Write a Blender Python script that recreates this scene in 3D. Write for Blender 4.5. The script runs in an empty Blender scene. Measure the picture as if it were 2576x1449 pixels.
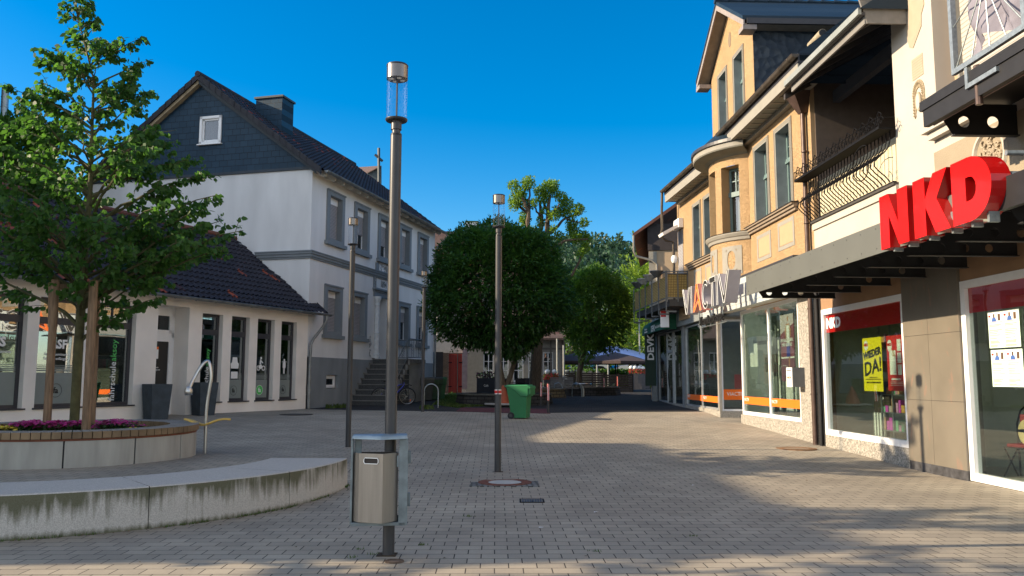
import bpy, math, random
from mathutils import Vector, Matrix
random.seed(7)
PI = math.pi
sc = bpy.context.scene
C = sc.collection

# ------------------------------------------------------------ camera
FOC = 2050.0; CX = 1288.0; CY = 724.5            # measured from the vanishing points of the photo
CAM = Vector((0, 0, 1.6))
fwd = Vector((0, .99387193, .1105377))
right = Vector((.999996757, -.00028153, .00253131))
up = Vector((-.00254692, -.11053734, .99386871))
cam = bpy.data.cameras.new('camera'); camo = bpy.data.objects.new('camera', cam); C.objects.link(camo)
cam.lens = FOC * 36 / 2576; cam.sensor_width = 36; cam.clip_end = 3000; cam.clip_start = .05
M = Matrix((right, up, -fwd)).transposed().to_4x4(); M.translation = CAM
camo.matrix_world = M
sc.camera = camo

# ------------------------------------------------------------ sky, sun, exposure
SUN_EL = math.radians(22.6); SUN_AZ = math.radians(-94.9)   # azimuth from +Y, clockwise
w = bpy.data.worlds.new('World'); sc.world = w; w.use_nodes = True
nt = w.node_tree; nt.nodes.clear()
sky = nt.nodes.new('ShaderNodeTexSky'); sky.sky_type = 'NISHITA'; sky.sun_disc = False
sky.sun_elevation = SUN_EL; sky.sun_rotation = SUN_AZ
sky.air_density = 1.0; sky.dust_density = 0.6; sky.ozone_density = 3.0; sky.altitude = 0
# a clear evening sky: deep blue away from the sun, made paler behind the viewer and round the sun to keep shade neutral
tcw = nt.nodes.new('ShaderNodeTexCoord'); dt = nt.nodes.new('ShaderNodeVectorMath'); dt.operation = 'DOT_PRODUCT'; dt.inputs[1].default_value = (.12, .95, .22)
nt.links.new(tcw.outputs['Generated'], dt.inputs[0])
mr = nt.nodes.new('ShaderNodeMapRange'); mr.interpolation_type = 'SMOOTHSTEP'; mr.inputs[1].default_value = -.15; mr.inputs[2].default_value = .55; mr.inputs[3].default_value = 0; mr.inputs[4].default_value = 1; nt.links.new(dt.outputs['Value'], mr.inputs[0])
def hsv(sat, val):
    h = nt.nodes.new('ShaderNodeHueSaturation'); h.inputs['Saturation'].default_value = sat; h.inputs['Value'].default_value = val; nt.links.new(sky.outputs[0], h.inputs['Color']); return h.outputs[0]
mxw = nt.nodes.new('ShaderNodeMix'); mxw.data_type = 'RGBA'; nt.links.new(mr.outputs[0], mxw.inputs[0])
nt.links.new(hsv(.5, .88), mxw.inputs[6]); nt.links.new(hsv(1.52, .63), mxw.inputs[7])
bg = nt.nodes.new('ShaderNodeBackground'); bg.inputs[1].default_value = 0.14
ow = nt.nodes.new('ShaderNodeOutputWorld')
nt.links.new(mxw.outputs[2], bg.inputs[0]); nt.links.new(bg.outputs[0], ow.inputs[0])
sl = bpy.data.lights.new('sun', 'SUN'); so = bpy.data.objects.new('sun', sl); C.objects.link(so)
sl.energy = 3.9; sl.angle = math.radians(.55); sl.color = (1, .81, .57)
to_sun = Vector((math.sin(SUN_AZ) * math.cos(SUN_EL), math.cos(SUN_AZ) * math.cos(SUN_EL), math.sin(SUN_EL)))
so.rotation_euler = to_sun.to_track_quat('Z', 'Y').to_euler()
sc.view_settings.view_transform = 'Standard'; sc.view_settings.look = 'None'
sc.view_settings.exposure = 1.27; sc.view_settings.gamma = 1
sc.cycles.max_bounces = 8; sc.cycles.transparent_max_bounces = 16

# ------------------------------------------------------------ ground height
GK = [(-60, -.2), (0, 0), (10, .01), (13.6, .09), (16.6, .18), (18.7, .22), (22, .33), (25, .42), (27.4, .49), (33, .54), (37, .64), (45, .7), (60, .85), (110, 1.0), (600, 1.2)]
def lerpk(K, x):
    if x <= K[0][0]: return K[0][1]
    for (a, p), (b, q) in zip(K, K[1:]):
        if x <= b: return p + (q - p) * (x - a) / (b - a)
    return K[-1][1]
def sst(x): x = max(0, min(1, x)); return x * x * (3 - 2 * x)
BC = (-6.45, 12.0); RB0, RB1 = 2.97, 4.07        # curved bench ring
def gz(x, y):
    z = lerpk(GK, y)
    wt = sst((y - 11) / 4) * (1 - sst((y - 24) / 5))
    z -= .012 * max(-14, min(8, x)) * wt
    r = math.hypot(x - BC[0], y - BC[1]); an = math.atan2(y - BC[1], x - BC[0])
    wd = .5 if (an < 0.02 or an > 2.9) else .5 + 3.0 * sst(an / .9)
    m = 1 - sst((r - 3.2) / wd)
    fade = 1 - sst((y - 12.5) / 6)
    if x < BC[0] and y > 12: m = 1
    T = .33 + .004 * (y - 12)
    return z + (max(T, z) - z) * m * fade
def ray(px, py): return (px - CX) / FOC * right - (py - CY) / FOC * up + fwd
def gp(px, py, dz=0):
    d = ray(px, py); t = 3.0
    while t < 400:
        p = CAM + d * t
        if p.z <= gz(p.x, p.y) + dz: return p
        t += .02
    return CAM + d * 400
def atY(px, py, Y): d = ray(px, py); return CAM + d * (Y / d.y)

# ------------------------------------------------------------ materials
MATS = {}
def newmat(n):
    m = bpy.data.materials.new(n); m.use_nodes = True
    return m, m.node_tree, m.node_tree.nodes['Principled BSDF']
def col(c, a=1): return (c[0], c[1], c[2], a)
def mat(n, c, rough=.7, metal=0, var=.12, scale=6, bump=0, bscale=60, spec=.4, detail=4, coat=0, aniso=None):
    """plain surface with procedural tone variation and fine bump"""
    if n in MATS: return MATS[n]
    m, t, b = newmat(n); L = t.links
    tc = t.nodes.new('ShaderNodeTexCoord')
    nz = t.nodes.new('ShaderNodeTexNoise'); nz.inputs['Scale'].default_value = scale; nz.inputs['Detail'].default_value = detail
    src = tc.outputs['Object']
    if aniso:
        mp = t.nodes.new('ShaderNodeMapping'); mp.inputs['Scale'].default_value = aniso; L.new(src, mp.inputs[0]); src = mp.outputs[0]
    L.new(src, nz.inputs['Vector'])
    r = t.nodes.new('ShaderNodeMapRange'); r.inputs[1].default_value = .3; r.inputs[2].default_value = .7
    r.inputs[3].default_value = 1 - var; r.inputs[4].default_value = 1 + var; L.new(nz.outputs[0], r.inputs[0])
    mx = t.nodes.new('ShaderNodeVectorMath'); mx.operation = 'SCALE'; mx.inputs[0].default_value = c; L.new(r.outputs[0], mx.inputs['Scale'])
    L.new(mx.outputs[0], b.inputs['Base Color'])
    b.inputs['Roughness'].default_value = rough; b.inputs['Metallic'].default_value = metal
    b.inputs['Specular IOR Level'].default_value = spec
    b.inputs['Coat Weight'].default_value = coat
    if bump:
        n2 = t.nodes.new('ShaderNodeTexNoise'); n2.inputs['Scale'].default_value = bscale; n2.inputs['Detail'].default_value = 3; L.new(tc.outputs['Object'], n2.inputs['Vector'])
        bp = t.nodes.new('ShaderNodeBump'); bp.inputs['Strength'].default_value = bump; bp.inputs['Distance'].default_value = .02
        L.new(n2.outputs[0], bp.inputs['Height']); L.new(bp.outputs[0], b.inputs['Normal'])
    MATS[n] = m; return m
def rgb_mix(t, fac, a, b, blend='MIX'):
    n = t.nodes.new('ShaderNodeMix'); n.data_type = 'RGBA'; n.blend_type = blend
    if isinstance(fac, (int, float)): n.inputs[0].default_value = fac
    else: t.links.new(fac, n.inputs[0])
    for i, v in ((6, a), (7, b)):
        if isinstance(v, tuple): n.inputs[i].default_value = col(v)
        else: t.links.new(v, n.inputs[i])
    return n.outputs[2]
def brickmat(n, c1, c2, mortar, bw, rh, ms, swap=False, rough=.8, coord='Object', rot=0, off=.5, bump=.4, var=.25, offv=(0, 0, 0), vertical=True, extra=None, spec=.3):
    """courses of bricks / slates / pavers; vertical: x along wall, z up"""
    if n in MATS: return MATS[n]
    m, t, b = newmat(n); L = t.links
    tc = t.nodes.new('ShaderNodeTexCoord')
    src = tc.outputs[coord]
    if coord == 'Position':
        pass
    sp = t.nodes.new('ShaderNodeSeparateXYZ'); L.new(src, sp.inputs[0])
    cb = t.nodes.new('ShaderNodeCombineXYZ')
    if vertical == True:
        L.new(sp.outputs[0], cb.inputs[0]); L.new(sp.outputs[2], cb.inputs[1])
    elif vertical == 'side':
        L.new(sp.outputs[1], cb.inputs[0]); L.new(sp.outputs[2], cb.inputs[1])
    else:
        L.new(sp.outputs[0], cb.inputs[0]); L.new(sp.outputs[1], cb.inputs[1])
    mp = t.nodes.new('ShaderNodeMapping'); mp.inputs['Rotation'].default_value = (0, 0, rot); mp.inputs['Location'].default_value = offv
    L.new(cb.outputs[0], mp.inputs[0])
    bt = t.nodes.new('ShaderNodeTexBrick'); bt.inputs['Scale'].default_value = 1
    bt.inputs['Brick Width'].default_value = bw; bt.inputs['Row Height'].default_value = rh; bt.inputs['Mortar Size'].default_value = ms
    bt.inputs['Mortar Smooth'].default_value = .1; bt.inputs['Bias'].default_value = 0; bt.offset = off
    bt.inputs['Color1'].default_value = col(c1); bt.inputs['Color2'].default_value = col(c2); bt.inputs['Mortar'].default_value = col(mortar)
    L.new(mp.outputs[0], bt.inputs['Vector'])
    nz = t.nodes.new('ShaderNodeTexNoise'); nz.inputs['Scale'].default_value = .9; nz.inputs['Detail'].default_value = 5; L.new(tc.outputs[coord], nz.inputs['Vector'])
    n3 = t.nodes.new('ShaderNodeTexNoise'); n3.inputs['Scale'].default_value = 45; n3.inputs['Detail'].default_value = 2; L.new(tc.outputs[coord], n3.inputs['Vector'])
    ad = t.nodes.new('ShaderNodeMath'); ad.operation = 'ADD'; L.new(nz.outputs[0], ad.inputs[0])
    ml = t.nodes.new('ShaderNodeMath'); ml.operation = 'MULTIPLY'; ml.inputs[1].default_value = .35; L.new(n3.outputs[0], ml.inputs[0]); L.new(ml.outputs[0], ad.inputs[1])
    r = t.nodes.new('ShaderNodeMapRange'); r.inputs[1].default_value = .4; r.inputs[2].default_value = .95; r.inputs[3].default_value = 1 - var; r.inputs[4].default_value = 1 + var
    L.new(ad.outputs[0], r.inputs[0])
    vm = t.nodes.new('ShaderNodeVectorMath'); vm.operation = 'SCALE'; L.new(bt.outputs['Color'], vm.inputs[0]); L.new(r.outputs[0], vm.inputs['Scale'])
    out = vm.outputs[0]
    if extra: out = extra(t, tc, out)
    L.new(out, b.inputs['Base Color']); b.inputs['Roughness'].default_value = rough; b.inputs['Specular IOR Level'].default_value = spec
    inv = t.nodes.new('ShaderNodeMath'); inv.operation = 'SUBTRACT'; inv.inputs[0].default_value = 1; L.new(bt.outputs['Fac'], inv.inputs[1])
    bp = t.nodes.new('ShaderNodeBump'); bp.inputs['Strength'].default_value = bump; bp.inputs['Distance'].default_value = .01
    L.new(inv.outputs[0], bp.inputs['Height']); L.new(bp.outputs[0], b.inputs['Normal'])
    MATS[n] = m; return m
def glassmat(n, tint=(.75, .8, .78), refl=1.0, base=.06, rough=.015):
    if n in MATS: return MATS[n]
    m, t, b = newmat(n); L = t.links
    t.nodes.remove(b); o = t.nodes['Material Output']
    tr = t.nodes.new('ShaderNodeBsdfTransparent'); tr.inputs[0].default_value = col(tint)
    gl = t.nodes.new('ShaderNodeBsdfGlossy'); gl.inputs['Roughness'].default_value = rough; gl.inputs[0].default_value = (.9, .92, .95, 1)
    fr = t.nodes.new('ShaderNodeLayerWeight'); fr.inputs[0].default_value = .5
    pw = t.nodes.new('ShaderNodeMath'); pw.operation = 'POWER'; pw.inputs[1].default_value = 3.5; L.new(fr.outputs['Facing'], pw.inputs[0])
    mm = t.nodes.new('ShaderNodeMath'); mm.operation = 'MULTIPLY_ADD'; mm.inputs[1].default_value = refl; mm.inputs[2].default_value = base; mm.use_clamp = True
    L.new(pw.outputs[0], mm.inputs[0])
    # slight waviness of old panes
    tc = t.nodes.new('ShaderNodeTexCoord'); nz = t.nodes.new('ShaderNodeTexNoise'); nz.inputs['Scale'].default_value = 1.3; L.new(tc.outputs['Object'], nz.inputs['Vector'])
    bp = t.nodes.new('ShaderNodeBump'); bp.inputs['Strength'].default_value = .05; bp.inputs['Distance'].default_value = .02; L.new(nz.outputs[0], bp.inputs['Height']); L.new(bp.outputs[0], gl.inputs['Normal'])
    mx = t.nodes.new('ShaderNodeMixShader'); L.new(mm.outputs[0], mx.inputs[0]); L.new(tr.outputs[0], mx.inputs[1]); L.new(gl.outputs[0], mx.inputs[2])
    L.new(mx.outputs[0], o.inputs[0]); MATS[n] = m; return m
def leafmat(n, c1, c2, trans=.45, tcol=None, rough=.5, spec=.35):
    if n in MATS: return MATS[n]
    m, t, b = newmat(n); L = t.links; o = t.nodes['Material Output']
    g = t.nodes.new('ShaderNodeNewGeometry')
    cr = t.nodes.new('ShaderNodeValToRGB'); cr.color_ramp.elements[0].color = col(c1); cr.color_ramp.elements[1].color = col(c2)
    L.new(g.outputs['Random Per Island'], cr.inputs[0])
    L.new(cr.outputs[0], b.inputs['Base Color']); b.inputs['Roughness'].default_value = rough; b.inputs['Specular IOR Level'].default_value = spec
    tl = t.nodes.new('ShaderNodeBsdfTranslucent')
    tint = rgb_mix(t, .6, cr.outputs[0], tcol or (.20, .36, .03))
    L.new(tint, tl.inputs[0])
    mx = t.nodes.new('ShaderNodeMixShader'); mx.inputs[0].default_value = trans; L.new(b.outputs[0], mx.inputs[1]); L.new(tl.outputs[0], mx.inputs[2])
    L.new(mx.outputs[0], o.inputs[0]); MATS[n] = m; return m

# ------------------------------------------------------------ mesh builder
class MB:
    def __init__(s, X=None): s.v = []; s.f = []; s.mi = []; s.mats = []; s.cur = 0; s.X = X or Matrix.Identity(4)
    def use(s, m):
        if m not in s.mats: s.mats.append(m)
        s.cur = s.mats.index(m); return s
    def P(s, p): s.v.append(tuple(s.X @ Vector(p))); return len(s.v) - 1
    def face(s, pts): s.f.append([s.P(p) for p in pts]); s.mi.append(s.cur)
    def faces(s, vs, fs):
        b = len(s.v); s.v += [tuple(s.X @ Vector(p)) for p in vs]
        for f in fs: s.f.append([b + i for i in f]); s.mi.append(s.cur)
        return s
    def box(s, x0, x1, y0, y1, z0, z1):
        x0, x1 = min(x0, x1), max(x0, x1); y0, y1 = min(y0, y1), max(y0, y1); z0, z1 = min(z0, z1), max(z0, z1)
        return s.faces([(x0,y0,z0),(x1,y0,z0),(x1,y1,z0),(x0,y1,z0),(x0,y0,z1),(x1,y0,z1),(x1,y1,z1),(x0,y1,z1)],
            [(0,3,2,1),(4,5,6,7),(0,1,5,4),(1,2,6,5),(2,3,7,6),(3,0,4,7)])
    def hexa(s, a, b):   # a: bottom quad ccw from above, b: top quad
        return s.faces(list(a) + list(b), [(0,3,2,1),(4,5,6,7),(0,1,5,4),(1,2,6,5),(2,3,7,6),(3,0,4,7)])
    def extr(s, poly, fn, d0, d1):   # polygon in 2D mapped by fn(u,v,d)
        n = len(poly); A = [fn(u, v, d0) for u, v in poly]; B = [fn(u, v, d1) for u, v in poly]
        s.faces(A + B, [tuple(range(n - 1, -1, -1)), tuple(range(n, 2 * n))] + [(i, (i + 1) % n, n + (i + 1) % n, n + i) for i in range(n)]); return s
    def tube(s, pts, r, n=8, caps=True):
        pts = [Vector(p) for p in pts]; R = r if isinstance(r, (list, tuple)) else [r] * len(pts)
        vs = []; prev = None
        for i, p in enumerate(pts):
            d = (pts[min(i + 1, len(pts) - 1)] - pts[max(i - 1, 0)])
            if d.length < 1e-9: d = Vector((0, 0, 1))
            d.normalize()
            if prev is None:
                a = d.cross(Vector((0, 0, 1)) if abs(d.z) < .9 else Vector((1, 0, 0))).normalized()
            else:
                a = (prev - d * prev.dot(d)).normalized()
            prev = a; b = d.cross(a)
            for k in range(n):
                t = 2 * PI * k / n; vs.append(p + (a * math.cos(t) + b * math.sin(t)) * R[i])
        fs = [(i * n + k, i * n + (k + 1) % n, (i + 1) * n + (k + 1) % n, (i + 1) * n + k) for i in range(len(pts) - 1) for k in range(n)]
        if caps: fs += [tuple(range(n - 1, -1, -1)), tuple((len(pts) - 1) * n + k for k in range(n))]
        return s.faces(vs, fs)
    def lathe(s, prof, c=(0, 0, 0), n=24, a0=0, a1=2 * PI):
        full = abs(a1 - a0 - 2 * PI) < 1e-6; m = n if full else n + 1
        vs = [(c[0] + r * math.cos(a0 + (a1 - a0) * k / n), c[1] + r * math.sin(a0 + (a1 - a0) * k / n), c[2] + z) for r, z in prof for k in range(m)]
        fs = []
        for i in range(len(prof) - 1):
            for k in range(n):
                k2 = (k + 1) % m
                fs.append((i * m + k, i * m + k2, (i + 1) * m + k2, (i + 1) * m + k))
        return s.faces(vs, fs)
    def ring(s, c, r0, r1, z0, z1, a0, a1, n=24):   # solid ring segment
        vs = []; 
        for k in range(n + 1):
            a = a0 + (a1 - a0) * k / n; ca, sa = math.cos(a), math.sin(a)
            for r, z in ((r0, z0), (r1, z0), (r1, z1), (r0, z1)): vs.append((c[0] + r * ca, c[1] + r * sa, z))
        fs = []
        for k in range(n):
            for j in range(4): fs.append((k * 4 + j, (k + 1) * 4 + j, (k + 1) * 4 + (j + 1) % 4, k * 4 + (j + 1) % 4))
        if abs(a1 - a0) < 2 * PI - 1e-6: fs += [(0, 1, 2, 3), (n * 4 + 3, n * 4 + 2, n * 4 + 1, n * 4)]
        return s.faces(vs, fs)
    def wall(s, s0, s1, z0, z1, holes, y=0, dep=.25, back=False):
        """wall face at local y with rectangular holes and reveals going inward (+y)"""
        S = sorted({s0, s1, *[h[0] for h in holes], *[h[1] for h in holes]}); Z = sorted({z0, z1, *[h[2] for h in holes], *[h[3] for h in holes]})
        S = [a for a in S if s0 <= a <= s1]; Z = [a for a in Z if z0 <= a <= z1]
        for a, b in zip(S, S[1:]):
            for c, d in zip(Z, Z[1:]):
                mx, mz = (a + b) / 2, (c + d) / 2
                if any(h[0] < mx < h[1] and h[2] < mz < h[3] for h in holes): continue
                s.face([(a, y, c), (b, y, c), (b, y, d), (a, y, d)])
        for h in holes:
            a, b, c, d = h[:4]; e = y + (h[4] if len(h) > 4 else dep)
            s.face([(a, y, c), (a, e, c), (b, e, c), (b, y, c)]); s.face([(a, y, d), (b, y, d), (b, e, d), (a, e, d)])
            s.face([(a, y, c), (a, y, d), (a, e, d), (a, e, c)]); s.face([(b, y, c), (b, e, c), (b, e, d), (b, y, d)])
        return s
    def build(s, name, parent=None, smooth=False, bevel=0, recalc=True):
        me = bpy.data.meshes.new(name); me.from_pydata(s.v, [], s.f); me.update()
        for m in s.mats: me.materials.append(m)
        me.polygons.foreach_set('material_index', s.mi)
        if smooth:
            me.polygons.foreach_set('use_smooth', [True] * len(s.f))
            try: me.set_sharp_from_angle(angle=math.radians(40))
            except Exception: pass
        o = bpy.data.objects.new(name, me); C.objects.link(o)
        if parent: o.parent = parent
        if bevel:
            b = o.modifiers.new('bevel', 'BEVEL'); b.width = bevel; b.segments = 2; b.limit_method = 'ANGLE'
        return o
def thing(name, label, cat, loc=(0, 0, 0), rz=0, group=None):
    o = bpy.data.objects.new(name, None); C.objects.link(o); o.location = loc; o.rotation_euler = (0, 0, rz); o.empty_display_size = .3
    o['label'] = label; o['category'] = cat
    if group: o['group'] = group
    return o
def tag(o, label, cat, group=None, kind=None):
    if label: o['label'] = label
    if cat: o['category'] = cat
    if group: o['group'] = group
    if kind: o['kind'] = kind
    return o
def dup(root, loc, rz, label=None, group=None):
    r = root.copy(); C.objects.link(r); r.location = loc; r.rotation_euler = (0, 0, rz)
    if label: r['label'] = label
    if group: r['group'] = group
    for ch in list(root.children):
        c = ch.copy(); C.objects.link(c); c.parent = r
        for g in ch.children:
            d = g.copy(); C.objects.link(d); d.parent = c
    return r
FONT = None
def text(body, size, m, parent, loc, xs=1, rot=0, align='CENTER', bold=0, ext=.002, name='lettering', up_rot=None, space=1):
    """flat lettering standing on a wall: along local +x, facing local -y"""
    cu = bpy.data.curves.new('t', 'FONT'); cu.body = body; cu.size = size; cu.align_x = align; cu.align_y = 'CENTER'
    cu.extrude = ext; cu.offset = bold; cu.resolution_u = 2; cu.space_character = space
    o = bpy.data.objects.new('t', cu); C.objects.link(o)
    dg = bpy.context.evaluated_depsgraph_get(); me = bpy.data.meshes.new_from_object(o.evaluated_get(dg)); me.materials.clear(); me.materials.append(m)
    bpy.data.objects.remove(o); me.name = name
    R = Matrix.Translation(loc) @ (up_rot or Matrix.Identity(4)) @ Matrix.Rotation(PI / 2, 4, 'X') @ Matrix.Rotation(rot, 4, 'Z') @ Matrix.Diagonal((xs, 1, 1, 1))
    me.transform(R)
    n = bpy.data.objects.new(name, me); C.objects.link(n)
    if parent: n.parent = parent
    return n
def joined(name, parts, parent):
    """join several just-made mesh objects into one part"""
    mb_v = []; mb_f = []; mats = []; mi = []
    for o in parts:
        b = len(mb_v); mb_v += [tuple(v.co) for v in o.data.vertices]
        for p in o.data.polygons:
            mb_f.append([b + i for i in p.vertices]); m = o.data.materials[p.material_index]
            if m not in mats: mats.append(m)
            mi.append(mats.index(m))
        me = o.data; bpy.data.objects.remove(o)
    me = bpy.data.meshes.new(name); me.from_pydata(mb_v, [], mb_f); me.update()
    for m in mats: me.materials.append(m)
    me.polygons.foreach_set('material_index', mi)
    o = bpy.data.objects.new(name, me); C.objects.link(o); o.parent = parent; return o
# common surfaces
def M_(k):
    return {
    'white': lambda: mat('white_paint', (.78, .77, .74), .6, var=.04, scale=3, bump=.1),
    'pvc': lambda: mat('white_plastic', (.8, .8, .8), .35, var=.03),
    'dark': lambda: mat('anthracite_frame', (.045, .045, .052), .4, var=.12),
    'steel': lambda: mat('stainless_steel', (.55, .54, .52), .28, 1, var=.08, scale=10, aniso=(1, 1, .1)),
    'galv': lambda: mat('galvanised_steel', (.33, .37, .38), .5, .75, var=.2, scale=18),
    'pole': lambda: mat('anthracite_pole_paint', (.045, .045, .048), .36, .1, var=.12, scale=4),
    'iron': lambda: mat('black_iron', (.008, .008, .009), .7, 0, var=.2, spec=.12),
    'zinc': lambda: mat('zinc_gutter', (.25, .265, .27), .45, .6, var=.25, scale=3),
    'black': lambda: mat('black_plastic', (.015, .015, .017), .5, var=.2),
    'interior': lambda: mat('room_interior', (.20, .20, .185), .9, var=.3, scale=1.2),
    'lwhite': lambda: mat('white_lettering', (.85, .85, .83), .5, var=.02),
    'lblack': lambda: mat('black_lettering', (.02, .02, .02), .5, var=.02),
    'lgreen': lambda: mat('green_lettering', (.10, .55, .13), .5, var=.02),
    'orange': lambda: mat('orange_film', (.9, .17, .015), .45, var=.02),
    'red': lambda: mat('red_film', (.55, .012, .012), .4, var=.03),
    'yellow': lambda: mat('yellow_paper', (.85, .72, .02), .6, var=.02),
    'bark': lambda: mat('bark', (.10, .075, .05), .9, var=.4, scale=9, bump=.8, bscale=25, aniso=(3, 3, .6)),
    'pinebark': lambda: mat('pine_pole_wood', (.21, .135, .08), .8, var=.35, scale=7, bump=.3, bscale=30, aniso=(5, 5, .5)),
    }[k]()
GL = glassmat('shop_glass', (.80, .86, .82), .75, .12)
GLD = glassmat('window_glass', (.55, .6, .62), .8, .09)
GLL = glassmat('reflecting_shop_glass', (.60, .66, .63), .8, .30, .01)
GLC = glassmat('lamp_glass', (.93, .95, .97), .5, .02)
# ============================================================ GROUND
def dirt(t, tc, c):
    nz = t.nodes.new('ShaderNodeTexNoise'); nz.inputs['Scale'].default_value = .28; nz.inputs['Detail'].default_value = 7; nz.inputs['Roughness'].default_value = .62
    t.links.new(tc.outputs['Object'], nz.inputs['Vector'])
    r = t.nodes.new('ShaderNodeMapRange'); r.inputs[1].default_value = .42; r.inputs[2].default_value = .62; r.inputs[3].default_value = 0; r.inputs[4].default_value = .38
    t.links.new(nz.outputs[0], r.inputs[0])
    c = rgb_mix(t, r.outputs[0], c, (.17, .145, .12))
    n2 = t.nodes.new('ShaderNodeTexVoronoi'); n2.inputs['Scale'].default_value = 3.1; t.links.new(tc.outputs['Object'], n2.inputs['Vector'])
    r2 = t.nodes.new('ShaderNodeMapRange'); r2.inputs[1].default_value = .018; r2.inputs[2].default_value = .035; r2.inputs[3].default_value = .6; r2.inputs[4].default_value = 0
    t.links.new(n2.outputs['Distance'], r2.inputs[0])
    return rgb_mix(t, r2.outputs[0], c, (.06, .055, .05))
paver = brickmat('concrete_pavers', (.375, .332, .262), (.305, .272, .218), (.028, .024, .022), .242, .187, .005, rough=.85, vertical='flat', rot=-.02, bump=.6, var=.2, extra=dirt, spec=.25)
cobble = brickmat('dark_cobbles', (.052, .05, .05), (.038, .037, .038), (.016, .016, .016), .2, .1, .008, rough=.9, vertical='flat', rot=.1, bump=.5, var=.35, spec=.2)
def yb(x):   # line where the beige pavers end
    K = [(-9, 29.2), (-7.5, 29.2), (0, 26.9), (3, 27.6), (6, 28.2), (14, 28.2)]
    return lerpk(K, x)
def grid(name, xs, rows, m, kind='structure'):
    v = []; f = []
    for r in rows:
        for x in xs:
            y = r(x); v.append((x, y, gz(x, y)))
    n = len(xs)
    for j in range(len(rows) - 1):
        for i in range(n - 1): f.append((j * n + i, j * n + i + 1, (j + 1) * n + i + 1, (j + 1) * n + i))
    mb = MB().use(m); mb.faces(v, f); o = mb.build(name, smooth=True); o['kind'] = kind; return o
XS = [-18 + .25 * i for i in range(121)]
NR = 150
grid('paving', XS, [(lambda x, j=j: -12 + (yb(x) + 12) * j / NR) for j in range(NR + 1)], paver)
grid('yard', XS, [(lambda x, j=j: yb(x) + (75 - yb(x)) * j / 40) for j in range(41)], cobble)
far = mat('far_ground', (.09, .10, .06), .9, var=.4, scale=.05)
grid('far_ground', [-500 + 20 * i for i in range(51)], [(lambda x, j=j: 75 + 25 * j) for j in range(24)], far)
for nm, xs in (('side_ground', [-500, -200, -100, -50, -30, -18]), ('side_ground', [12, 30, 50, 100, 200, 500])):
    o = grid(nm, xs, [(lambda x, y=y: y) for y in (-12, 0, 15, 30, 50, 75)], far)
o = grid('rear_ground', [-500 + 50 * i for i in range(21)], [(lambda x, y=y: y) for y in (-300, -100, -40, -12)], far)

# grass strip and red soft mat in the shaded yard
lawn = leafmat('grass_blades', (.03, .06, .012), (.09, .13, .03), .3)
def grasspatch(name, poly_px, n, h, m, label, cat):
    P = [gp(*p) for p in poly_px]; mb = MB().use(m); rnd = random.Random(3)
    x0, x1 = min(p.x for p in P), max(p.x for p in P); y0, y1 = min(p.y for p in P), max(p.y for p in P)
    def inside(x, y):
        c = False; j = len(P) - 1
        for i in range(len(P)):
            if (P[i].y > y) != (P[j].y > y) and x < (P[j].x - P[i].x) * (y - P[i].y) / (P[j].y - P[i].y) + P[i].x: c = not c
            j = i
        return c
    k = 0
    while k < n:
        x = rnd.uniform(x0, x1); y = rnd.uniform(y0, y1)
        if not inside(x, y): k += .2; continue
        k += 1; a = rnd.uniform(0, PI); z = gz(x, y); hh = h * rnd.uniform(.4, 1.2); l = rnd.uniform(.02, .05)
        dx, dy = math.cos(a) * l, math.sin(a) * l; tx, ty = rnd.uniform(-.04, .04), rnd.uniform(-.04, .04)
        mb.face([(x - dx, y - dy, z), (x + dx, y + dy, z), (x + tx, y + ty, z + hh)])
    return tag(mb.build(name), label, cat, kind='stuff')
grasspatch('grass', [(1090, 1018), (1108, 1003), (1180, 1002), (1235, 1008), (1240, 1020), (1150, 1026)], 5000, .07, lawn, 'thin green grass in the shade before the round stone wall', 'grass')
grasspatch('weeds', [(1135, 992), (1180, 995), (1180, 1001), (1100, 1004)], 900, .16, lawn, 'dry weeds at the foot of the red shed doors', 'weeds')
grasspatch('weeds', [(1055, 1030), (1090, 1030), (1090, 1024), (1060, 1024)], 250, .12, lawn, 'small weeds around the foot of the bicycle hoop', 'weeds')
grasspatch('weeds', [(820, 1028), (872, 1026), (872, 1023), (820, 1025)], 260, .14, lawn, 'weeds along the foot of the grey house plinth', 'weeds')
P = [gp(1147, 1035), gp(1385, 1041), gp(1375, 1029), gp(1160, 1026)]
mb = MB().use(mat('red_soft_tile', (.10, .028, .035), .95, var=.3, scale=5))
mb.hexa([(p.x, p.y, p.z - .02) for p in P], [(p.x, p.y, p.z + .012) for p in P])
tag(mb.build('play_mat'), 'dark red rubber play mat lying flat beside the dark cobbles', 'mat')

mb = MB().use(lawn); rl = random.Random(31)
for i in range(900):
    a = rl.uniform(-2.3, .02); r = RB1 + .012 + abs(rl.gauss(0, .018)); x = BC[0] + r * math.cos(a); y = BC[1] + r * math.sin(a); z = gz(x, y)
    if math.sin(a * 9) + math.sin(a * 23 + 1) > -.4: mb.face([(x - .006, y, z), (x + .006, y, z), (x + rl.uniform(-.02, .02), y + rl.uniform(-.02, .02), z + rl.uniform(.012, .045))])
for px, py in ((892, 1403), (905, 1383), (940, 1396), (1062, 1372), (600, 1290), (1500, 1388), (1180, 1300), (1745, 1350)):
    q = gp(px, py)
    for i in range(14): x, y = q.x + rl.gauss(0, .03), q.y + rl.gauss(0, .015); mb.face([(x - .004, y, q.z), (x + .004, y, q.z), (x + rl.uniform(-.015, .015), y, q.z + rl.uniform(.01, .035))])
tag(mb.build('weeds'), 'tiny weeds in the paving joints and along the bench foot', 'weeds', kind='stuff')
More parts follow.
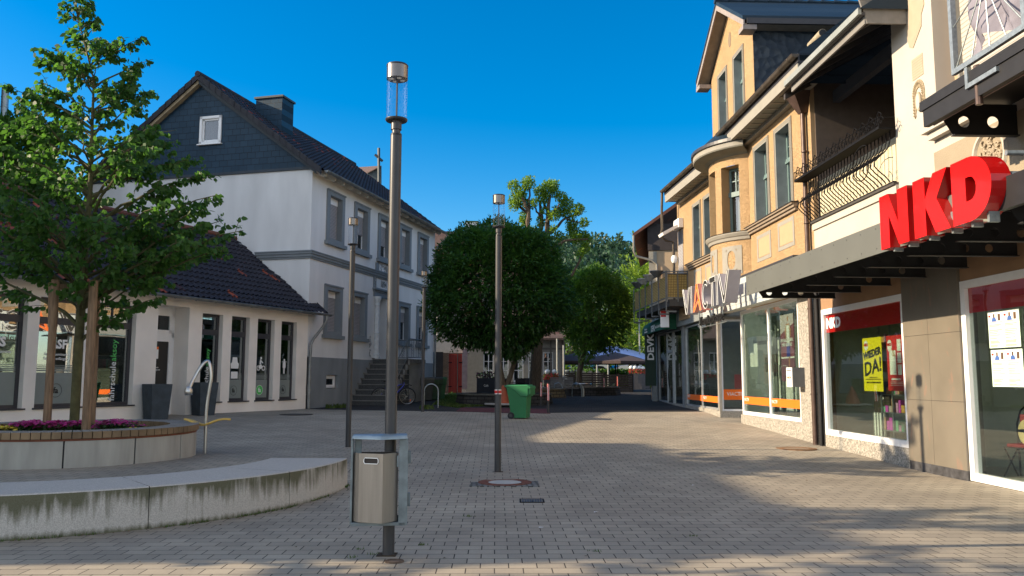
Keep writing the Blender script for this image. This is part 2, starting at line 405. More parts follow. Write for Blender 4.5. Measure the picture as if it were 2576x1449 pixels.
# ---- manhole, drain, small covers
def manhole(name, px, py, r, label, square=None, rc=(.17, .06, .035), cc=(.42, .41, .38)):
    p = gp(px, py); t = thing(name, label, 'manhole cover', (p.x, p.y, p.z))
    if square:
        mb = MB().use(brickmat('small_setts', (.20, .20, .19), (.14, .14, .135), (.05, .045, .035), .09, .09, .012, vertical='flat', rot=.4, bump=.9, var=.4)); mb.box(-square, square, -square * .9, square * .9, -.03, .005); mb.build('sett_surround', t)
    mb = MB().use(mat('rusty_iron' + str(rc[0]), rc, .8, .2, var=.4, scale=20, bump=.5)); mb.lathe([(r * .62, -.02), (r * .62, .009), (r * .7, .013), (r * .74, .009), (r * .92, .009), (r, .012), (r, -.02)], n=40); mb.build('iron_ring', t)
    mb = MB().use(mat('cover_concrete' + str(cc[0]), cc, .8, var=.12, scale=12)); mb.lathe([(0, .008), (r * .615, .008), (r * .615, -.02)], n=40); mb.build('lid', t)
    return t
manhole('manhole_cover', 1270, 1214, .40, 'round cover with pale concrete lid and rusty ring by the middle lamp post', .5)
manhole('manhole_cover', 2003, 1129, .42, 'brown rusty round cover in the sunlit pavers beside the granite plinth', None, (.22, .12, .06), (.24, .17, .11))
manhole('manhole_cover', 745, 1043, .5, 'dark flat cover in the shade before the low white building', None, (.05, .045, .04), (.06, .055, .05))
manhole('manhole_cover', 992, 1414, .085, 'small rusty valve cap in front of the lamp post foot', None, (.10, .07, .05), (.12, .09, .07))
p = gp(1338, 1260); t = thing('street_drain', 'small rectangular black iron drain grate in the pavers', 'drain', (p.x, p.y, p.z))
mb = MB().use(M_('iron')); 
mb.box(-.16, .16, -.15, -.13, -.02, .008); mb.box(-.16, .16, .13, .15, -.02, .008); mb.box(-.16, -.14, -.13, .13, -.02, .008); mb.box(.14, .16, -.13, .13, -.02, .008); mb.build('frame', t)
mb = MB().use(mat('drain_grate', (.03, .03, .06), .4, .6, var=.2))
for i in range(8): mb.box(-.125 + i * .033, -.107 + i * .033, -.13, .13, -.01, .006)
mb.build('grate', t)
mb = MB().use(M_('black')); mb.box(-.14, .14, -.13, .13, -.035, -.012); mb.build('shaft', t)
# litter: a few leaves and paper bits
rl = random.Random(11)
mb = MB().use(mat('fallen_leaf_bits', (.12, .08, .04), .9, var=.5))
for i in range(420):
    x = rl.uniform(-4, 6.8); y = rl.uniform(5.5, 25); 
    if rl.random() < .45:                        # gathered along the foot of the bench
        a = rl.uniform(-2.2, 0); x = BC[0] + (RB1 + .04 + rl.random() * .08) * math.cos(a); y = BC[1] + (RB1 + .04 + rl.random() * .08) * math.sin(a)
    s = rl.uniform(.006, .02); a = rl.uniform(0, 6); z = gz(x, y) + .006
    mb.face([(x + s * math.cos(a + k * 2.1) * (1 + .3 * (k == 0)), y + s * math.sin(a + k * 2.1), z + rl.uniform(0, .012)) for k in range(3)])
tag(mb.build('leaf_litter'), 'scattered bits of dry leaf on the pavers', 'litter', kind='stuff')
mb = MB().use(M_('lwhite'))
for px, py in ((2010, 1089), (1362, 1409 - 80), (1163, 1228 - 120), (1745, 1222), (1500, 1290)):
    q = gp(px, py); s = .03; mb.face([(q.x - s, q.y, q.z + .008), (q.x + s, q.y - .01, q.z + .014), (q.x + s * .8, q.y + .03, q.z + .008), (q.x - s * .7, q.y + .025, q.z + .012)])
tag(mb.build('paper_scraps'), 'tiny scraps of white paper on the pavers', 'litter', kind='stuff')

# ============================================================ CURVED CONCRETE BENCH
def benchmat():
    m, t, b = newmat('mossy_concrete'); L = t.links; tc = t.nodes.new('ShaderNodeTexCoord')
    sp = t.nodes.new('ShaderNodeSeparateXYZ'); L.new(tc.outputs['Object'], sp.inputs[0])
    nz = t.nodes.new('ShaderNodeTexNoise'); nz.inputs['Scale'].default_value = 90; nz.inputs['Detail'].default_value = 3; L.new(tc.outputs['Object'], nz.inputs['Vector'])
    r = t.nodes.new('ShaderNodeMapRange'); r.inputs[1].default_value = .35; r.inputs[2].default_value = .65; r.inputs[3].default_value = .8; r.inputs[4].default_value = 1.15; L.new(nz.outputs[0], r.inputs[0])
    vm = t.nodes.new('ShaderNodeVectorMath'); vm.operation = 'SCALE'; vm.inputs[0].default_value = (.47, .44, .395); L.new(r.outputs[0], vm.inputs['Scale'])
    # moss hanging from the top edge and creeping up from the ground, only on the outer face
    n1 = t.nodes.new('ShaderNodeTexNoise'); n1.inputs['Scale'].default_value = 1.5; n1.inputs['Detail'].default_value = 4; L.new(tc.outputs['Object'], n1.inputs['Vector'])
    mp = t.nodes.new('ShaderNodeMapping'); mp.inputs['Scale'].default_value = (22, 22, 1.5); L.new(tc.outputs['Object'], mp.inputs[0])
    n2 = t.nodes.new('ShaderNodeTexNoise'); n2.inputs['Scale'].default_value = 1; n2.inputs['Detail'].default_value = 5; L.new(mp.outputs[0], n2.inputs['Vector'])
    def mth(op, a, b_=None, c=None):
        n = t.nodes.new('ShaderNodeMath'); n.operation = op
        for i, v in enumerate((a, b_, c)):
            if v is None: continue
            if isinstance(v, (int, float)): n.inputs[i].default_value = v
            else: L.new(v, n.inputs[i])
        return n.outputs[0]
    z = sp.outputs[2]
    top = mth('MULTIPLY_ADD', z, 2.6, -.62)                  # 0 at z=.24, .55 at the top
    top = mth('MULTIPLY', mth('ADD', top, .25), mth('MULTIPLY_ADD', n1.outputs[0], 3.6, -1.12))
    s1 = mth('ADD', top, mth('MULTIPLY_ADD', n2.outputs[0], 1.1, -.62))
    bot = mth('MULTIPLY_ADD', z, -9.0, 1.0)
    s2 = mth('ADD', bot, mth('MULTIPLY_ADD', n2.outputs[0], .9, -.75))
    s2 = mth('MULTIPLY', s2, .8)
    mm = mth('MAXIMUM', s1, s2)
    g = t.nodes.new('ShaderNodeNewGeometry'); spn = t.nodes.new('ShaderNodeSeparateXYZ'); L.new(g.outputs['Normal'], spn.inputs[0])
    side = mth('LESS_THAN', spn.outputs[2], .5)
    cl = t.nodes.new('ShaderNodeMapRange'); cl.inputs[1].default_value = .02; cl.inputs[2].default_value = .45; cl.inputs[3].default_value = 0; cl.inputs[4].default_value = .85; L.new(mm, cl.inputs[0])
    fac = mth('MULTIPLY', cl.outputs[0], side)
    c = rgb_mix(t, fac, vm.outputs[0], (.062, .064, .022))
    L.new(c, b.inputs['Base Color']); b.inputs['Roughness'].default_value = .88; b.inputs['Specular IOR Level'].default_value = .3
    bp = t.nodes.new('ShaderNodeBump'); bp.inputs['Strength'].default_value = .25; bp.inputs['Distance'].default_value = .01; L.new(nz.outputs[0], bp.inputs['Height']); L.new(bp.outputs[0], b.inputs['Normal'])
    return m
bm_ = benchmat()
t = thing('concrete_bench', 'long curved low concrete bench wall with green moss on its front', 'bench wall', (BC[0], BC[1], 0))
edges = [0, -24.7, -50.4, -76, -101, -126, -150]
for a, b in zip(edges, edges[1:]):
    g = .0012 if a else 0
    mb = MB().use(bm_); n = 16
    A0, A1 = math.radians(b) + .0012, math.radians(a) - g
    vs = []
    prof = [(RB0, -.12), (RB1 + .02, -.12), (RB1, .438), (RB1 - .012, .45), (RB0, .45)]
    for k in range(n + 1):
        an = A0 + (A1 - A0) * k / n
        for r, z in prof: vs.append((r * math.cos(an), r * math.sin(an), z))
    q = len(prof); fs = [(k * q + j, (k + 1) * q + j, (k + 1) * q + (j + 1) % q, k * q + (j + 1) % q) for k in range(n) for j in range(q)]
    fs += [tuple(range(q)), tuple(n * q + q - 1 - j for j in range(q))]
    mb.faces(vs, fs); mb.build('bench_block', t)
# ============================================================ ROUND PLANTER WITH WOODEN SEAT
PCX, PCY, PR = -7.08, 13.35, 1.86
PZ = .30
t = thing('round_planter', 'round concrete planter with brown wooden slat seat rim', 'planter', (PCX, PCY, PZ))
conc = mat('smooth_concrete', (.36, .345, .305), .8, var=.14, scale=2.2, bump=.1, aniso=(3, 3, .5))
js = [-160, -118, -98, -65.5, -36, -8, 30, 70, 110, 150, 200]
for a, b in zip(js, js[1:]):
    mb = MB().use(conc); mb.ring((0, 0), PR - .12, PR, -.1, .405, math.radians(a) + .006, math.radians(b) - .006, 14); mb.build('concrete_panel', t)
mb = MB().use(M_('black')); mb.ring((0, 0), PR - .11, PR - .02, -.08, .40, 0, 2 * PI, 60); mb.build('inner_ring', t)
mb = MB().use(mat('red_rim_wood', (.16, .05, .022), .6, var=.2)); mb.ring((0, 0), PR - .14, PR + .005, .406, .435, 0, 2 * PI, 80); mb.build('base_rim', t)
ws = mat('weathered_seat_wood', (.20, .135, .075), .7, var=.35, scale=2.0)
wt = mat('grey_seat_top', (.25, .235, .205), .75, var=.18, scale=4)
n = 92; mb = MB()
for k in range(n):
    a0 = 2 * PI * k / n + .0035; a1 = 2 * PI * (k + 1) / n - .0035
    mb.use(ws); v = [(r * math.cos(a), r * math.sin(a), z) for z in (.44, .535) for r, a in ((PR - .42, a0), (PR + .035, a0), (PR + .035, a1), (PR - .42, a1))]
    mb.faces(v, [(0, 3, 2, 1), (0, 1, 5, 4), (1, 2, 6, 5), (2, 3, 7, 6), (3, 0, 4, 7)]); mb.use(wt); mb.faces(v[4:], [(0, 1, 2, 3)])
mb.build('seat_slats', t)
mb = MB().use(mat('planter_soil', (.05, .035, .022), 1, var=.4, scale=12, bump=.8)); mb.lathe([(0, .40), (PR - .13, .40)], n=40); mb.build('soil', t)
# flowers
pk = mat('pink_petals', (.45, .03, .20), .6, var=.35, scale=30); yl = mat('yellow_petals', (.55, .42, .03), .6, var=.3, scale=30)
fol = leafmat('bedding_leaves', (.02, .05, .015), (.05, .10, .03), .3)
def flowers(c, m, nfl, spread, hgt, label, name='flower_clump'):
    r = random.Random(hash(label) % 1000); t = thing(name, label, 'flowers', c)
    mb = MB().use(fol)
    for i in range(int(nfl * 2.4)):
        x, y = r.gauss(0, spread * .55), r.gauss(0, spread * .4); z = r.uniform(0, hgt * .8); s = r.uniform(.02, .045); a = r.uniform(0, 6.3); e = r.uniform(-.6, .9)
        d = Vector((math.cos(a) * math.cos(e), math.sin(a) * math.cos(e), math.sin(e))) * s; q = Vector((-math.sin(a), math.cos(a), 0)) * s * .45
        p = Vector((x, y, z)); mb.face([p - d, p + q, p + d, p - q])
    mb.build('foliage', t)
    mb = MB().use(m)
    for i in range(nfl):
        x, y = r.gauss(0, spread * .5), r.gauss(0, spread * .36); z = hgt * r.uniform(.7, 1.15) * (1 - .35 * min(1, (x / spread) ** 2)); s = r.uniform(.016, .03)
        n_ = 6; tx, ty = r.uniform(-.4, .4), r.uniform(-.4, .4)
        mb.faces([(x, y, z + .008)] + [(x + s * math.cos(k * 2 * PI / n_), y + s * math.sin(k * 2 * PI / n_), z + tx * s * math.cos(k * 2 * PI / n_) + ty * s * math.sin(k * 2 * PI / n_)) for k in range(n_)], [(0, k + 1, (k + 1) % n_ + 1) for k in range(n_)])
    mb.build('blossom', t); return t
SO = PZ + .40
for px, py, sp, nn, lab in ((75, 1068, .34, 330, 'pink flowers at the left in the round planter, before the left stake'), (140, 1062, .26, 240, 'pink flowers between the left stake and the tree trunk'), (195, 1068, .22, 200, 'low pink flowers in front of the young tree trunk'), (290, 1058, .36, 300, 'pink flowers to the right of the right hand stakes')):
    q = atY(px, py, 13.2 if px < 250 else 13.7); flowers((q.x, q.y, SO), pk, nn, sp, .19, lab).__setitem__('group', 'pink flower clumps in the round planter')
q = atY(8, 1072, 12.9); flowers((q.x, q.y, SO), yl, 150, .2, .13, 'yellow flowers at the left end of the round planter')
q = atY(345, 1060, 13.6); flowers((q.x, q.y, SO), yl, 60, .2, .08, 'small yellowish flowers at the right end of the planter bed')
# stakes round the young tree
def stake(pts, r, label, m=None):
    mb = MB().use(M_('pinebark')); mb.tube(pts, r, 12); o = mb.build('tree_stake', smooth=True); tag(o, label, 'tree stake', 'wooden stakes holding the young tree'); return o
def stk(b, tp, Y, r, label):
    a = atY(b[0], b[1], Y); z = atY(tp[0], tp[1], Y); stake([(a.x, a.y, SO - .1)] + [tuple(a + (z - a) * k / 4) for k in range(1, 5)], r, label)
stk((118, 1065), (140, 704), 13.3, .062, 'brown wooden stake on the left side of the young tree')
stk((217, 1078), (236, 706), 13.0, .068, 'light wooden stake just right of the tree trunk')
stk((231, 1075), (245, 712), 14.2, .055, 'darker wooden stake standing behind the light stake')
a = atY(130, 712, 13.42); b = atY(129, 823, 13.3)
tag(MB().use(M_('pinebark')).tube([tuple(a), tuple(b)], .05, 10).build('stake_board', smooth=True), 'short weathered half log fixed beside the left stake', 'board')
a = atY(128, 718, 13.4); b = atY(250, 735, 14.1); mb = MB().use(M_('pinebark')); mb.hexa([(a.x, a.y, a.z - .05), (b.x, b.y, b.z - .05), (b.x, b.y + .03, b.z - .05), (a.x, a.y + .03, a.z - .05)], [(a.x, a.y, a.z + .05), (b.x, b.y, b.z + .05), (b.x, b.y + .03, b.z + .05), (a.x, a.y + .03, a.z + .05)])
tag(mb.build('cross_board'), 'horizontal board joining the tops of the tree stakes', 'board')
# ============================================================ TREES
from mathutils import noise
def leaf(V, F, p, d, n, s, wd=.55, shape=6):
    """one folded leaf: p tip base, d direction, n approx normal, s half length"""
    q = d.cross(n).normalized() * s * wd; b = len(V)
    if shape == 6:
        V += [p, p + d * s * .55 + q, p + d * s * 1.35 + q * .75, p + d * s * 2, p + d * s * 1.35 - q * .75, p + d * s * .55 - q]; F.append((b, b + 1, b + 2, b + 3, b + 4, b + 5))
    else:
        V += [p, p + d * s + q, p + d * s * 2, p + d * s - q]; F.append((b, b + 1, b + 2, b + 3))
def rv(r):
    while True:
        v = Vector((r.uniform(-1, 1), r.uniform(-1, 1), r.uniform(-1, 1)))
        if .05 < v.length < 1: return v.normalized()
def curve(a, b, sag, k=8, r=None, wob=0):
    a, b = Vector(a), Vector(b); P = []
    for i in range(k + 1):
        t = i / k; p = a.lerp(b, t); p.z += sag * 4 * t * (1 - t)
        if r and wob and 0 < i < k: p += rv(r) * wob
        P.append(p)
    return P
def tree(name, label, loc, trunk_mb, leafV, leafF, lm, bark=None, cat='tree', group=None, extra=None):
    t = thing(name, label, cat, loc, 0, group)
    if trunk_mb: trunk_mb.build('trunk', t, smooth=True)
    mb = MB().use(lm); mb.v = [tuple(v) for v in leafV]; mb.f = list(leafF); mb.mi = [0] * len(leafF); mb.build('crown', t)
    return t
lime = leafmat('lime_leaves', (.022, .070, .018), (.075, .165, .03), .45, (.15, .38, .04))
def lime_tree(loc, tips, trunkpts, nrand, profile, label, seed, per_m=98, ls=.052):
    r = random.Random(seed); V, F = [], []; L = Vector(loc)
    mb = MB().use(mat('young_bark', (.09, .085, .035), .85, var=.3, scale=8, bump=.4, bscale=30))
    tp = [Vector(p) - L for p in trunkpts]
    mb.tube(tp, [.078, .074, .068, .058, .048, .038, .028, .016, .006][:len(tp)], 10)
    def trunk_at(z):
        for a, b in zip(tp, tp[1:]):
            if z <= b.z: return a.lerp(b, max(0, (z - a.z) / (b.z - a.z)))
        return tp[-1]
    br = [(Vector(p) - L) for p in tips]
    for i in range(nrand):
        z = r.uniform(profile[0][0], profile[-1][0]); R = lerpk(profile, z) * r.uniform(.6, 1.03); a = i * 2.4 + r.uniform(-.4, .4)
        c = trunk_at(z); br.append(Vector((c.x + R * math.cos(a), c.y + R * math.sin(a), z)))
    for tip in br:
        c = trunk_at(tip.z); hd = (Vector((tip.x - c.x, tip.y - c.y, 0))).length
        st = trunk_at(max(tp[1].z + .15, tip.z - .42 * hd - .12)); 
        P = curve(st, tip, .05 * hd, 7, r, .03 * hd ** .5); rad = .008 + .012 * hd
        mb.tube(P, [rad * (1 - .85 * k / 7) for k in range(8)], 5, caps=False)
        L_ = (tip - st).length; n = int(per_m * L_ * (1.0 if hd > .5 else .8))
        # side twigs
        tw = []
        for k in range(int(3 + L_ * 3.2)):
            u = r.uniform(.22, .97); p0 = st.lerp(tip, u); p0 = P[min(7, int(u * 7))].lerp(P[min(7, int(u * 7) + 1)], u * 7 - int(u * 7))
            d = (tip - st).normalized(); s = rv(r); s = (s - d * s.dot(d)).normalized(); s.z *= .45
            l = (.18 + .34 * (1 - u)) * min(1.3, .5 + L_ * .35) * r.uniform(.6, 1.2)
            p1 = p0 + (s + d * .7).normalized() * l; tw.append((p0, p1)); mb.tube([p0, p0.lerp(p1, .5) + Vector((0, 0, .02)), p1], [.006, .004, .002], 4, caps=False)
        tw.append((P[4], P[7]))
        tot = sum((b - a).length for a, b in tw)
        for a_, b_ in tw:
            kk = max(3, int(n * (b_ - a_).length / tot))
            for j in range(kk):
                u = r.random() ** .8; p = a_.lerp(b_, u) + rv(r) * .045
                d = (b_ - a_).normalized() * .5 + rv(r) * .6 + Vector((0, 0, -.75)); d.normalize()
                nn = (rv(r) + Vector((0, 0, .5))).normalized(); leaf(V, F, p, d, nn, ls * r.uniform(.6, 1.25), .72)
    return tree('lime_tree', label, loc, mb, V, F, lime)
Y0 = 13.8
tb = atY(186, 1060, Y0); tb.z = SO - .08
tpx = [(186, 1075), (196, 900), (205, 760), (213, 650), (221, 560), (228, 460), (231, 340), (236, 200), (193, 34)]
tips = [(356, 97, 0), (379, 150, .1), (145, 140, 0), (22, 217, -.2), (47, 244, .3), (366, 257, -.2), (446, 354, .2), (513, 438, 0), (563, 553, .2), (612, 580, -.1), (568, 628, .3), (404, 698, -.3), (250, 60, 0), (300, 105, -.1), (215, 95, .2),
        (341, 770, -.4), (400, 750, -.1), (-120, 450, .3), (-150, 560, 0), (-60, 380, -.3), (-100, 660, .5), (0, 640, -.6), (90, 700, .6), (300, 700, .7), (-160, 520, .2), (480, 600, -.8), (430, 500, -.9), (500, 520, 1.0), (60, 520, 1.3), (60, 330, -.6), (350, 420, 1.0), (120, 430, -1.2), (250, 560, -1.5), (180, 640, -1.6), (330, 610, -1.4), (60, 600, -1.3),
        (340, 190, -.1), (160, 180, .2), (310, 300, .4), (110, 250, .1), (90, 205, .0), (400, 330, .1), (470, 400, .3), (200, 260, -.4), (285, 230, .5), (330, 345, -.5), (250, 150, -.3), (170, 300, .5), (-30, 300, .4), (-20, 430, 0), (540, 600, .5), (520, 560, -.4), (450, 640, .1)]
lime_tree(tuple(tb), [atY(a, b, Y0 + d) for a, b, d in tips], [atY(a, b, Y0) for a, b in tpx], 62, [(3.3, 2.3), (4.0, 2.5), (4.8, 1.9), (5.6, 1.3), (6.4, .85), (7.2, .5), (7.7, .2)], 'young leafy lime tree growing from the round planter', 5)
# an unseen companion further left along the square, whose dappled shade falls on the pavers
cx, cy = -11.6, 8.0; zz = .35
lime_tree((cx, cy, zz), [], [(cx, cy, zz), (cx, cy, 2.2), (cx + .05, cy, 3.2), (cx, cy + .05, 4.2), (cx, cy, 5.2), (cx + .03, cy, 6.2), (cx, cy, 7.2), (cx, cy, 8.0), (cx, cy, 8.6)], 62, [(2.6, 1.6), (3.6, 2.0), (5.2, 1.9), (6.8, 1.2), (8.4, .3)], 'larger leafy lime tree on the square, out to the left of the round planter', 9, 70, .06)

o_ = [o for o in C.objects if o.name.startswith('lime_tree.')][0]
o_ = dup(o_, (-10.2, 5.0, -.1), 1.2, 'unseen slimmer lime tree added for its shade, out to the left and nearer the camera'); o_.scale = (1.05, 1.05, 1.32)  # added out of view, stretched so its shade covers the near pavers
def ball_tree(name, label, c, rx, ry, rz, n, ls, lm, trunk=None, seed=1, flat=0, depth=.35, bump=.16, spiky=.25, tier=True, inner=True, group=None, loc=None, fs=2.2, shoots=0):
    r = random.Random(seed); V, F = [], []; c = Vector(c); loc = Vector(loc or (c.x, c.y, gz(c.x, c.y))); c = c - loc
    for i in range(n):
        d = rv(r)
        if d.z < -.2 and r.random() < .3: d.z = abs(d.z)
        k = 1 + bump * noise.noise(d * fs + Vector((seed, 0, 0))) * 1.6 + .5 * bump * noise.noise(d * fs * 3 + Vector((seed, 5, 0)))
        if flat and d.z < 0: zf = flat
        else: zf = 1
        k *= 1 - depth * r.random() ** 2.2
        p = c + Vector((d.x * rx, d.y * ry, d.z * rz * zf)) * k
        o = Vector((d.x, d.y, d.z * .6)).normalized()
        dd = (o * 1.0 + rv(r) * .75 + Vector((0, 0, -.15 if tier else .25))).normalized()
        nn = (Vector((0, 0, 1)) + rv(r) * .6 + o * .3).normalized()
        s = ls * r.uniform(.6, 1.4)
        leaf(V, F, p, dd, nn, s, .5, 4)
        if r.random() < spiky: leaf(V, F, p + dd * s * 1.6, (dd + rv(r) * .5).normalized(), nn, s * .8, .45, 4)
    for i in range(shoots):
        d = rv(r); d.z = abs(d.z) + .15 if r.random() < .75 else d.z; d.normalize(); k = 1 + bump * noise.noise(d * fs + Vector((seed, 0, 0))) * 1.6
        p = c + Vector((d.x * rx, d.y * ry, d.z * rz)) * k * .97; g = (d + Vector((0, 0, .9)) + rv(r) * .4).normalized(); l = r.uniform(.15, .55)
        for j in range(int(l / .035)): leaf(V, F, p + g * j * .035, (g * .4 + rv(r)).normalized(), rv(r), ls * .8, .5, 4)
    mb = MB().use(M_('bark'))
    if trunk:
        for path, r0, r1 in trunk:
            pts = [Vector(p) - loc for p in path]; mb.tube(pts, [r0 + (r1 - r0) * k / (len(pts) - 1) for k in range(len(pts))], 8)
    if inner:       # limbs fanning out inside the crown
        base = c - Vector((0, 0, rz * .75))
        for i in range(22):
            d = rv(r); d.z = abs(d.z) * 1.2 - .25; p = c + Vector((d.x * rx, d.y * ry, d.z * rz)) * .85
            mb.tube(curve(base, p, .0, 4, r, .12), [.06, .045, .03, .018, .008], 5, caps=False)
    return tree(name, label, tuple(loc), mb, V, F, lm, group=group)
horn = leafmat('hornbeam_leaves', (.010, .040, .012), (.045, .125, .022), .34, (.14, .32, .03))
horn2 = leafmat('hornbeam_leaves_light', (.02, .06, .014), (.08, .17, .025), .4, (.2, .4, .03))
# big clipped round tree in the centre
Yt = 33.5; c = atY(1252, 742, Yt); b = gp(1262, 985); gzc = gz(c.x, Yt)
tbase = atY(1268, 985, Yt - .2)
ball_tree('clipped_tree', 'large dark round clipped tree behind the tall middle lamp post', tuple(c), 2.95, 2.85, 2.85, 36000, .085, horn,
    [([(tbase.x, Yt, 1.0), (tbase.x - .12, Yt, 1.6), (tbase.x - .25, Yt, 2.4), (c.x, Yt, 4.0)], .17, .1), ([(tbase.x, Yt, 1.0), (tbase.x + .25, Yt, 1.7), (tbase.x + .55, Yt, 2.7), (c.x + 1, Yt, 4.2)], .12, .07)], 2, flat=.8, depth=.42, bump=.16, spiky=.7, shoots=170, loc=(tbase.x, Yt, .95))
Yt = 45; c = atY(1492, 785, Yt)
ball_tree('clipped_tree', 'smaller round clipped tree behind the steel table', tuple(c), 1.95, 1.95, 2.35, 15000, .09, horn2,
    [([(c.x - .8, Yt, .9), (c.x - .8, Yt, 1.9), (c.x - .5, Yt, 3.2), (c.x, Yt, 4.8)], .19, .1)], 3, depth=.4, bump=.18, spiky=.6, shoots=70, loc=(c.x - .8, Yt, .9))
# pollarded tree behind
Yp = 40.0
def r1(x, y): return (1054.2 + .28663 * x, 415.3 + .28663 * y)
def c6(x, y): return (1022.2 + .19842 * x, 830.6 + .19842 * y)
pr = random.Random(4); mb = MB().use(M_('bark')); V, F = [], []
pb = atY(1346, 972, Yp); loc = Vector((pb.x, Yp, 1.1))
def rp(x, y, dy=0): return atY(*r1(x, y), Yp + dy) - loc
mb.tube([Vector((0, 0, -.5)), Vector((.02, 0, .6)), atY(1352, 860, Yp) - loc, rp(1120, 900), rp(1125, 720)], [.36, .30, .27, .25, .24], 10)
stems = [([(1125, 720), (1122, 560), (1125, 380), (1150, 260)], .16, 0), ([(1110, 780), (1060, 600), (1080, 450), (1060, 330)], .15, .3), ([(1100, 800), (955, 560), (960, 400), (900, 280)], .16, -.3), ([(1125, 640), (1170, 570), (1290, 470), (1440, 390)], .10, .2),
         ([(1130, 760), (1200, 700), (1300, 655), (1480, 650)], .10, -.2), ([(1200, 1100), (1325, 980), (1400, 840), (1480, 700)], .09, .5), ([(1125, 500), (1160, 440), (1230, 340)], .08, -.3), ([(1075, 480), (1030, 400), (1000, 350)], .07, .4), ([(960, 430), (850, 330), (820, 240)], .08, .1), ([(1120, 400), (1090, 300), (1180, 170)], .07, .2), ([(960, 400), (970, 260), (960, 150)], .07, 0), ([(1290, 470), (1350, 490), (1450, 510)], .05, .1)]
for pts, rr, dy in stems:
    q = []
    for (a, b_), (a2, b2) in zip(pts, pts[1:]):
        for k in range(3): q.append(rp(a + (a2 - a) * k / 3, b_ + (b2 - b_) * k / 3, dy) + rv(pr) * .05)
    q.append(rp(*pts[-1], dy)); mb.tube(q, [rr * (1 - .6 * k / (len(q) - 1)) for k in range(len(q))], 7)
CL = [(830, 180, 60), (960, 160, 70), (870, 290, 90), (840, 350, 60), (930, 460, 60), (915, 500, 45), (1130, 210, 90), (1060, 240, 60), (1090, 300, 60), (1180, 180, 60), (1250, 290, 60), (1300, 350, 70), (1230, 400, 60), (1400, 390, 60), (1340, 520, 60), (1450, 510, 50), (1350, 570, 70), (1440, 620, 55), (1230, 630, 50), (1070, 500, 50), (1460, 720, 50), (1420, 770, 45), (1000, 600, 70), (1010, 330, 40), (1180, 440, 60), (1290, 430, 50), (1180, 560, 35), (1380, 640, 60), (960, 350, 60), (1200, 250, 40), (900, 230, 50), (1490, 640, 35), (1100, 400, 40), (1360, 430, 40)]
for x, y, rr in CL:
    R = rr * .28663 * Yp / FOC * .84; cc = rp(x, y, pr.uniform(-.4, .4))
    for i in range(int(360 * (rr / 60) ** 2)):
        d = rv(pr); p = cc + d * R * (pr.random() ** .4) * (1 + .4 * noise.noise(d * 2 + cc)); dd = (d * .7 + rv(pr) * .8 + Vector((0, 0, .15))).normalized()
        leaf(V, F, p, dd, (rv(pr) + Vector((0, 0, .5))).normalized(), .062 * pr.uniform(.6, 1.3), .5, 4)
robi = leafmat('locust_leaves', (.06, .13, .015), (.17, .30, .035), .45, (.38, .58, .04))
tree('pollarded_tree', 'tall pollarded tree with thick bare limbs and tufts of light leaves', tuple(loc), mb, V, F, robi)
# bright tree at the right, greenery beyond
brt = leafmat('sunny_leaves', (.09, .17, .02), (.26, .38, .05), .42, (.45, .62, .06))
c = atY(1642, 780, 70); ball_tree('tall_tree', 'tall sunlit yellow green tree behind the balcony at the street end', (c.x, 70, 6.9), 2.5, 2.6, 5.9, 9000, .16, brt, [([(c.x, 70, .8), (c.x, 70, 6)], .25, .12)], 6, depth=.35, bump=.5, spiky=.3, tier=False, fs=3.5)
for px, py, Y, rr, zz, lab, lm in ((1530, 860, 95, 3.2, 3.5, 'dark leafy tree beyond the cafe parasols', horn2), (1440, 850, 80, 3, 3.4, 'green tree glimpsed between the two clipped trees', horn2), (1590, 850, 88, 2.6, 3.6, 'mid green tree beyond the blue parasols', brt)):
    c = atY(px, py, Y); ball_tree('leafy_tree', lab, tuple(c), rr, rr, zz, 5000, .2, lm, [([(c.x, Y, .9), (c.x, Y, c.z)], .2, .1)], int(px), depth=.4, bump=.4, tier=False, group='trees beyond the parasols')
# trees at the far left behind the low building
for px, py, Y, rr, zz, lab in ((20, 400, 30, 1.6, 1.5, 'dark leafy tree at the left edge behind the low building'), (-70, 470, 31, 2.4, 2.4, 'dark leafy tree beyond the left edge of the low roof'), (60, 500, 33, 1.6, 1.5, 'dark bushy tree top above the low tiled roof')):
    c = atY(px, py, Y); ball_tree('leafy_tree', lab, tuple(c), rr, rr, zz, 6000, .11, horn2, [([(c.x, Y, .5), (c.x, Y, c.z)], .2, .1)], int(px) + 300, depth=.5, bump=.3, tier=False, group='trees behind the low building')
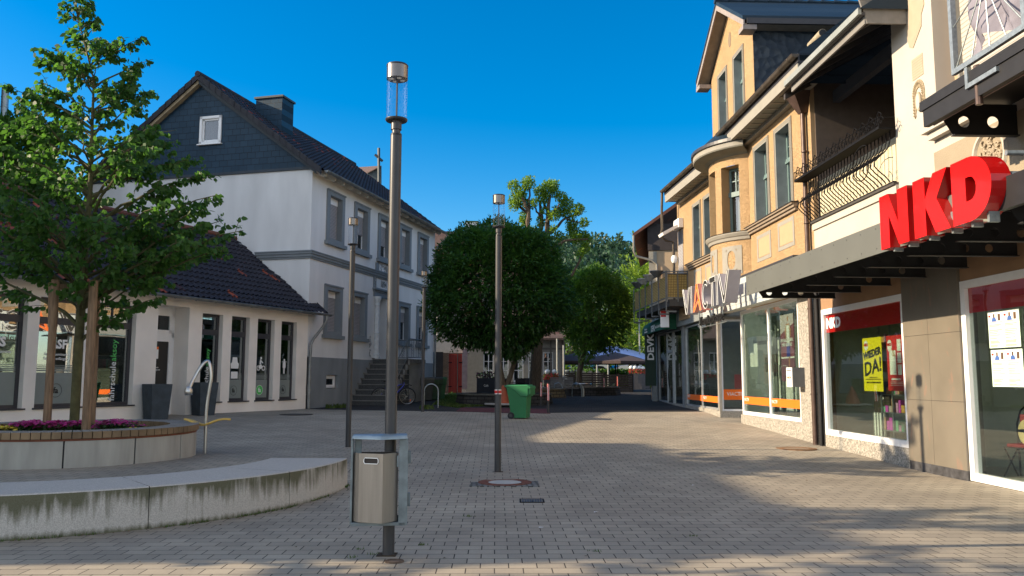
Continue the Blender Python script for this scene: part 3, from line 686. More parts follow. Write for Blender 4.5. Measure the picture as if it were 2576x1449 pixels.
# ---- wooded hill
hr = random.Random(8)
def hillz(x, y):
    t = sst((y - 120) / 240); return 1 + 44 * t * (1 - .35 * sst((-x - 0) / 200)) + 3 * math.sin(x * .05)
v, f = [], []; xs = [-300 + 20 * i for i in range(36)]; ys = [110 + 15 * j for j in range(26)]
for y in ys:
    for x in xs: v.append((x, y, hillz(x, y) - .5))
for j in range(len(ys) - 1):
    for i in range(len(xs) - 1): f.append((j * 36 + i, j * 36 + i + 1, (j + 1) * 36 + i + 1, (j + 1) * 36 + i))
mb = MB().use(mat('hill_floor', (.03, .05, .02), .95, var=.3, scale=.1)); mb.faces(v, f); mb.build('hill', smooth=True)['kind'] = 'structure'
V, F = [], []
for i in range(420):
    y = hr.uniform(135, 345); px = hr.uniform(1330, 1720) if i < 250 else hr.uniform(900, 1900); x = (px - 1288) / 2050 * y
    R = hr.uniform(3, 5.2); H = R * hr.uniform(1.1, 1.7); c = Vector((x, y, hillz(x, y) + H * .9)); con = hr.random() < .25; sh = hr.uniform(0, 9)
    for k in range(210):
        d = rv(hr); d.z = abs(d.z) * 1.1 - .2; kk = (1 + .35 * noise.noise(d * 2.3 + Vector((sh, 0, 0)))) * (1 - .25 * hr.random())
        wz = (1 - .75 * max(0, d.z)) if con else 1
        p = c + Vector((d.x * R * wz, d.y * R * wz, d.z * H * (1.5 if con else 1))) * kk; dd = (d + rv(hr) * .8).normalized()
        leaf(V, F, p, dd, rv(hr), hr.uniform(.38, .8), .7, 4)
mb = MB().use(leafmat('far_leaves', (.014, .040, .028), (.040, .095, .045), .2, (.06, .14, .05))); mb.v = [tuple(q) for q in V]; mb.f = F; mb.mi = [0] * len(F)
tag(mb.build('far_wood'), 'mixed wood covering the hill beyond the square', 'wood', kind='stuff')
# ============================================================ LEFT: shared facade helpers
def T(m): return Matrix.Translation(m)
def casement(parent, s0, s1, z0, z1, y, fw, fm, gm, name='window', trans=None, mull=(), dp=.06, pane_off=.02, extra=None):
    """frame with optional transom / mullions, its panes a child"""
    mb = MB().use(fm)
    mb.box(s0, s1, y, y + dp, z0, z0 + fw); mb.box(s0, s1, y, y + dp, z1 - fw, z1)
    mb.box(s0, s0 + fw, y, y + dp, z0 + fw, z1 - fw); mb.box(s1 - fw, s1, y, y + dp, z0 + fw, z1 - fw)
    if trans: 
        for tz, th in trans: mb.box(s0 + fw, s1 - fw, y - .004, y + dp, tz - th / 2, tz + th / 2)
    for ms, mw in mull: mb.box(ms - mw / 2, ms + mw / 2, y + .003, y + dp, z0 + fw, z1 - fw)
    if extra: extra(mb)
    f = mb.build(name, parent)
    if gm:
        g = MB().use(gm); g.box(s0 + fw * .6, s1 - fw * .6, y + pane_off + .01, y + pane_off + .016, z0 + fw * .6, z1 - fw * .6); g.build('pane', f)
    return f
stucco = mat('white_stucco', (.86, .80, .73), .85, var=.09, scale=.9, bump=.25, bscale=120)
# ------------------------------------------------------------ low shop building
U2 = Vector((.38584383, .92256411, 0)); BX = Vector((-7.38, 29.46, 0)); A2 = math.atan2(U2.y, U2.x)
low = thing('shop_building', 'low white single storey shop with dark tiled roof and tall dark windows', 'shop building', tuple(BX), A2)
ZB = -.2; S0 = -24.5
wins = [(-13.85, -10.86), (-10.55, -9.27), (-9.22, -7.66), (-5.19, -4.31), (-3.92, -3.08), (-2.69, -1.83), (-1.47, -.62)]
wins = [(-12.35, -10.86), (-10.55, -9.27), (-8.95, -7.66), (-5.19, -4.31), (-3.92, -3.08), (-2.69, -1.83), (-1.47, -.62), (-15.2, -13.2), (-18.4, -16.2), (-21.6, -19.4)]
holes = [(a, b, .87, 3.56, .16) for a, b in wins] + [(-6.9, -5.72, .30, 3.68, .62)]
mb = MB().use(stucco); mb.wall(S0, 0, ZB, 3.98, holes)
D2 = 7.4
mb.face([(S0, 0, ZB), (S0, 0, 3.98), (S0, D2, 3.98), (S0, D2, ZB)]); mb.face([(0, 0, ZB), (0, D2, ZB), (0, D2, 3.98), (0, 0, 3.98)]); mb.face([(S0, D2, ZB), (S0, D2, 3.98), (0, D2, 3.98), (0, D2, ZB)])
for s in (S0,): mb.face([(s, 0, 3.98), (s, D2, 3.98), (s, 3.1, 6.75)])
mb.build('wall', low)
mb = MB().use(M_('interior')); mb.box(S0 + .2, -.2, 3.6, 3.7, .2, 3.9); mb.use(mat('shop_floor', (.10, .095, .09), .5)); mb.box(S0 + .2, -.2, .7, 3.6, .2, .3); mb.use(mat('shop_ceiling', (.4, .39, .37), .9)); mb.box(S0 + .2, -.2, .3, 3.6, 3.85, 3.95)
for s in (-15.9, -7.2, -5.4, -.25, -12.5): mb.use(M_('interior')); mb.box(s - .04, s + .04, .7, 3.6, .3, 3.85)
mb.build('room', low)
# roof of wavy tiles: real corrugation across the slope, course steps by texture
def tilemat(n, c1, c2, rowh=.33):
    m, t, b = newmat(n); L = t.links; tc = t.nodes.new('ShaderNodeTexCoord'); sp = t.nodes.new('ShaderNodeSeparateXYZ'); L.new(tc.outputs['Object'], sp.inputs[0])
    cb = t.nodes.new('ShaderNodeCombineXYZ')
    sx = t.nodes.new('ShaderNodeMath'); sx.operation = 'MULTIPLY'; sx.inputs[1].default_value = 1 / .22; L.new(sp.outputs[0], sx.inputs[0])
    sy = t.nodes.new('ShaderNodeMath'); sy.operation = 'MULTIPLY'; sy.inputs[1].default_value = 1 / (rowh * .72); L.new(sp.outputs[1], sy.inputs[0])
    fx = t.nodes.new('ShaderNodeMath'); fx.operation = 'FLOOR'; L.new(sx.outputs[0], fx.inputs[0]); fy = t.nodes.new('ShaderNodeMath'); fy.operation = 'FLOOR'; L.new(sy.outputs[0], fy.inputs[0])
    L.new(fx.outputs[0], cb.inputs[0]); L.new(fy.outputs[0], cb.inputs[1])
    wn = t.nodes.new('ShaderNodeTexWhiteNoise'); L.new(cb.outputs[0], wn.inputs['Vector'])
    cr = t.nodes.new('ShaderNodeValToRGB'); e = cr.color_ramp.elements; e[0].color = col(c1); e[1].color = (.30, .07, .035, 1); e[1].position = 1.0
    q = e.new(.5); q.color = col(c2); q = e.new(.955); q.color = col(c1); q = e.new(.975); q.color = (.20, .05, .03, 1)
    L.new(wn.outputs['Value'], cr.inputs[0]); L.new(cr.outputs[0], b.inputs['Base Color']); b.inputs['Roughness'].default_value = .65; b.inputs['Specular IOR Level'].default_value = .22
    fr = t.nodes.new('ShaderNodeMath'); fr.operation = 'FRACT'; L.new(sy.outputs[0], fr.inputs[0])
    bp = t.nodes.new('ShaderNodeBump'); bp.inputs['Strength'].default_value = 1; bp.inputs['Distance'].default_value = .035; bp.invert = True; L.new(fr.outputs[0], bp.inputs['Height']); L.new(bp.outputs[0], b.inputs['Normal'])
    return m
def tiled_slope(mb, s0, s1, y0, z0, y1, z1, pitch=.22, amp=.040, row=.30):
    """corrugated, stepped roof slope from eave (y0,z0) to ridge (y1,z1) along x"""
    nx = int(abs(s1 - s0) / pitch * 4); ln = math.hypot(y1 - y0, z1 - z0); ny = max(2, int(ln / row)); st = .04
    ny_, nz_ = -(z1 - z0) / ln, (y1 - y0) / ln
    if nz_ < 0: ny_, nz_ = -ny_, -nz_
    vs = []; fs = []; rows = []
    for j in range(ny):
        for e in (0, 1):
            t = (j + e) / ny; lift = (1 - e) * st
            for i in range(nx + 1):
                x = s0 + (s1 - s0) * i / nx; ph = (x / pitch) % 1
                h = amp * math.sin(2 * PI * ph) + lift
                vs.append((x, y0 + (y1 - y0) * t + ny_ * h, z0 + (z1 - z0) * t + nz_ * h))
    R = nx + 1
    for k in range(2 * ny - 1):
        for i in range(nx): fs.append((k * R + i, k * R + i + 1, (k + 1) * R + i + 1, (k + 1) * R + i))
    mb.faces(vs, fs)
tl = tilemat('dark_roof_tiles', (.022, .023, .032), (.034, .033, .044))
EY, EZ, RY, RZ = -.42, 3.96, 3.11, 6.78
mb = MB().use(tl); tiled_slope(mb, S0 - .2, .62, EY, EZ, 0, EZ + .335); 
tiled_slope(mb, S0 - .2, -.05, 0, EZ + .335, RY, RZ)
mb.face([(S0 - .2, RY, RZ), (-.02, RY, RZ), (-.02, D2 + .3, 3.7), (S0 - .2, D2 + .3, 3.7)])
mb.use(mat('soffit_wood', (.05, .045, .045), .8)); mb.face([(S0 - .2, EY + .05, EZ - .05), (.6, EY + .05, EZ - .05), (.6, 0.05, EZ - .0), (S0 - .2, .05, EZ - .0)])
mb.face([(.62, EY, EZ - .06), (.62, EY, EZ + .03), (.62, .2, EZ + .53), (.62, .2, EZ + .3)]); mb.face([(.62, .2, EZ + .3), (.62, .2, EZ + .53), (0, .6, EZ + .9), (0, .6, EZ)])
mb.face([(0, 0, EZ + .335), (.62, 0, EZ + .335), (0.0, .62, EZ + .90)])
mb.build('roof', low, smooth=True)
mb = MB().use(mat('red_ridge_tiles', (.13, .045, .03), .7, var=.4, scale=2)); mb.tube([(S0 - .2, RY, RZ + .02), (-.1, RY, RZ + .02)], .11, 8); mb.build('ridge', low, smooth=True)
mb = MB().use(mat('flashing_mortar', (.30, .30, .29), .8, var=.3, scale=5))
P = [(.03 - .0 * k, .55 + (RY - .55) * k / 12, EZ + .87 + (RZ - EZ - .87) * k / 12) for k in range(13)]; rr = random.Random(2)
mb.tube([(x - .03 + rr.uniform(-.03, .03), y, z + rr.uniform(-.02, .05)) for x, y, z in P], [.06 + rr.uniform(-.02, .03) for _ in P], 6); mb.build('flashing', low)
mb = MB().use(M_('zinc'))
def gutter(mb, x0, x1, y, z, r=.075, rings=.8):
    n = 8; vs = []
    for x in (x0, x1):
        for k in range(n + 1): a = PI + PI * k / n; vs.append((x, y + r * math.cos(a), z + r * math.sin(a)))
    mb.faces(vs, [(k, k + 1, n + 2 + k, n + 1 + k) for k in range(n)])
    vs = [(x, y + (r - .006) * math.cos(PI + PI * k / n), z + (r - .006) * math.sin(PI + PI * k / n) + .004) for x in (x0, x1) for k in range(n + 1)]
    mb.faces(vs, [(k, n + 1 + k, n + 2 + k, k + 1) for k in range(n)])
    mb.tube([(x0, y - r, z), (x1, y - r, z)], .011, 6)
    for x in (x0, x1): mb.faces([(x, y + r * math.cos(PI + PI * k / n), z + r * math.sin(PI + PI * k / n)) for k in range(n + 1)], [tuple(range(n + 1))])
    k = 0; x = min(x0, x1) + .3
    while x < max(x0, x1):
        for q in range(1): mb.tube([(x, y + (r + .006) * math.cos(PI + PI * j / 8), z + (r + .006) * math.sin(PI + PI * j / 8)) for j in range(9)], .009, 4)
        x += rings
gutter(mb, S0 - .2, .68, EY - .08, EZ - .035); mb.build('gutter', low, smooth=True)
mb = MB().use(M_('zinc')); zg = gz(-7.3, 29.4)
mb.tube([(.42, EY - .08, EZ - .1), (.42, EY - .08, EZ - .25), (.36, EY + .02, EZ - .5), (.16, -.14, EZ - .95), (.09, -.09, EZ - 1.15), (.06, -.09, 2.0), (.06, -.09, 1.25)], .05, 10); mb.tube([(.06, -.09, 1.25), (.06, -.09, zg - .1)], .062, 10)
mb.tube([(.06, -.09, 1.15), (.06, -.09, 1.38)], .075, 10)
for z in (2.0, 1.6, .85): mb.tube([(.06, -.09, z), (.06, -.09, z + .035)], .072, 10)
mb.build('downpipe', low, smooth=True)
fr_ = M_('dark'); frost = mat('frosted_film', (.22, .25, .235), .6, var=.03)
lw, lg, lb = M_('lwhite'), M_('lgreen'), M_('lblack')
disc = lambda s, z, r, m, y: MB().use(m).extr([(s + r * math.cos(2 * PI * k / 28), z + r * math.sin(2 * PI * k / 28)) for k in range(28)], lambda u, v, d: (u, d, v), y, y - .002)
def ringd(s, z, r, m, y, w_=.012):
    mb = MB().use(m); n = 32
    vs = [(s + q * math.cos(2 * PI * k / n), yy, z + q * math.sin(2 * PI * k / n)) for yy in (y - .002, y) for q in (r, r - w_) for k in range(n)]
    mb.faces(vs, [(k, (k + 1) % n, n + (k + 1) % n, n + k) for k in range(n)]); return mb
def fa_logo(par, s, z, r, fg, bgm=None):
    ps = []
    if bgm: ps.append(disc(s, z, r, bgm, .176).build('x'))
    ps.append(ringd(s, z, r, fg, .173, .010).build('x'))
    ps.append(text('fa', r * 1.25, fg, None, (s, .172, z), .95, bold=.004)); joined('logo', ps, par)
room_par = low
for i, (a, b) in enumerate(wins):
    tz = 3.0; ex = (lambda mb, a=a, b=b: [mb.box(a + .05, b - .05, .13, .17, 3.49, 3.56)]) 
    f = casement(low, a, b, .87, 3.56, .155, .085, fr_, GLL, 'window', trans=[(3.0, .17)], dp=.08)
    mb = MB().use(fr_); mb.box(a - .05, b + .06, -.045, .16, .835, .872); mb.build('sill', f)
    wdt = b - a; mid = (a + b) / 2; gy = .178
    if i != 2 and i != 3:
        fz = 1.72 if i < 3 or i > 6 else 1.55
        mb = MB().use(frost); mb.box(a + .085, b - .085, gy + .003, gy + .006, .955, fz)
        for k in range(4): z = fz + .03 + k * .048; mb.box(a + .085, b - .085, gy + .003, gy + .006, z, z + .034 - .006 * k)
        mb.build('frosted_film', f)
    if i == 0:
        fa_logo(f, b - .75, 1.33, .19, lw, M_('lgreen')); text('FES', .30, lw, f, (b - .60, .172, 2.42), 1.0, bold=.012); text('Fahreignungsseminar', .105, lw, f, (b - .62, .172, 2.2), .9)
    if i == 1:
        fa_logo(f, mid + .05, 1.28, .17, lb); text('ASF', .30, lw, f, (mid + .05, .172, 2.42), 1.0, bold=.012); text('Aufbauseminare\nfür Fahranfänger', .105, lw, f, (mid + .0, .172, 2.12), .95)
    if i in (2, 3):
        h = .30 if i == 2 else .26
        o1 = text('fahrschule', h, lw, None, (0, 0, 0), 1, align='LEFT'); o2 = text('aksoy', h, lg, None, (0, 0, 0), 1, align='LEFT')
        for o in (o1, o2): o.data.update()
        w1_ = max(v.co.x for v in o1.data.vertices)
        tot = w1_ + max(v.co.x for v in o2.data.vertices) + .02; zt0 = .98; sc_ = (2.62 - zt0) / tot if i == 2 else (2.5 - zt0) / tot
        for o, off_ in ((o1, 0), (o2, w1_ + .02)):
            o.data.transform(Matrix.Translation((mid + .12 if i == 2 else mid + .02, .170, zt0)) @ Matrix.Rotation(-PI / 2, 4, 'Y') @ Matrix.Scale(sc_, 4) @ Matrix.Translation((off_, 0, 0)))
        joined('lettering', [o1, o2], f)
        mb = MB().use(fr_); mb.box(mid - .02, mid + .02, .157, .2, 3.08, 3.48) if i == 2 else None
        if i == 2: mb.build('mullion', f)
    if i == 4:   # car pictogram
        mb = MB().use(lw); fn = lambda u, v, d: (mid - .02 + u, d, 2.0 + v)
        mb.extr([(-.17, -.10), (.17, -.10), (.19, .05), (.13, .10), (.10, .26), (-.10, .26), (-.13, .10), (-.19, .05)], fn, .173, .170)
        mb.extr([(-.15, -.42), (.15, -.42), (.15, -.20), (-.15, -.20)], fn, .173, .170); mb.build('pictogram', f); fa_logo(f, mid - .03, 1.2, .155, lb)
    if i == 5:
        mb = MB().use(lw)
        for u in (-.12, .13): mb.faces(*(lambda R: (R.v, R.f))(ringd(mid + u, 1.93, .085, lw, .172, .03)))
        fn = lambda u, v, d: (mid + u, d, 1.93 + v)
        mb.extr([(-.12, 0), (-.06, .11), (.03, .12), (.07, .02), (.0, -.03)], fn, .173, .169); mb.extr([(-.07, .12), (0, .13), (.02, .27), (-.03, .30), (-.06, .22)], fn, .173, .168)
        mb.extr([(.0 + .035 * math.cos(k * PI / 6), .335 + .04 * math.sin(k * PI / 6)) for k in range(12)], fn, .173, .169); mb.extr([(-.01, .22), (.10, .16), (.10, .19), (0, .25)], fn, .173, .1675)
        mb.build('pictogram', f); fa_logo(f, mid - .03, 1.2, .165, lw, M_('lgreen'))
    if i == 6:
        fn = lambda u, v, d: (mid + u, d, 1.95 + v); mb = MB().use(lw)
        mb.extr([(-.03, -.2), (.03, -.2), (.035, -.02), (.075, .02), (.07, .17), (.02, .21), (-.02, .21), (-.07, .17), (-.075, .02), (-.035, -.02)], fn, .173, .170)
        mb.extr([(.04 * math.cos(k * PI / 6), .27 + .045 * math.sin(k * PI / 6)) for k in range(12)], fn, .173, .169); mb.extr([(-.11, .20), (.11, .20), (.11, .225), (-.11, .225)], fn, .173, .1685); mb.build('pictogram', f); fa_logo(f, mid - .03, 1.2, .15, lb)
# door
d = MB().use(M_('pvc')); a, b, z0, z1, y = -6.9, -5.72, .36, 3.5, .56
for bx in ((a, a + .07, z0, z1), (b - .10, b, z0, z1), (a, b, z1 - .08, z1), (a, b, 2.78, 2.93), (a + .07, b - .1, z0, z0 + .12), (a + .07, b - .1, 1.28, 1.40), (a, b, z1, 3.68)): d.box(bx[0], bx[1], y, y + .07, bx[2], bx[3])
d.box(a + .07, a + .17, y - .015, y + .05, z0, 2.78); d.box(b - .20, b - .10, y - .015, y + .05, z0, 2.78); d.box(a + .17, b - .2, y - .015, y + .05, 2.66, 2.78); d.box(a + .07, b - .1, y - .01, y + .05, 2.93, 3.0); d.box(b - .2, b - .1, y - .01, y + .05, 2.93, 3.42)
d = d.build('door', low)
g = MB().use(GLD); g.box(a + .1, b - .12, y + .03, y + .036, z0 + .1, 3.45); g.build('pane', d)
g = MB().use(M_('lblack')); g.box(a + .17, b - .2, y + .02, y + .026, 1.4, 2.66); g.box(a + .17, b - .2, y + .02, y + .026, z0 + .12, 1.28); g.build('dark_film', d)
g = MB().use(M_('lwhite')); g.box(a + .25, a + .62, y + .012, y + .016, 2.15, 2.42); g.use(M_('orange')); g.box(a + .25, a + .62, y + .012, y + .016, 2.42, 2.5); g.build('notice', d)
text('44 57 63\nfahrschule-aksoy.com\ninfo@fahrschule-aksoy.com', .068, lw, d, (a + .42, y + .01, 1.9), .75)
g = MB().use(M_('lwhite')); g.box(a + .2, a + .72, y + .012, y + .016, .98, 1.2); g.build('notice', d); text('Geschäftszeiten\n17.30 - 19.30 Uhr', .066, lb, d, (a + .46, y + .008, 1.09), .85)
g = MB().use(M_('steel')); g.tube([(b - .17, y - .03, 1.34), (b - .30, y - .06, 1.34)], .012, 8); g.box(b - .19, b - .15, y - .03, y, 1.22, 1.42); g.build('handle', d)
mb = MB().use(mat('stone_step', (.22, .2, .18), .8)); mb.box(a + .01, b - .01, -.1, y, .2, z0 + .02); mb.build('threshold', low)
# things seen through the shop glass
sr = random.Random(12); t = thing('display_shelf', 'books and boxes on a display shelf behind the fourth left window', 'shelf', tuple(BX + U2 * -7.3 + Vector((-U2.y, U2.x, 0)) * 1.0 + Vector((0, 0, .3))), A2)
mb = MB().use(M_('pvc'));
for z in (.7, 1.1, 1.5, 1.9): mb.box(-.5, .45, 0, .35, z, z + .02)
mb.build('shelf_board', t); mb = MB()
for z in (.72, 1.12, 1.52):
    x = -.48
    while x < .4: 
        w_ = sr.uniform(.04, .13); mb.use(mat('box_' + str(sr.randint(0, 5)), (sr.uniform(.1, .6), sr.uniform(.1, .5), sr.uniform(.05, .3)), .6)); mb.box(x, x + w_, .03, .25, z, z + sr.uniform(.15, .32)); x += w_ + .01
mb.build('box', t)
# ---- tall grey planters beside the door
def tall_planter(s, lab, off=-.42):
    q = BX + U2 * s + Vector((-U2.y, U2.x, 0)) * off; z = gz(q.x, q.y); t = thing('tall_planter', lab, 'planter', (q.x, q.y, z), A2 - .30, 'tall grey planters beside the shop door')
    m = mat('grey_fibre_clay', (.045, .06, .075), .7, var=.25, scale=4, bump=.1); mb = MB().use(m); a, b = .23, .29
    mb.hexa([(-a, -a, 0), (a, -a, 0), (a, a, 0), (-a, a, 0)], [(-b, -b, .93), (b, -b, .93), (b, b, .93), (-b, b, .93)])
    for x0, x1, y0, y1 in ((-b, b, -b, -b + .03), (-b, b, b - .03, b), (-b, -b + .03, -b + .03, b - .03), (b - .03, b, -b + .03, b - .03)): mb.box(x0, x1, y0, y1, .931, .96)
    mb.build('pot', t); mb = MB().use(mat('planter_soil', (.05, .035, .022), 1)); mb.box(-b + .035, b - .035, -b + .035, b - .035, .931, .937); mb.build('soil', t)
tall_planter(-7.2, 'tall tapered grey planter left of the shop door', -.40); tall_planter(-5.42, 'tall tapered grey planter right of the shop door, behind the steel spout', -.40)
# ------------------------------------------------------------ steel spout figure with yellow seat
q = gp(515, 1141); t = thing('play_spout', 'bent stainless steel pipe with ball end and yellow seat', 'play equipment', (q.x, q.y, q.z))
def zz7(x, y): return atY(415.3 + .18524 * x, 881.7 + .18524 * y, q.y) - q
pts = [(540, 1400), (548, 1150), (556, 900), (575, 700), (607, 500), (625, 380), (620, 270), (605, 185), (582, 148), (555, 160), (510, 230), (455, 350), (425, 430), (405, 520)]
P = [zz7(*p) for p in pts]
for k, p in enumerate(P[9:]): p.y -= .05 * (k + 1)
sm = []
for i in range(len(P) - 1):
    p0, p1, p2, p3 = P[max(0, i - 1)], P[i], P[i + 1], P[min(len(P) - 1, i + 2)]
    for k in range(4): u = k / 4; sm.append(.5 * ((2 * p1) + (p2 - p0) * u + (2 * p0 - 5 * p1 + 4 * p2 - p3) * u * u + (3 * p1 - p0 - 3 * p2 + p3) * u ** 3))
sm.append(P[-1]); sm[0].z = -.05
mb = MB().use(M_('steel')); mb.tube(sm, [.024 + .006 * min(1, k / 30) for k in range(len(sm))], 14); mb.build('pipe', t, smooth=True)
e = P[-1]; mb = MB().use(M_('steel')); mb.lathe([(.02, .07), (.045, .06), (.066, .02), (.07, -.02), (.062, -.055), (.068, -.06), (.06, -.075), (0, -.06)], (e.x - .01, e.y, e.z - .03), 24); mb.build('ball_end', t, smooth=True)
sp_ = []; ys = mat('yellow_seat_plastic', (.60, .40, .10), .5, var=.1); zs = zz7(565, 985).z
mb = MB().use(ys)
for k in range(13):
    u = k / 12; x = -.36 + .78 * u; y = .06 * math.sin(u * 2 * PI * 1.2) ; z = zs + .05 * math.cos((u - .42) * 2 * PI * 1.05) * -1 + .04; sp_.append((x, y - .05, z))
wds = [.03, .06, .08, .085, .08, .07, .06, .065, .075, .08, .075, .06, .03]
vs = []; fs = []
for (x, y, z), w_ in zip(sp_, wds): vs += [(x, y - w_, z), (x, y + w_, z), (x, y + w_, z - .035), (x, y - w_, z - .035)]
for k in range(12): fs += [(k * 4 + j, (k + 1) * 4 + j, (k + 1) * 4 + (j + 1) % 4, k * 4 + (j + 1) % 4) for j in range(4)]
fs += [(0, 1, 2, 3), (48, 51, 50, 49)]; mb.faces(vs, fs); mb.build('seat', t, smooth=True, bevel=.008)

# ------------------------------------------------------------ white two storey house
U3 = Vector((.25221335, .96767165, 0)).normalized(); A3 = math.atan2(U3.y, U3.x)
H = thing('white_house', 'white two storey house with slate gable and grey window surrounds', 'house', tuple(BX), A3)
LH, WH, EVE = 13.2, 9.7, 9.42
white2 = mat('white_render', (.69, .69, .685), .85, var=.10, aniso=(1, 1, .3), scale=1.1, bump=.2, bscale=90); grey = mat('grey_trim_paint', (.20, .225, .245), .7, var=.06, scale=3, bump=.1)
gpl = mat('grey_plinth', (.215, .235, .25), .85, var=.16, aniso=(1, 1, .35), scale=1.4, bump=.2, bscale=60)
upw = [(1.14 + 2.387 * k) for k in range(5)]
holes = [(s + .22, s + 1.26, 6.93, 8.62, .24) for s in upw]; lo = [1.14, 3.44, 8.33, 10.68]
holes += [(s + .22, s + 1.26, 3.36, 4.95, .24) for s in lo] + [(6.08, 7.05, 2.44, 5.12, .42)]
mb = MB().use(white2); mb.wall(0, LH, 2.36, EVE, holes)
mb.face([(0, 0, 0), (0, 0, EVE), (0, WH, EVE), (0, WH, 0)]); mb.face([(LH, 0, 0), (LH, WH, 0), (LH, WH, EVE), (LH, 0, EVE)]); mb.face([(0, WH, 0), (0, WH, EVE), (LH, WH, EVE), (LH, WH, 0)])
RDZ = 13.1; mb.face([(LH, 0, EVE), (LH, WH, EVE), (LH, WH / 2, RDZ)])
mb.build('wall', H)
mb = MB().use(gpl); mb.wall(-.0, LH + .04, 0, 2.37, [(1.44, 2.36, 1.21, 1.72, .14)], y=-.04); mb.face([(0, -.04, 2.37), (LH + .04, -.04, 2.37), (LH + .04, 0, 2.37), (0, 0, 2.37)]); mb.face([(LH + .04, -.04, 0), (LH + .04, 3, 0), (LH + .04, 3, 2.37), (LH + .04, -.04, 2.37)]); mb.build('plinth', H)
# slate gable
slate = brickmat('grey_slates', (.010, .036, .066), (.016, .046, .080), (.008, .011, .016), .34, .24, .006, vertical='side', rough=.5, bump=.8, var=.16, spec=.2)
slate2 = brickmat('cheek_slates', (.014, .028, .045), (.02, .036, .054), (.008, .011, .016), .34, .24, .006, vertical=True, rough=.5, bump=.8, var=.16, spec=.2)
mb = MB().use(slate); zs0 = 9.38; A = [(-.05, 0, zs0), (-.05, 0, EVE + .12), (-.05, WH / 2, RDZ + .05), (-.05, WH, EVE + .12), (-.05, WH, zs0)]
gh = (3.88, 4.83, 10.53, 11.63)     # window in the gable (y range, z range)
# gable as strips round the window
def gtop(y): return EVE + .12 + (RDZ + .05 - EVE - .12) * (1 - abs(y - WH / 2) / (WH / 2))
ysx = sorted({0, WH / 2, WH, gh[0], gh[1]})
for a, b in zip(ysx, ysx[1:]):
    if gh[0] <= a and b <= gh[1]: 
        mb.face([(-.05, a, zs0), (-.05, a, gh[2]), (-.05, b, gh[2]), (-.05, b, zs0)]); mb.face([(-.05, a, gh[3]), (-.05, a, gtop(a)), (-.05, b, gtop(b)), (-.05, b, gh[3])])
    else: mb.face([(-.05, a, zs0), (-.05, a, gtop(a)), (-.05, b, gtop(b)), (-.05, b, zs0)])
mb.face([(-.05, 0, zs0), (-.05, WH, zs0), (0, WH, zs0), (0, 0, zs0)])
mb.face([(-.05, 0, zs0), (.0, 0, zs0), (0, 0, EVE + .1), (-.05, 0, EVE + .1)])
mb.build('slate_gable', H)
XR = Matrix.Rotation(PI / 2, 4, 'Z')   # local: x along gable(+y of house) -> used for side windows
mb = MB().use(mat('slate_trim', (.03, .045, .06), .6)); mb.box(-.065, .0, 0, WH, zs0 - .10, zs0 - .003)
for sgn in (0, 1):      # slates along the verges
    for k in range(22):
        u = k / 22; v_ = (k + 1) / 22
        y0_ = WH / 2 + (WH / 2) * u * (1 if sgn else -1); y1_ = WH / 2 + (WH / 2) * v_ * (1 if sgn else -1)
        mb.faces([(-.075, y0_, gtop(y0_) - .32), (-.06, y1_, gtop(y1_) - .32), (-.06, y1_, gtop(y1_)), (-.075, y0_, gtop(y0_))], [(0, 1, 2, 3)])
mb.build('slate_trim', H)
def side_window(s_, par):
    f = MB().use(M_('pvc')); y0_, y1_, z0_, z1_ = gh; 
    for a, b, c, d in ((y0_, y1_, z0_, z0_ + .1), (y0_, y1_, z1_ - .1, z1_), (y0_, y0_ + .1, z0_, z1_), (y1_ - .1, y1_, z0_, z1_)): f.box(-.10, .05, a, b, c, d)
    for a, b, c, d in ((y0_ + .1, y1_ - .1, z0_ + .1, z0_ + .17), (y0_ + .1, y1_ - .1, z1_ - .17, z1_ - .1), (y0_ + .1, y0_ + .17, z0_, z1_), (y1_ - .17, y1_ - .1, z0_, z1_)): f.box(-.03, .04, a, b, c, d)
    f.box(-.16, 0, y0_ - .05, y1_ + .05, z0_ - .04, z0_)
    o = f.build('window', par); g = MB().use(GLD); g.box(0, .006, y0_ + .12, y1_ - .12, z0_ + .12, z1_ - .12); g.build('pane', o)
    g = MB().use(mat('brown_curtain', (.30, .13, .09), .9, var=.35, scale=3, aniso=(1, 12, .3))); 
    n = 14; vs = [(.10 + .02 * (k % 2), y0_ + .05 + (y1_ - y0_ - .1) * k / n, z) for z in (z0_, z1_) for k in range(n + 1)]
    g.faces(vs, [(k, k + 1, n + 2 + k, n + 1 + k) for k in range(n)]); g.build('curtain', o)
side_window(0, H)
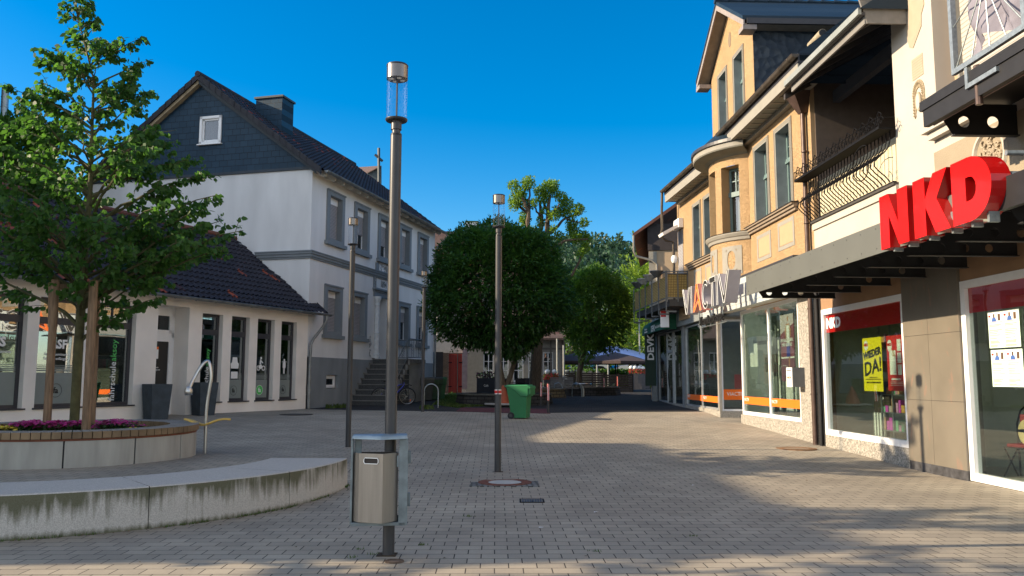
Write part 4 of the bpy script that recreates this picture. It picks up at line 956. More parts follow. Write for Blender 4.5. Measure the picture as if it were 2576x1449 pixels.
# main roof
tr = brickmat('slate_grey_tiles', (.028, .03, .038), (.036, .038, .046), (.008, .008, .01), .25, .3, .012, vertical='flat', rough=.55, bump=1, var=.2)
sl = (RDZ - EVE) / (WH / 2)
mb = MB().use(tilemat('blue_grey_tiles', (.026, .028, .036), (.034, .036, .044)))
oh = .5
tiled_slope(mb, -.32, LH + .3, -oh, EVE + .15 - oh * sl, WH / 2, RDZ + .15, .3, .028, .33)
tiled_slope(mb, -.32, LH + .3, WH + oh, EVE + .15 - oh * sl, WH / 2, RDZ + .15, .3, .028, .33)
for x in (-.34,):      # verge tiles with stepped edge
    for sg in (0, 1):
        for k in range(19):
            t0 = k / 19; t1 = (k + 1.15) / 19; y0_ = (-oh if not sg else WH + oh); y1_ = WH / 2
            a = (y0_ + (y1_ - y0_) * t0, EVE + .15 - oh * sl + (RDZ - EVE + oh * sl) * t0); b = (y0_ + (y1_ - y0_) * min(1, t1), EVE + .15 - oh * sl + (RDZ - EVE + oh * sl) * min(1, t1))
            mb.hexa([(x, a[0], a[1] - .20), (x + .08, a[0], a[1] - .20), (x + .08, b[0], b[1] - .20), (x, b[0], b[1] - .20)] if not sg else [(x, b[0], b[1] - .20), (x + .08, b[0], b[1] - .20), (x + .08, a[0], a[1] - .20), (x, a[0], a[1] - .20)],
                    [(x, a[0], a[1] + .07), (x + .08, a[0], a[1] + .07), (x + .08, b[0], b[1] + .03), (x, b[0], b[1] + .03)] if not sg else [(x, b[0], b[1] + .03), (x + .08, b[0], b[1] + .03), (x + .08, a[0], a[1] + .07), (x, a[0], a[1] + .07)])
mb.tube([(-.36, WH / 2, RDZ + .17), (LH + .3, WH / 2, RDZ + .17)], .12, 8)
mb.build('roof', H, smooth=True)
mb = MB().use(mat('sunlit_verge_board', (.34, .27, .17), .8, var=.2, scale=4))  # sun and shade painted in: tan board on far slope, dark on near
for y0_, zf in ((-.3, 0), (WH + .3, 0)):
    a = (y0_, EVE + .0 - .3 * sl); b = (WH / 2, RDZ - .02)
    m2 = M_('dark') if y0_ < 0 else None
    if m2: mb.use(mat('shaded_verge_board', (.035, .045, .055), .7))
    else: mb.use(MATS['sunlit_verge_board'])
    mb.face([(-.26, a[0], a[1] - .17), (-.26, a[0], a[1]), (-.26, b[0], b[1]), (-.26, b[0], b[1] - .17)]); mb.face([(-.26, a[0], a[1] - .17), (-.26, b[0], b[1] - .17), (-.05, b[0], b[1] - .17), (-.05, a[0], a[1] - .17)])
mb.use(mat('soffit_white', (.55, .54, .5), .8)); mb.face([(-.3, -oh, EVE - oh * sl + .10), (LH + .2, -oh, EVE - oh * sl + .10), (LH + .2, .05, EVE - .0), (-.3, .05, EVE - .0)])
k = .15
while k < LH:       # white rafter tails with a moulded end
    mb.extr([(-.46, EVE - .30), (-.44, EVE - .38), (-.34, EVE - .40), (-.25, EVE - .33), (-.12, EVE - .30), (0, EVE - .22), (0, EVE), (-.46, EVE - .22)], lambda u, v, d: (d, u, v), k, k + .12); k += .74
mb.build('eaves', H)
mb = MB().use(M_('zinc')); gutter(mb, -.1, LH + .45, -oh - .10, EVE - oh * sl + .14, .085, .74)
mb.tube([(LH + .2, -oh - .1, EVE - .35), (LH + .2, -oh - .1, EVE - .5), (LH + .08, -.25, EVE - .85), (LH - .05, -.10, EVE - 1.15), (LH - .05, -.10, .5)], .055, 10)
mb.build('gutter', H, smooth=True)
# chimney
mb = MB().use(slate); mb.box(2.0, 2.9, 2.55, 3.75, 11.0, 12.95); mb.use(mat('chimney_cap', (.05, .06, .07), .6)); mb.box(1.94, 2.96, 2.49, 3.81, 12.95, 13.03)
ch = mb.build('chimney', H); mb = MB().use(M_('galv')); mb.lathe([(.1, 0), (.1, .13), (.07, .15), (0, .15)], (2.5, 3.2, 13.03), 12); mb.build('flue', ch, smooth=True)
# cornice band
mb = MB().use(grey)
for z0_, z1_, o in ((5.95, 6.02, -.05), (6.02, 6.12, -.09), (6.12, 6.2, -.13), (6.2, 6.24, -.16)): mb.box(o, LH - o, o, .02, z0_, z1_)
for z0_, z1_, o in ((5.95, 6.02, -.05), (6.02, 6.12, -.09), (6.12, 6.2, -.13), (6.2, 6.24, -.16)): mb.box(o, .0, .0201, 2.2, z0_, z1_)
mb.box(-.1, 0, 2.85, 4.2, 6.55, 6.62); mb.build('cornice', H)
# windows with surrounds and roller shutters
shut = brickmat('roller_shutter', (.33, .32, .33), (.35, .34, .35), (.13, .13, .14), 9, .055, .007, rough=.6, bump=.8, var=.05)
def h_window(s, z0, z1, drop, nm='window'):
    """surround outer left edge s, opening z0..z1, shutter let down by drop (0..1)"""
    mb = MB().use(grey); a, b = s + .22, s + 1.26; o0, o1 = s, s + 1.48
    mb.box(o0, a, -.06, .0, z0 - .12, z1 + .2); mb.box(b, o1, -.06, .0, z0 - .12, z1 + .2); mb.box(a, b, -.06, .0, z1, z1 + .2)
    mb.box(o0 - .02, o1 + .02, -.09, -.061, z1 + .145, z1 + .205); mb.box(o0 - .09, o1 + .1, -.14, .0, z0 - .26, z0 - .121); mb.box(a, b, -.08, 0, z0 - .12, z0 - .001)
    mb.box(a, a + .012, -.06, .23, z0, z1); mb.box(b - .012, b, -.06, .23, z0, z1); mb.box(a + .012, b - .012, -.055, .23, z1 - .012, z1)
    w_ = mb.build(nm, H)
    f = MB().use(M_('pvc')); y = .19; m = (a + b) / 2
    f.box(a, b, y - .03, y + .06, z1 - .26, z1 - .012)
    zt = z1 - .26
    for bx in ((a, a + .06, z0, zt), (b - .06, b, z0, zt), (a, b, z0, z0 + .06), (m - .05, m + .05, z0, zt)): f.box(bx[0], bx[1], y, y + .05, bx[2], bx[3])
    f.build('frame', w_); g = MB().use(GLD); g.box(a + .05, b - .05, y + .02, y + .026, z0 + .05, zt); g.build('pane', w_)
    sh = MB().use(shut); sh.box(a + .02, b - .02, y - .018, y - .004, zt - (zt - z0) * drop, zt); sh.build('shutter', w_)
    g = MB().use(M_('interior')); g.box(a, b, .55, .56, z0, zt); g.build('dark_room', w_)
for s, dr in zip(upw, (1, .55, .62, .9, 1)): h_window(s, 6.93, 8.62, dr)
for s, dr in zip(lo, (1, 1, .35, .42)): h_window(s, 3.36, 4.95, dr)
# door with columns, year stone
mb = MB().use(grey); mb.box(5.55, 7.55, -.09, .0, 5.32, 5.40); mb.box(5.5, 7.6, -.16, 0, 5.40, 5.48); mb.box(5.6, 7.5, -.06, 0, 5.12, 5.32); mb.box(5.55, 5.62, -.05, 0, 5.48, 5.95); mb.box(5.80, 5.84, -.03, 0, 5.48, 5.95); mb.box(7.45, 7.52, -.05, 0, 5.48, 5.95)
mb.box(5.75, 5.9, -.05, 0, 6.26, 6.6); mb.box(6.1, 7.25, -.02, 0, 6.25, 6.3); mb.box(6.04, 6.1, -.03, 0, 6.24, 6.64); mb.box(7.25, 7.31, -.03, 0, 6.24, 6.64)
mb.extr([(5.6, 6.24), (6.04, 6.24), (6.04, 6.62), (5.93, 6.62), (5.85, 6.38)], lambda u, v, d: (u, d, v), -.03, 0); mb.build('door_entablature', H)
rr = random.Random(5)
mb = MB().use(mat('ornament_grey', (.32, .335, .35), .8))
for cx_, cz_, n_, wx, wz in ((5.71, 5.72, 14, .06, .2), (6.65, 6.46, 34, .42, .13), (5.36, 2.95, 26, .07, .42)):
    for k in range(n_):
        a = rr.uniform(0, 6.3); x = cx_ + rr.uniform(-wx, wx); z = cz_ + rr.uniform(-wz, wz); q = rr.uniform(.03, .06)
        mb.tube([(x + q * math.cos(a + j * .8), -.02, z + q * math.sin(a + j * .8)) for j in range(5)], .012, 4)
mb.build('ornament', H)
text('1894', .42, mat('year_digits', (.16, .17, .18), .8), H, (6.65, -.012, 5.71), .8, ext=.008, name='year')
mb = MB().use(mat('column_white', (.62, .64, .65), .8)); 
for s in (5.82, 7.3):
    mb.lathe([(.16, 2.44), (.16, 2.62), (.12, 2.66), (.12, 3.5), (.14, 3.52), (.14, 3.56), (.105, 3.58), (.095, 4.72), (.12, 4.74), (.12, 4.78), (.10, 4.8), (.12, 4.9), (.17, 5.0), (.18, 5.04), (.18, 5.11), (0, 5.11)], (s, -.10, 0), 14)
mb.build('column', H, smooth=True)
mb = MB().use(M_('pvc')); a, b, y = 6.08, 7.05, .34
for bx in ((a, a + .13, 2.46, 5.12), (b - .08, b, 2.46, 5.12), (a + .13, b - .08, 2.46, 2.62), (a + .13, b - .08, 3.62, 3.78), (a + .13, b - .08, 5.0, 5.12)): mb.box(bx[0], bx[1], y, y + .06, bx[2], bx[3])
for z in (3.1, 4.18, 4.6): mb.box(a + .13, b - .08, y + .01, y + .05, z, z + .035)
for x in (a + .38, a + .63): mb.box(x, x + .03, y + .008, y + .052, 2.62, 5.0)
dd = mb.build('door', H); g = MB().use(GLD); g.box(a + .1, b - .05, y + .03, y + .036, 2.6, 5.02); g.build('pane', dd); g = MB().use(M_('black')); g.box(a + .15, a + .19, y - .05, y, 3.55, 3.75); g.tube([(a + .17, y - .05, 3.7), (a + .3, y - .06, 3.7)], .012, 6); g.build('handle', dd)
g = MB().use(M_('interior')); g.box(a, b, .6, .61, 2.4, 5.1); g.build('hall', dd)
# cellar window
casement(H, 1.50, 2.30, 1.24, 1.70, .04, .07, M_('pvc'), GLD, 'cellar_window', extra=lambda m: [m.box(1.57, 2.23, .05, .08, 1.30, 1.35), m.box(1.57, 2.23, .05, .08, 1.58, 1.63), m.box(2.17, 2.23, .05, .08, 1.35, 1.58)])
g = MB().use(M_('interior')); g.box(1.44, 2.36, .3, .31, 1.2, 1.72); g.build('cellar', H)
# steps and landing
stn = mat('dark_granite_steps', (.065, .068, .07), .75, var=.35, scale=25, bump=.2); stt = mat('step_tread_edge', (.19, .185, .175), .8, var=.2)
n = 9; sA, sB, zA, zB = 3.45, 5.88, gz(-5.5, 32.5) - .02, 2.42
mb = MB().use(stn)
for k in range(n):
    s = sA + (sB - sA) * k / n; z = zA + (zB - zA) * (k + 1) / n
    mb.use(stn); mb.box(s, sB, -1.6, -.045, z - (zB - zA) / n + .0, z - .035); mb.use(stt); mb.box(s - .03, sB, -1.62, -.044, z - .034, z)
    mb.use(stt); mb.box(s - .12, s + .1, -.10, -.0445, z + .001, z + .045)
    mb.box(s + .02, s + .25, -1.72, -1.623, z - .25, z - .04)
mb.build('steps', H)
mb = MB().use(mat('landing_render', (.27, .275, .265), .9, var=.18, scale=1.5, bump=.2)); mb.box(sB, 7.6, -1.6, -.045, .2, 2.26); mb.box(4.9, sB, -1.59, -1.55, .3, 1.7); mb.use(stt); mb.box(sB - .03, 7.66, -1.66, -.044, 2.262, 2.42); mb.build('landing', H)
mb = MB().use(mat('grey_rail_paint', (.17, .20, .22), .5, .3))
yy = -1.56
mb.tube([(sA + .35, yy, 1.62), (5.8, yy, 3.28), (7.6, yy, 3.3)], .024, 8); mb.tube([(sA + .3, yy, .92), (5.75, yy, 2.5), (7.6, yy, 2.52)], .016, 6); mb.tube([(7.58, yy, 3.3), (7.58, -.1, 3.3)], .024, 8)
mb.tube([(7.58, yy, 2.52), (7.58, -.1, 2.52)], .016, 6); mb.tube([(sA + .35, yy, .8), (sA + .35, yy, 1.62)], .02, 6)
x = sA + .4
while x < 7.6:
    u = min(1, (x - sA - .35) / (5.8 - sA - .35)); zt = 1.62 + (3.28 - 1.62) * u; zb = .95 + (2.5 - .95) * u
    mb.tube([(x, yy, zb), (x, yy, zt)], .009, 4); x += .115
for x in [7.58]:
    y_ = -.2
    while y_ > -1.5: mb.tube([(x, y_, 2.52), (x, y_, 3.3)], .009, 4); y_ -= .115
for cx_ in (5.2, 6.3, 7.1):
    zc_ = 2.6 + .3 * min(1, (cx_ - 4.9) / .9) if cx_ < 5.8 else 2.9
    for dx, dz in ((0, .16), (0, -.16), (.1, 0), (-.1, 0)): mb.tube([(cx_ + dx + .07 * math.cos(k * .7), yy - .01, zc_ + dz + .07 * math.sin(k * .7)) for k in range(9)], .009, 4)
for x in (sA + .35, 5.78, 7.58): mb.tube([(x, yy, .75 if x < 5 else 2.4), (x, yy, 1.62 if x < 5 else 3.3)], .02, 6)
mb.build('stair_rail', H)
# ---- house far left, out of frame: made tall to keep the low sun off the gable wall; its flue shows
t = thing('flats', 'tall dark slate clad building at the left edge behind the low roof, made tall to shade the gable', 'building', (-27.5, 31.5, 0))
mb = MB().use(slate2); mb.box(-6.4, 6.2, -5.0, .7, 0, 17.0); mb.build('wall', t)
mb = MB().use(M_('dark')); mb.box(-6.8, 6.2, -5.3, .7, 17.001, 17.3); mb.build('roof', t)
mb = MB().use(M_('pvc'))
for k in range(4):
    for z in (2, 5, 8, 11, 14): mb.box(-5.5 + 2.9 * k, -4.3 + 2.9 * k, -5.06, -5.0, z, z + 1.5)
mb.build('window', t)
a, b = atY(14, 221, 30.6), atY(3, 420, 30.6); mb = MB().use(M_('galv')); mb.tube([tuple(a), tuple(a.lerp(b, .33)), tuple(a.lerp(b, .34)), tuple(b)], .13, 14)
for k in range(1, 8): p = a.lerp(b, k / 8); mb.tube([tuple(p), tuple(p + Vector((0, 0, .03)))], .14, 12)
tag(mb.build('flue_pipe', smooth=True), 'shiny tall metal flue pipe at the left edge of the sky', 'flue pipe')
# houses added out of frame behind the low shop, ridges set to shade the square
plain = mat('plain_render', (.55, .5, .43), .85, var=.08)
for i, (x, y0_, y1_, ev, rg) in enumerate(((-25.5, 5.7, 15.6, 8.6, 12.0), (-26, 16.2, 24.5, 8.0, 11.2))):
    t = thing('shading_house', ('unseen house added to shade the square, left behind the low shop, nearer the camera', 'unseen house added to shade the square, left behind the low shop, farther away')[i], 'house', (x, y0_, 0), 0, 'unseen houses added for shade behind the low shop'); w_ = 4.2; l_ = y1_ - y0_
    mb = MB().use(plain); mb.faces([(-w_, 0, 0), (w_, 0, 0), (w_, 0, ev), (0, 0, rg), (-w_, 0, ev), (-w_, l_, 0), (w_, l_, 0), (w_, l_, ev), (0, l_, rg), (-w_, l_, ev)], [(0, 1, 2, 3, 4), (5, 9, 8, 7, 6), (1, 6, 7, 2), (0, 4, 9, 5)]); mb.build('wall', t)
    mb = MB().use(tr); 
    for sg in (-1, 1): mb.hexa([(sg * (w_ + .4), -.3, ev - .25), (sg * (w_ + .4), l_ + .3, ev - .25), (0, l_ + .3, rg), (0, -.3, rg)], [(sg * (w_ + .4), -.3, ev - .13), (sg * (w_ + .4), l_ + .3, ev - .13), (0, l_ + .3, rg + .12), (0, -.3, rg + .12)])
    mb.build('roof', t)
    for k in range(3):
        for z in (1.4, 4.6): 
            mb = MB().use(M_('pvc')); yy_ = 1.2 + k * l_ / 3; mb.box(w_, w_ + .05, yy_, yy_ + 1.1, z, z + 1.4); mb.build('window', t)
# ============================================================ RIGHT: yellow house (local x = s towards the camera, y = inwards)
RO = Vector((6.9480497, 18.7578762, 0)); UR = Vector((.032183, -.999482, 0)); NR_ = Vector((.999482, .032183, 0)); AR = math.atan2(UR.y, UR.x)
def RW(s, y, z=0): return RO + UR * s + NR_ * y + Vector((0, 0, z))
def stuccoy():
    m = mat('ochre_rough_render', (.41, .272, .142), .9, var=.05, scale=1.2); t = m.node_tree; L = t.links; b = t.nodes['Principled BSDF']; tc = t.nodes.new('ShaderNodeTexCoord')
    mp = t.nodes.new('ShaderNodeMapping'); mp.inputs['Rotation'].default_value = (0, .6, 0); mp.inputs['Scale'].default_value = (1, 1, 2.2); L.new(tc.outputs['Object'], mp.inputs[0])
    n = t.nodes.new('ShaderNodeTexNoise'); n.inputs['Scale'].default_value = 9; n.inputs['Detail'].default_value = 5; n.inputs['Distortion'].default_value = 2.5; L.new(mp.outputs[0], n.inputs['Vector'])
    r = t.nodes.new('ShaderNodeMapRange'); r.inputs[1].default_value = .50; r.inputs[2].default_value = .56; L.new(n.outputs[0], r.inputs[0])
    bp = t.nodes.new('ShaderNodeBump'); bp.inputs['Strength'].default_value = .75; bp.inputs['Distance'].default_value = .022; L.new(r.outputs[0], bp.inputs['Height']); L.new(bp.outputs[0], b.inputs['Normal']); return m
ochre = stuccoy(); trim = mat('pale_window_trim', (.27, .255, .22), .8, var=.06, scale=5); smooth_o = mat('smooth_ochre', (.41, .285, .17), .85, var=.04)
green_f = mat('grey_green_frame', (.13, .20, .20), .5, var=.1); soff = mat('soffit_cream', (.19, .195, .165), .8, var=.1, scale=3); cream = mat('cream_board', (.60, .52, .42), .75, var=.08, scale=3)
revl = mat('grey_reveal', (.20, .235, .24), .8, var=.15, scale=3)
Y = thing('yellow_house', 'ochre yellow two storey house with round bay window and tall gable dormer', 'house', tuple(RO), AR)
w1 = [(-2.08, -.86), (-3.74, -2.50)]
holes = [(a + .13, b - .13, 5.92, 7.98, .34) for a, b in w1]
mb = MB().use(ochre); mb.wall(-4.35, .28, 3.6, 8.62, holes)
mb.face([(.28, 0, 3.6), (.28, 0, 8.9), (.28, 3, 8.9), (.28, 3, 3.6)])
mb.build('wall', Y)
def y_window(par, a, b, z0, z1, t=.13, dep=.34, nm='window'):
    """opening a..b z0..z1 with flat trim, transom and small panes above"""
    mb = MB().use(trim); mb.box(a - t, a, -.03, 0, z0, z1 + t); mb.box(b, b + t, -.03, 0, z0, z1 + t); mb.box(a, b, -.03, 0, z1, z1 + t)
    for o in (.04, .09): mb.box(a - o - .012, a - o, -.04, -.03, z0, z1 + o); mb.box(b + o, b + o + .012, -.04, -.03, z0, z1 + o); mb.box(a - o, b + o, -.04, -.03, z1 + o, z1 + o + .012)
    mb.use(revl); mb.box(a, a + .008, -.028, dep - .06, z0, z1); mb.box(b - .008, b, -.028, dep - .06, z0, z1); mb.box(a + .008, b - .008, -.028, dep - .06, z1 - .008, z1)
    w_ = mb.build(nm, par); f = MB().use(green_f); y = dep - .08; zt = z0 + (z1 - z0) * .60; m = (a + b) / 2
    for q in ((a, a + .07, z0, z1), (b - .07, b, z0, z1), (a, b, z0, z0 + .08), (a, b, z1 - .07, z1), (m - .05, m + .05, z0, zt)): f.box(q[0], q[1], y, y + .07, q[2], q[3])
    f.box(a + .01, b - .01, y - .05, y + .06, zt, zt + .06); f.box(a + .01, b - .01, y - .03, y + .06, zt + .06, zt + .13)
    for k in range(1, 4): x = a + (b - a) * k / 4; f.box(x - .012, x + .012, y + .02, y + .05, zt + .1, z1 - .05)
    zz_ = (zt + .13 + z1 - .07) / 2; f.box(a + .06, b - .06, y + .018, y + .052, zz_ - .012, zz_ + .012)
    f.build('frame', w_); g = MB().use(GLD); g.box(a + .04, b - .04, y + .045, y + .05, z0 + .05, z1 - .04); g.build('pane', w_)
    g = MB().use(mat('net_curtain', (.30, .29, .25), .9, var=.2, scale=5, aniso=(10, 1, .2))); g.box(a, b, y + .14, y + .15, z0, zt + .5); g.use(M_('interior')); g.box(a - .2, b + .2, y + .5, y + .52, z0 - .1, z1 + .1); g.build('curtain', w_)
for a, b in w1: y_window(Y, a + .13, b - .13, 5.92, 7.98)
def sill(mb, a, b, z=5.80, e=.12): 
    mb.box(a, b, -e, 0, z - .10, z - .03); mb.box(a, b, -e - .05, 0, z - .029, z + .012); mb.box(a + .03, b - .03, -e * .6, 0, z - .17, z - .101)
mb = MB().use(mat('sill_brown', (.24, .19, .14), .7)); sill(mb, -4.2, -.62, 5.86, .12)
def panel(mb, a, b, z0, z1, par, t=.10):
    mb.use(trim); mb.box(a, b, -.012, 0, z0, z0 + t); mb.box(a, b, -.012, 0, z1 - t, z1); mb.box(a, a + t, -.012, 0, z0 + t, z1 - t); mb.box(b - t, b, -.012, 0, z0 + t, z1 - t)
    mb.use(smooth_o); mb.box(a + t + .012, b - t - .012, -.008, 0, z0 + t + .015, z1 - t)
mb.use(mat('sill_metal', (.05, .045, .04), .5, .4)); mb.box(-4.25, -.58, -.19, 0, 5.873, 5.89)
sl_ = mb.build('sill', Y)
mb = MB(); panel(mb, -3.67, -2.57, 4.82, 5.55, Y); panel(mb, -2.04, -.92, 4.87, 5.60, Y); mb.build('ornament_panel', Y)
# bay: cylinder
BR, BS, BY = 1.62, -5.57, .90
def bay(phi, r, z): return (BS + r * math.sin(phi), BY - r * math.cos(phi), z)
def bay_shell(mb, r, z0, z1, p0, p1, n=24):
    for k in range(n):
        a = p0 + (p1 - p0) * k / n; b = p0 + (p1 - p0) * (k + 1) / n; mb.face([bay(a, r, z0), bay(b, r, z0), bay(b, r, z1), bay(a, r, z1)])
dg = math.radians; P0, P1 = dg(-56), dg(56)
bw = [(dg(23), dg(46)), (dg(-10), dg(12)), (dg(-46), dg(-23))]
mb = MB().use(ochre); bay_shell(mb, BR, 3.9, 5.80, P0, P1); bay_shell(mb, BR, 7.82, 8.25, P0, P1); e = [P0, *[q for w_ in sorted(bw) for q in w_], P1]
for a, b in zip(e[::2], e[1::2]): bay_shell(mb, BR, 5.80, 7.82, a, b, 6)
for a, b in bw:
    for q in (a, b): mb.face([bay(q, BR, 5.8), bay(q, BR - .38, 5.8), bay(q, BR - .38, 7.82), bay(q, BR, 7.82)])
    for z in (5.8, 7.82): mb.face([bay(a, BR, z), bay(b, BR, z), bay(b, BR - .38, z), bay(a, BR - .38, z)])
mb.build('bay_wall', Y, smooth=False)
for i, (a, b) in enumerate(bw):
    f = MB().use(green_f); r = BR - .30
    def seg(p, q, z0, z1, r0=r, r1=r - .06): f.faces([bay(p, r0, z0), bay(q, r0, z0), bay(q, r1, z0), bay(p, r1, z0), bay(p, r0, z1), bay(q, r0, z1), bay(q, r1, z1), bay(p, r1, z1)], [(0, 1, 5, 4), (1, 2, 6, 5), (3, 0, 4, 7), (4, 5, 6, 7), (0, 3, 2, 1)])
    e_ = .045; seg(a, a + e_, 5.8, 7.82); seg(b - e_, b, 5.8, 7.82); seg(a, b, 5.8, 5.9); seg(a, b, 7.74, 7.82); seg(a, b, 6.96, 7.1, r + .04); seg((a + b) / 2 - .01, (a + b) / 2 + .01, 7.1, 7.74); seg(a, b, 7.41, 7.44); seg(a, b, 5.8, 5.83, r + .08)
    w_ = f.build('window', Y); g = MB().use(GLD); g.face([bay(a, r - .03, 5.8), bay(b, r - .03, 5.8), bay(b, r - .03, 7.82), bay(a, r - .03, 7.82)]); g.build('pane', w_)
    g = MB().use(MATS['net_curtain']); g.face([bay(a - .02, r - .12, 5.8), bay(b + .02, r - .12, 5.8), bay(b + .02, r - .12, 7.82), bay(a - .02, r - .12, 7.82)]); g.build('curtain', w_)
mb = MB().use(trim)
def bay_band(mb, prof, p0=P0, p1=P1, n=28):
    vs = []; q = len(prof)
    for k in range(n + 1): vs += [bay(p0 + (p1 - p0) * k / n, BR + o, z) for o, z in prof]
    mb.faces(vs, [(k * q + j, (k + 1) * q + j, (k + 1) * q + j + 1, k * q + j + 1) for k in range(n) for j in range(q - 1)])
bay_band(mb, [(0, 5.58), (.05, 5.60), (.07, 5.68), (.10, 5.70), (.15, 5.78), (.15, 5.81), (0, 5.83)]); mb.use(MATS['sill_metal']); bay_band(mb, [(.16, 5.81), (.17, 5.825), (0, 5.84)])
mb.use(trim); bay_band(mb, [(0, 3.95), (.12, 4.0), (.12, 4.2), (.05, 4.3), (0, 4.32)]) if False else None
mb.build('bay_sill', Y)
mb = MB().use(trim)
for a, b in ((dg(22), dg(47)), (dg(-11), dg(13))):
    n = 8
    for (za, zb) in ((4.62, 4.72), (5.34, 5.44)):
        for k in range(n): p, q = a + (b - a) * k / n, a + (b - a) * (k + 1) / n; mb.face([bay(p, BR + .014, za), bay(q, BR + .014, za), bay(q, BR + .014, zb), bay(p, BR + .014, zb)])
    for (p, q) in ((a, a + .1), (b - .1, b)): mb.face([bay(p, BR + .014, 4.72), bay(q, BR + .014, 4.72), bay(q, BR + .014, 5.34), bay(p, BR + .014, 5.34)])
    # oval inside
    m = (a + b) / 2; hw = (b - a) / 2 - .1; K_ = 28; inn = [bay(m + hw * .72 * math.cos(2 * PI * k / K_), BR + .014, 5.03 + .27 * math.copysign(abs(math.sin(2 * PI * k / K_)) ** .7, math.sin(2 * PI * k / K_))) for k in range(K_)]
    outr = []
    for k in range(K_):
        c_, s_ = math.cos(2 * PI * k / K_), math.sin(2 * PI * k / K_); d_ = max(abs(c_), abs(s_)); outr.append(bay(m + hw * c_ / d_, BR + .014, 5.03 + .31 * s_ / d_))
    mb.faces(inn + outr, [(k, (k + 1) % K_, K_ + (k + 1) % K_, K_ + k) for k in range(K_)])
mb.build('ornament_panel', Y)
# eaves of the bay + little slate skirt
mb = MB().use(soff); bay_band(mb, [(0, 8.1), (.12, 8.16), (.45, 8.22), (.45, 8.24)]); mb.use(trim); bay_band(mb, [(.45, 8.23), (.47, 8.25), (.47, 8.38), (.45, 8.4)]); mb.use(M_('dark')); bay_band(mb, [(.47, 8.385), (.53, 8.40), (.53, 8.49), (.4, 8.5)])
mb.use(slate2); bay_band(mb, [(.42, 8.5), (-.3, 9.15)]); mb.build('bay_eaves', Y)
# main eaves right of the bay
def eave(mb, s0, s1, zt=8.62, zf=8.64, o=.52):
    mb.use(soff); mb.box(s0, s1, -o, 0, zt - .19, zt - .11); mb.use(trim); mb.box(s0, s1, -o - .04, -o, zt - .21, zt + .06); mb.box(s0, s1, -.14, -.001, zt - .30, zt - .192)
    x = s0 + .1; mb.use(trim)
    while x < s1 - .1: mb.box(x, x + .05, -o + .03, -.14, zt - .215, zt - .191); x += .42
    mb.box(s0, s1, -o + .001, -o + .05, zt - .216, zt - .191)
mb = MB(); eave(mb, -4.35, 1.05); mb.use(M_('dark')); mb.box(-4.35, 1.05, -.56, .1, 8.681, 8.75); mb.box(-4.9, 1.1, -.565, -.53, 8.70, 8.90); mb.build('eaves', Y)
mb = MB().use(mat('copper_gutter', (.11, .09, .07), .5, .5, var=.3, scale=2)); gutter(mb, -4.95, 1.15, -.64, 8.86, .085, .55); mb.build('gutter', Y, smooth=True)
mb = MB().use(slate2); mb.face([(-8.2, -.6, 8.86), (1.1, -.6, 8.86), (1.1, 5, 13.2), (-8.2, 5, 13.2)]); mb.face([(1.1, -.6, 8.86), (1.1, 5, 8.86), (1.1, 5, 13.2)]); mb.build('roof', Y)
# gable dormer
dc, dw, dez = -5.63, 2.13, 11.66
dwin = [(-7.0 + .12, -5.97 - .12), (-5.36 + .12, -4.31 - .12)]
mb = MB().use(ochre); mb.wall(dc - dw, dc + dw, 8.25, dez, [(a, b, 9.35, 11.32, .3) for a, b in dwin]); mb.face([(dc - dw, 0, dez), (dc + dw, 0, dez), (dc, 0, 13.1)]); mb.build('dormer_wall', Y)
mb = MB().use(mat('scale_slates', (.018, .028, .042), .45, var=.25, scale=9)); mb.face([(dc + dw, 0, 8.7), (dc + dw, 4.9, 8.7), (dc + dw, 4.9, dez), (dc + dw, 0, dez)]); mb.build('slate_cheek', Y); mb = MB().use(MATS['scale_slates']); mb.face([(dc - dw, 0, 8.7), (dc - dw, 0, dez), (dc - dw, 4.9, dez), (dc - dw, 4.9, 8.7)])
mt = MATS['scale_slates'].node_tree; v_ = mt.nodes.new('ShaderNodeTexVoronoi'); v_.inputs['Scale'].default_value = 4.2; tcc = mt.nodes.new('ShaderNodeTexCoord'); mt.links.new(tcc.outputs['Object'], v_.inputs['Vector']); bp_ = mt.nodes.new('ShaderNodeBump'); bp_.inputs['Strength'].default_value = .8; bp_.inputs['Distance'].default_value = .05; mt.links.new(v_.outputs['Distance'], bp_.inputs['Height']); mt.links.new(bp_.outputs[0], mt.nodes['Principled BSDF'].inputs['Normal'])
mb.build('slate_cheek', Y)
for a, b in dwin: y_window(Y, a, b, 9.35, 11.32, .12, .3)
mb = MB().use(mat('vent_brown', (.20, .15, .10), .8)); mb.extr([(dc + .14 * math.cos(k * PI / 10), 12.12 + .24 * math.sin(k * PI / 10)) for k in range(20)], lambda u, v, d: (u, d, v), -.01, 0); mb.build('oval_vent', Y)
mb = MB(); rs = .64; hw = dw + .42; rz_ = 13.1 + .16
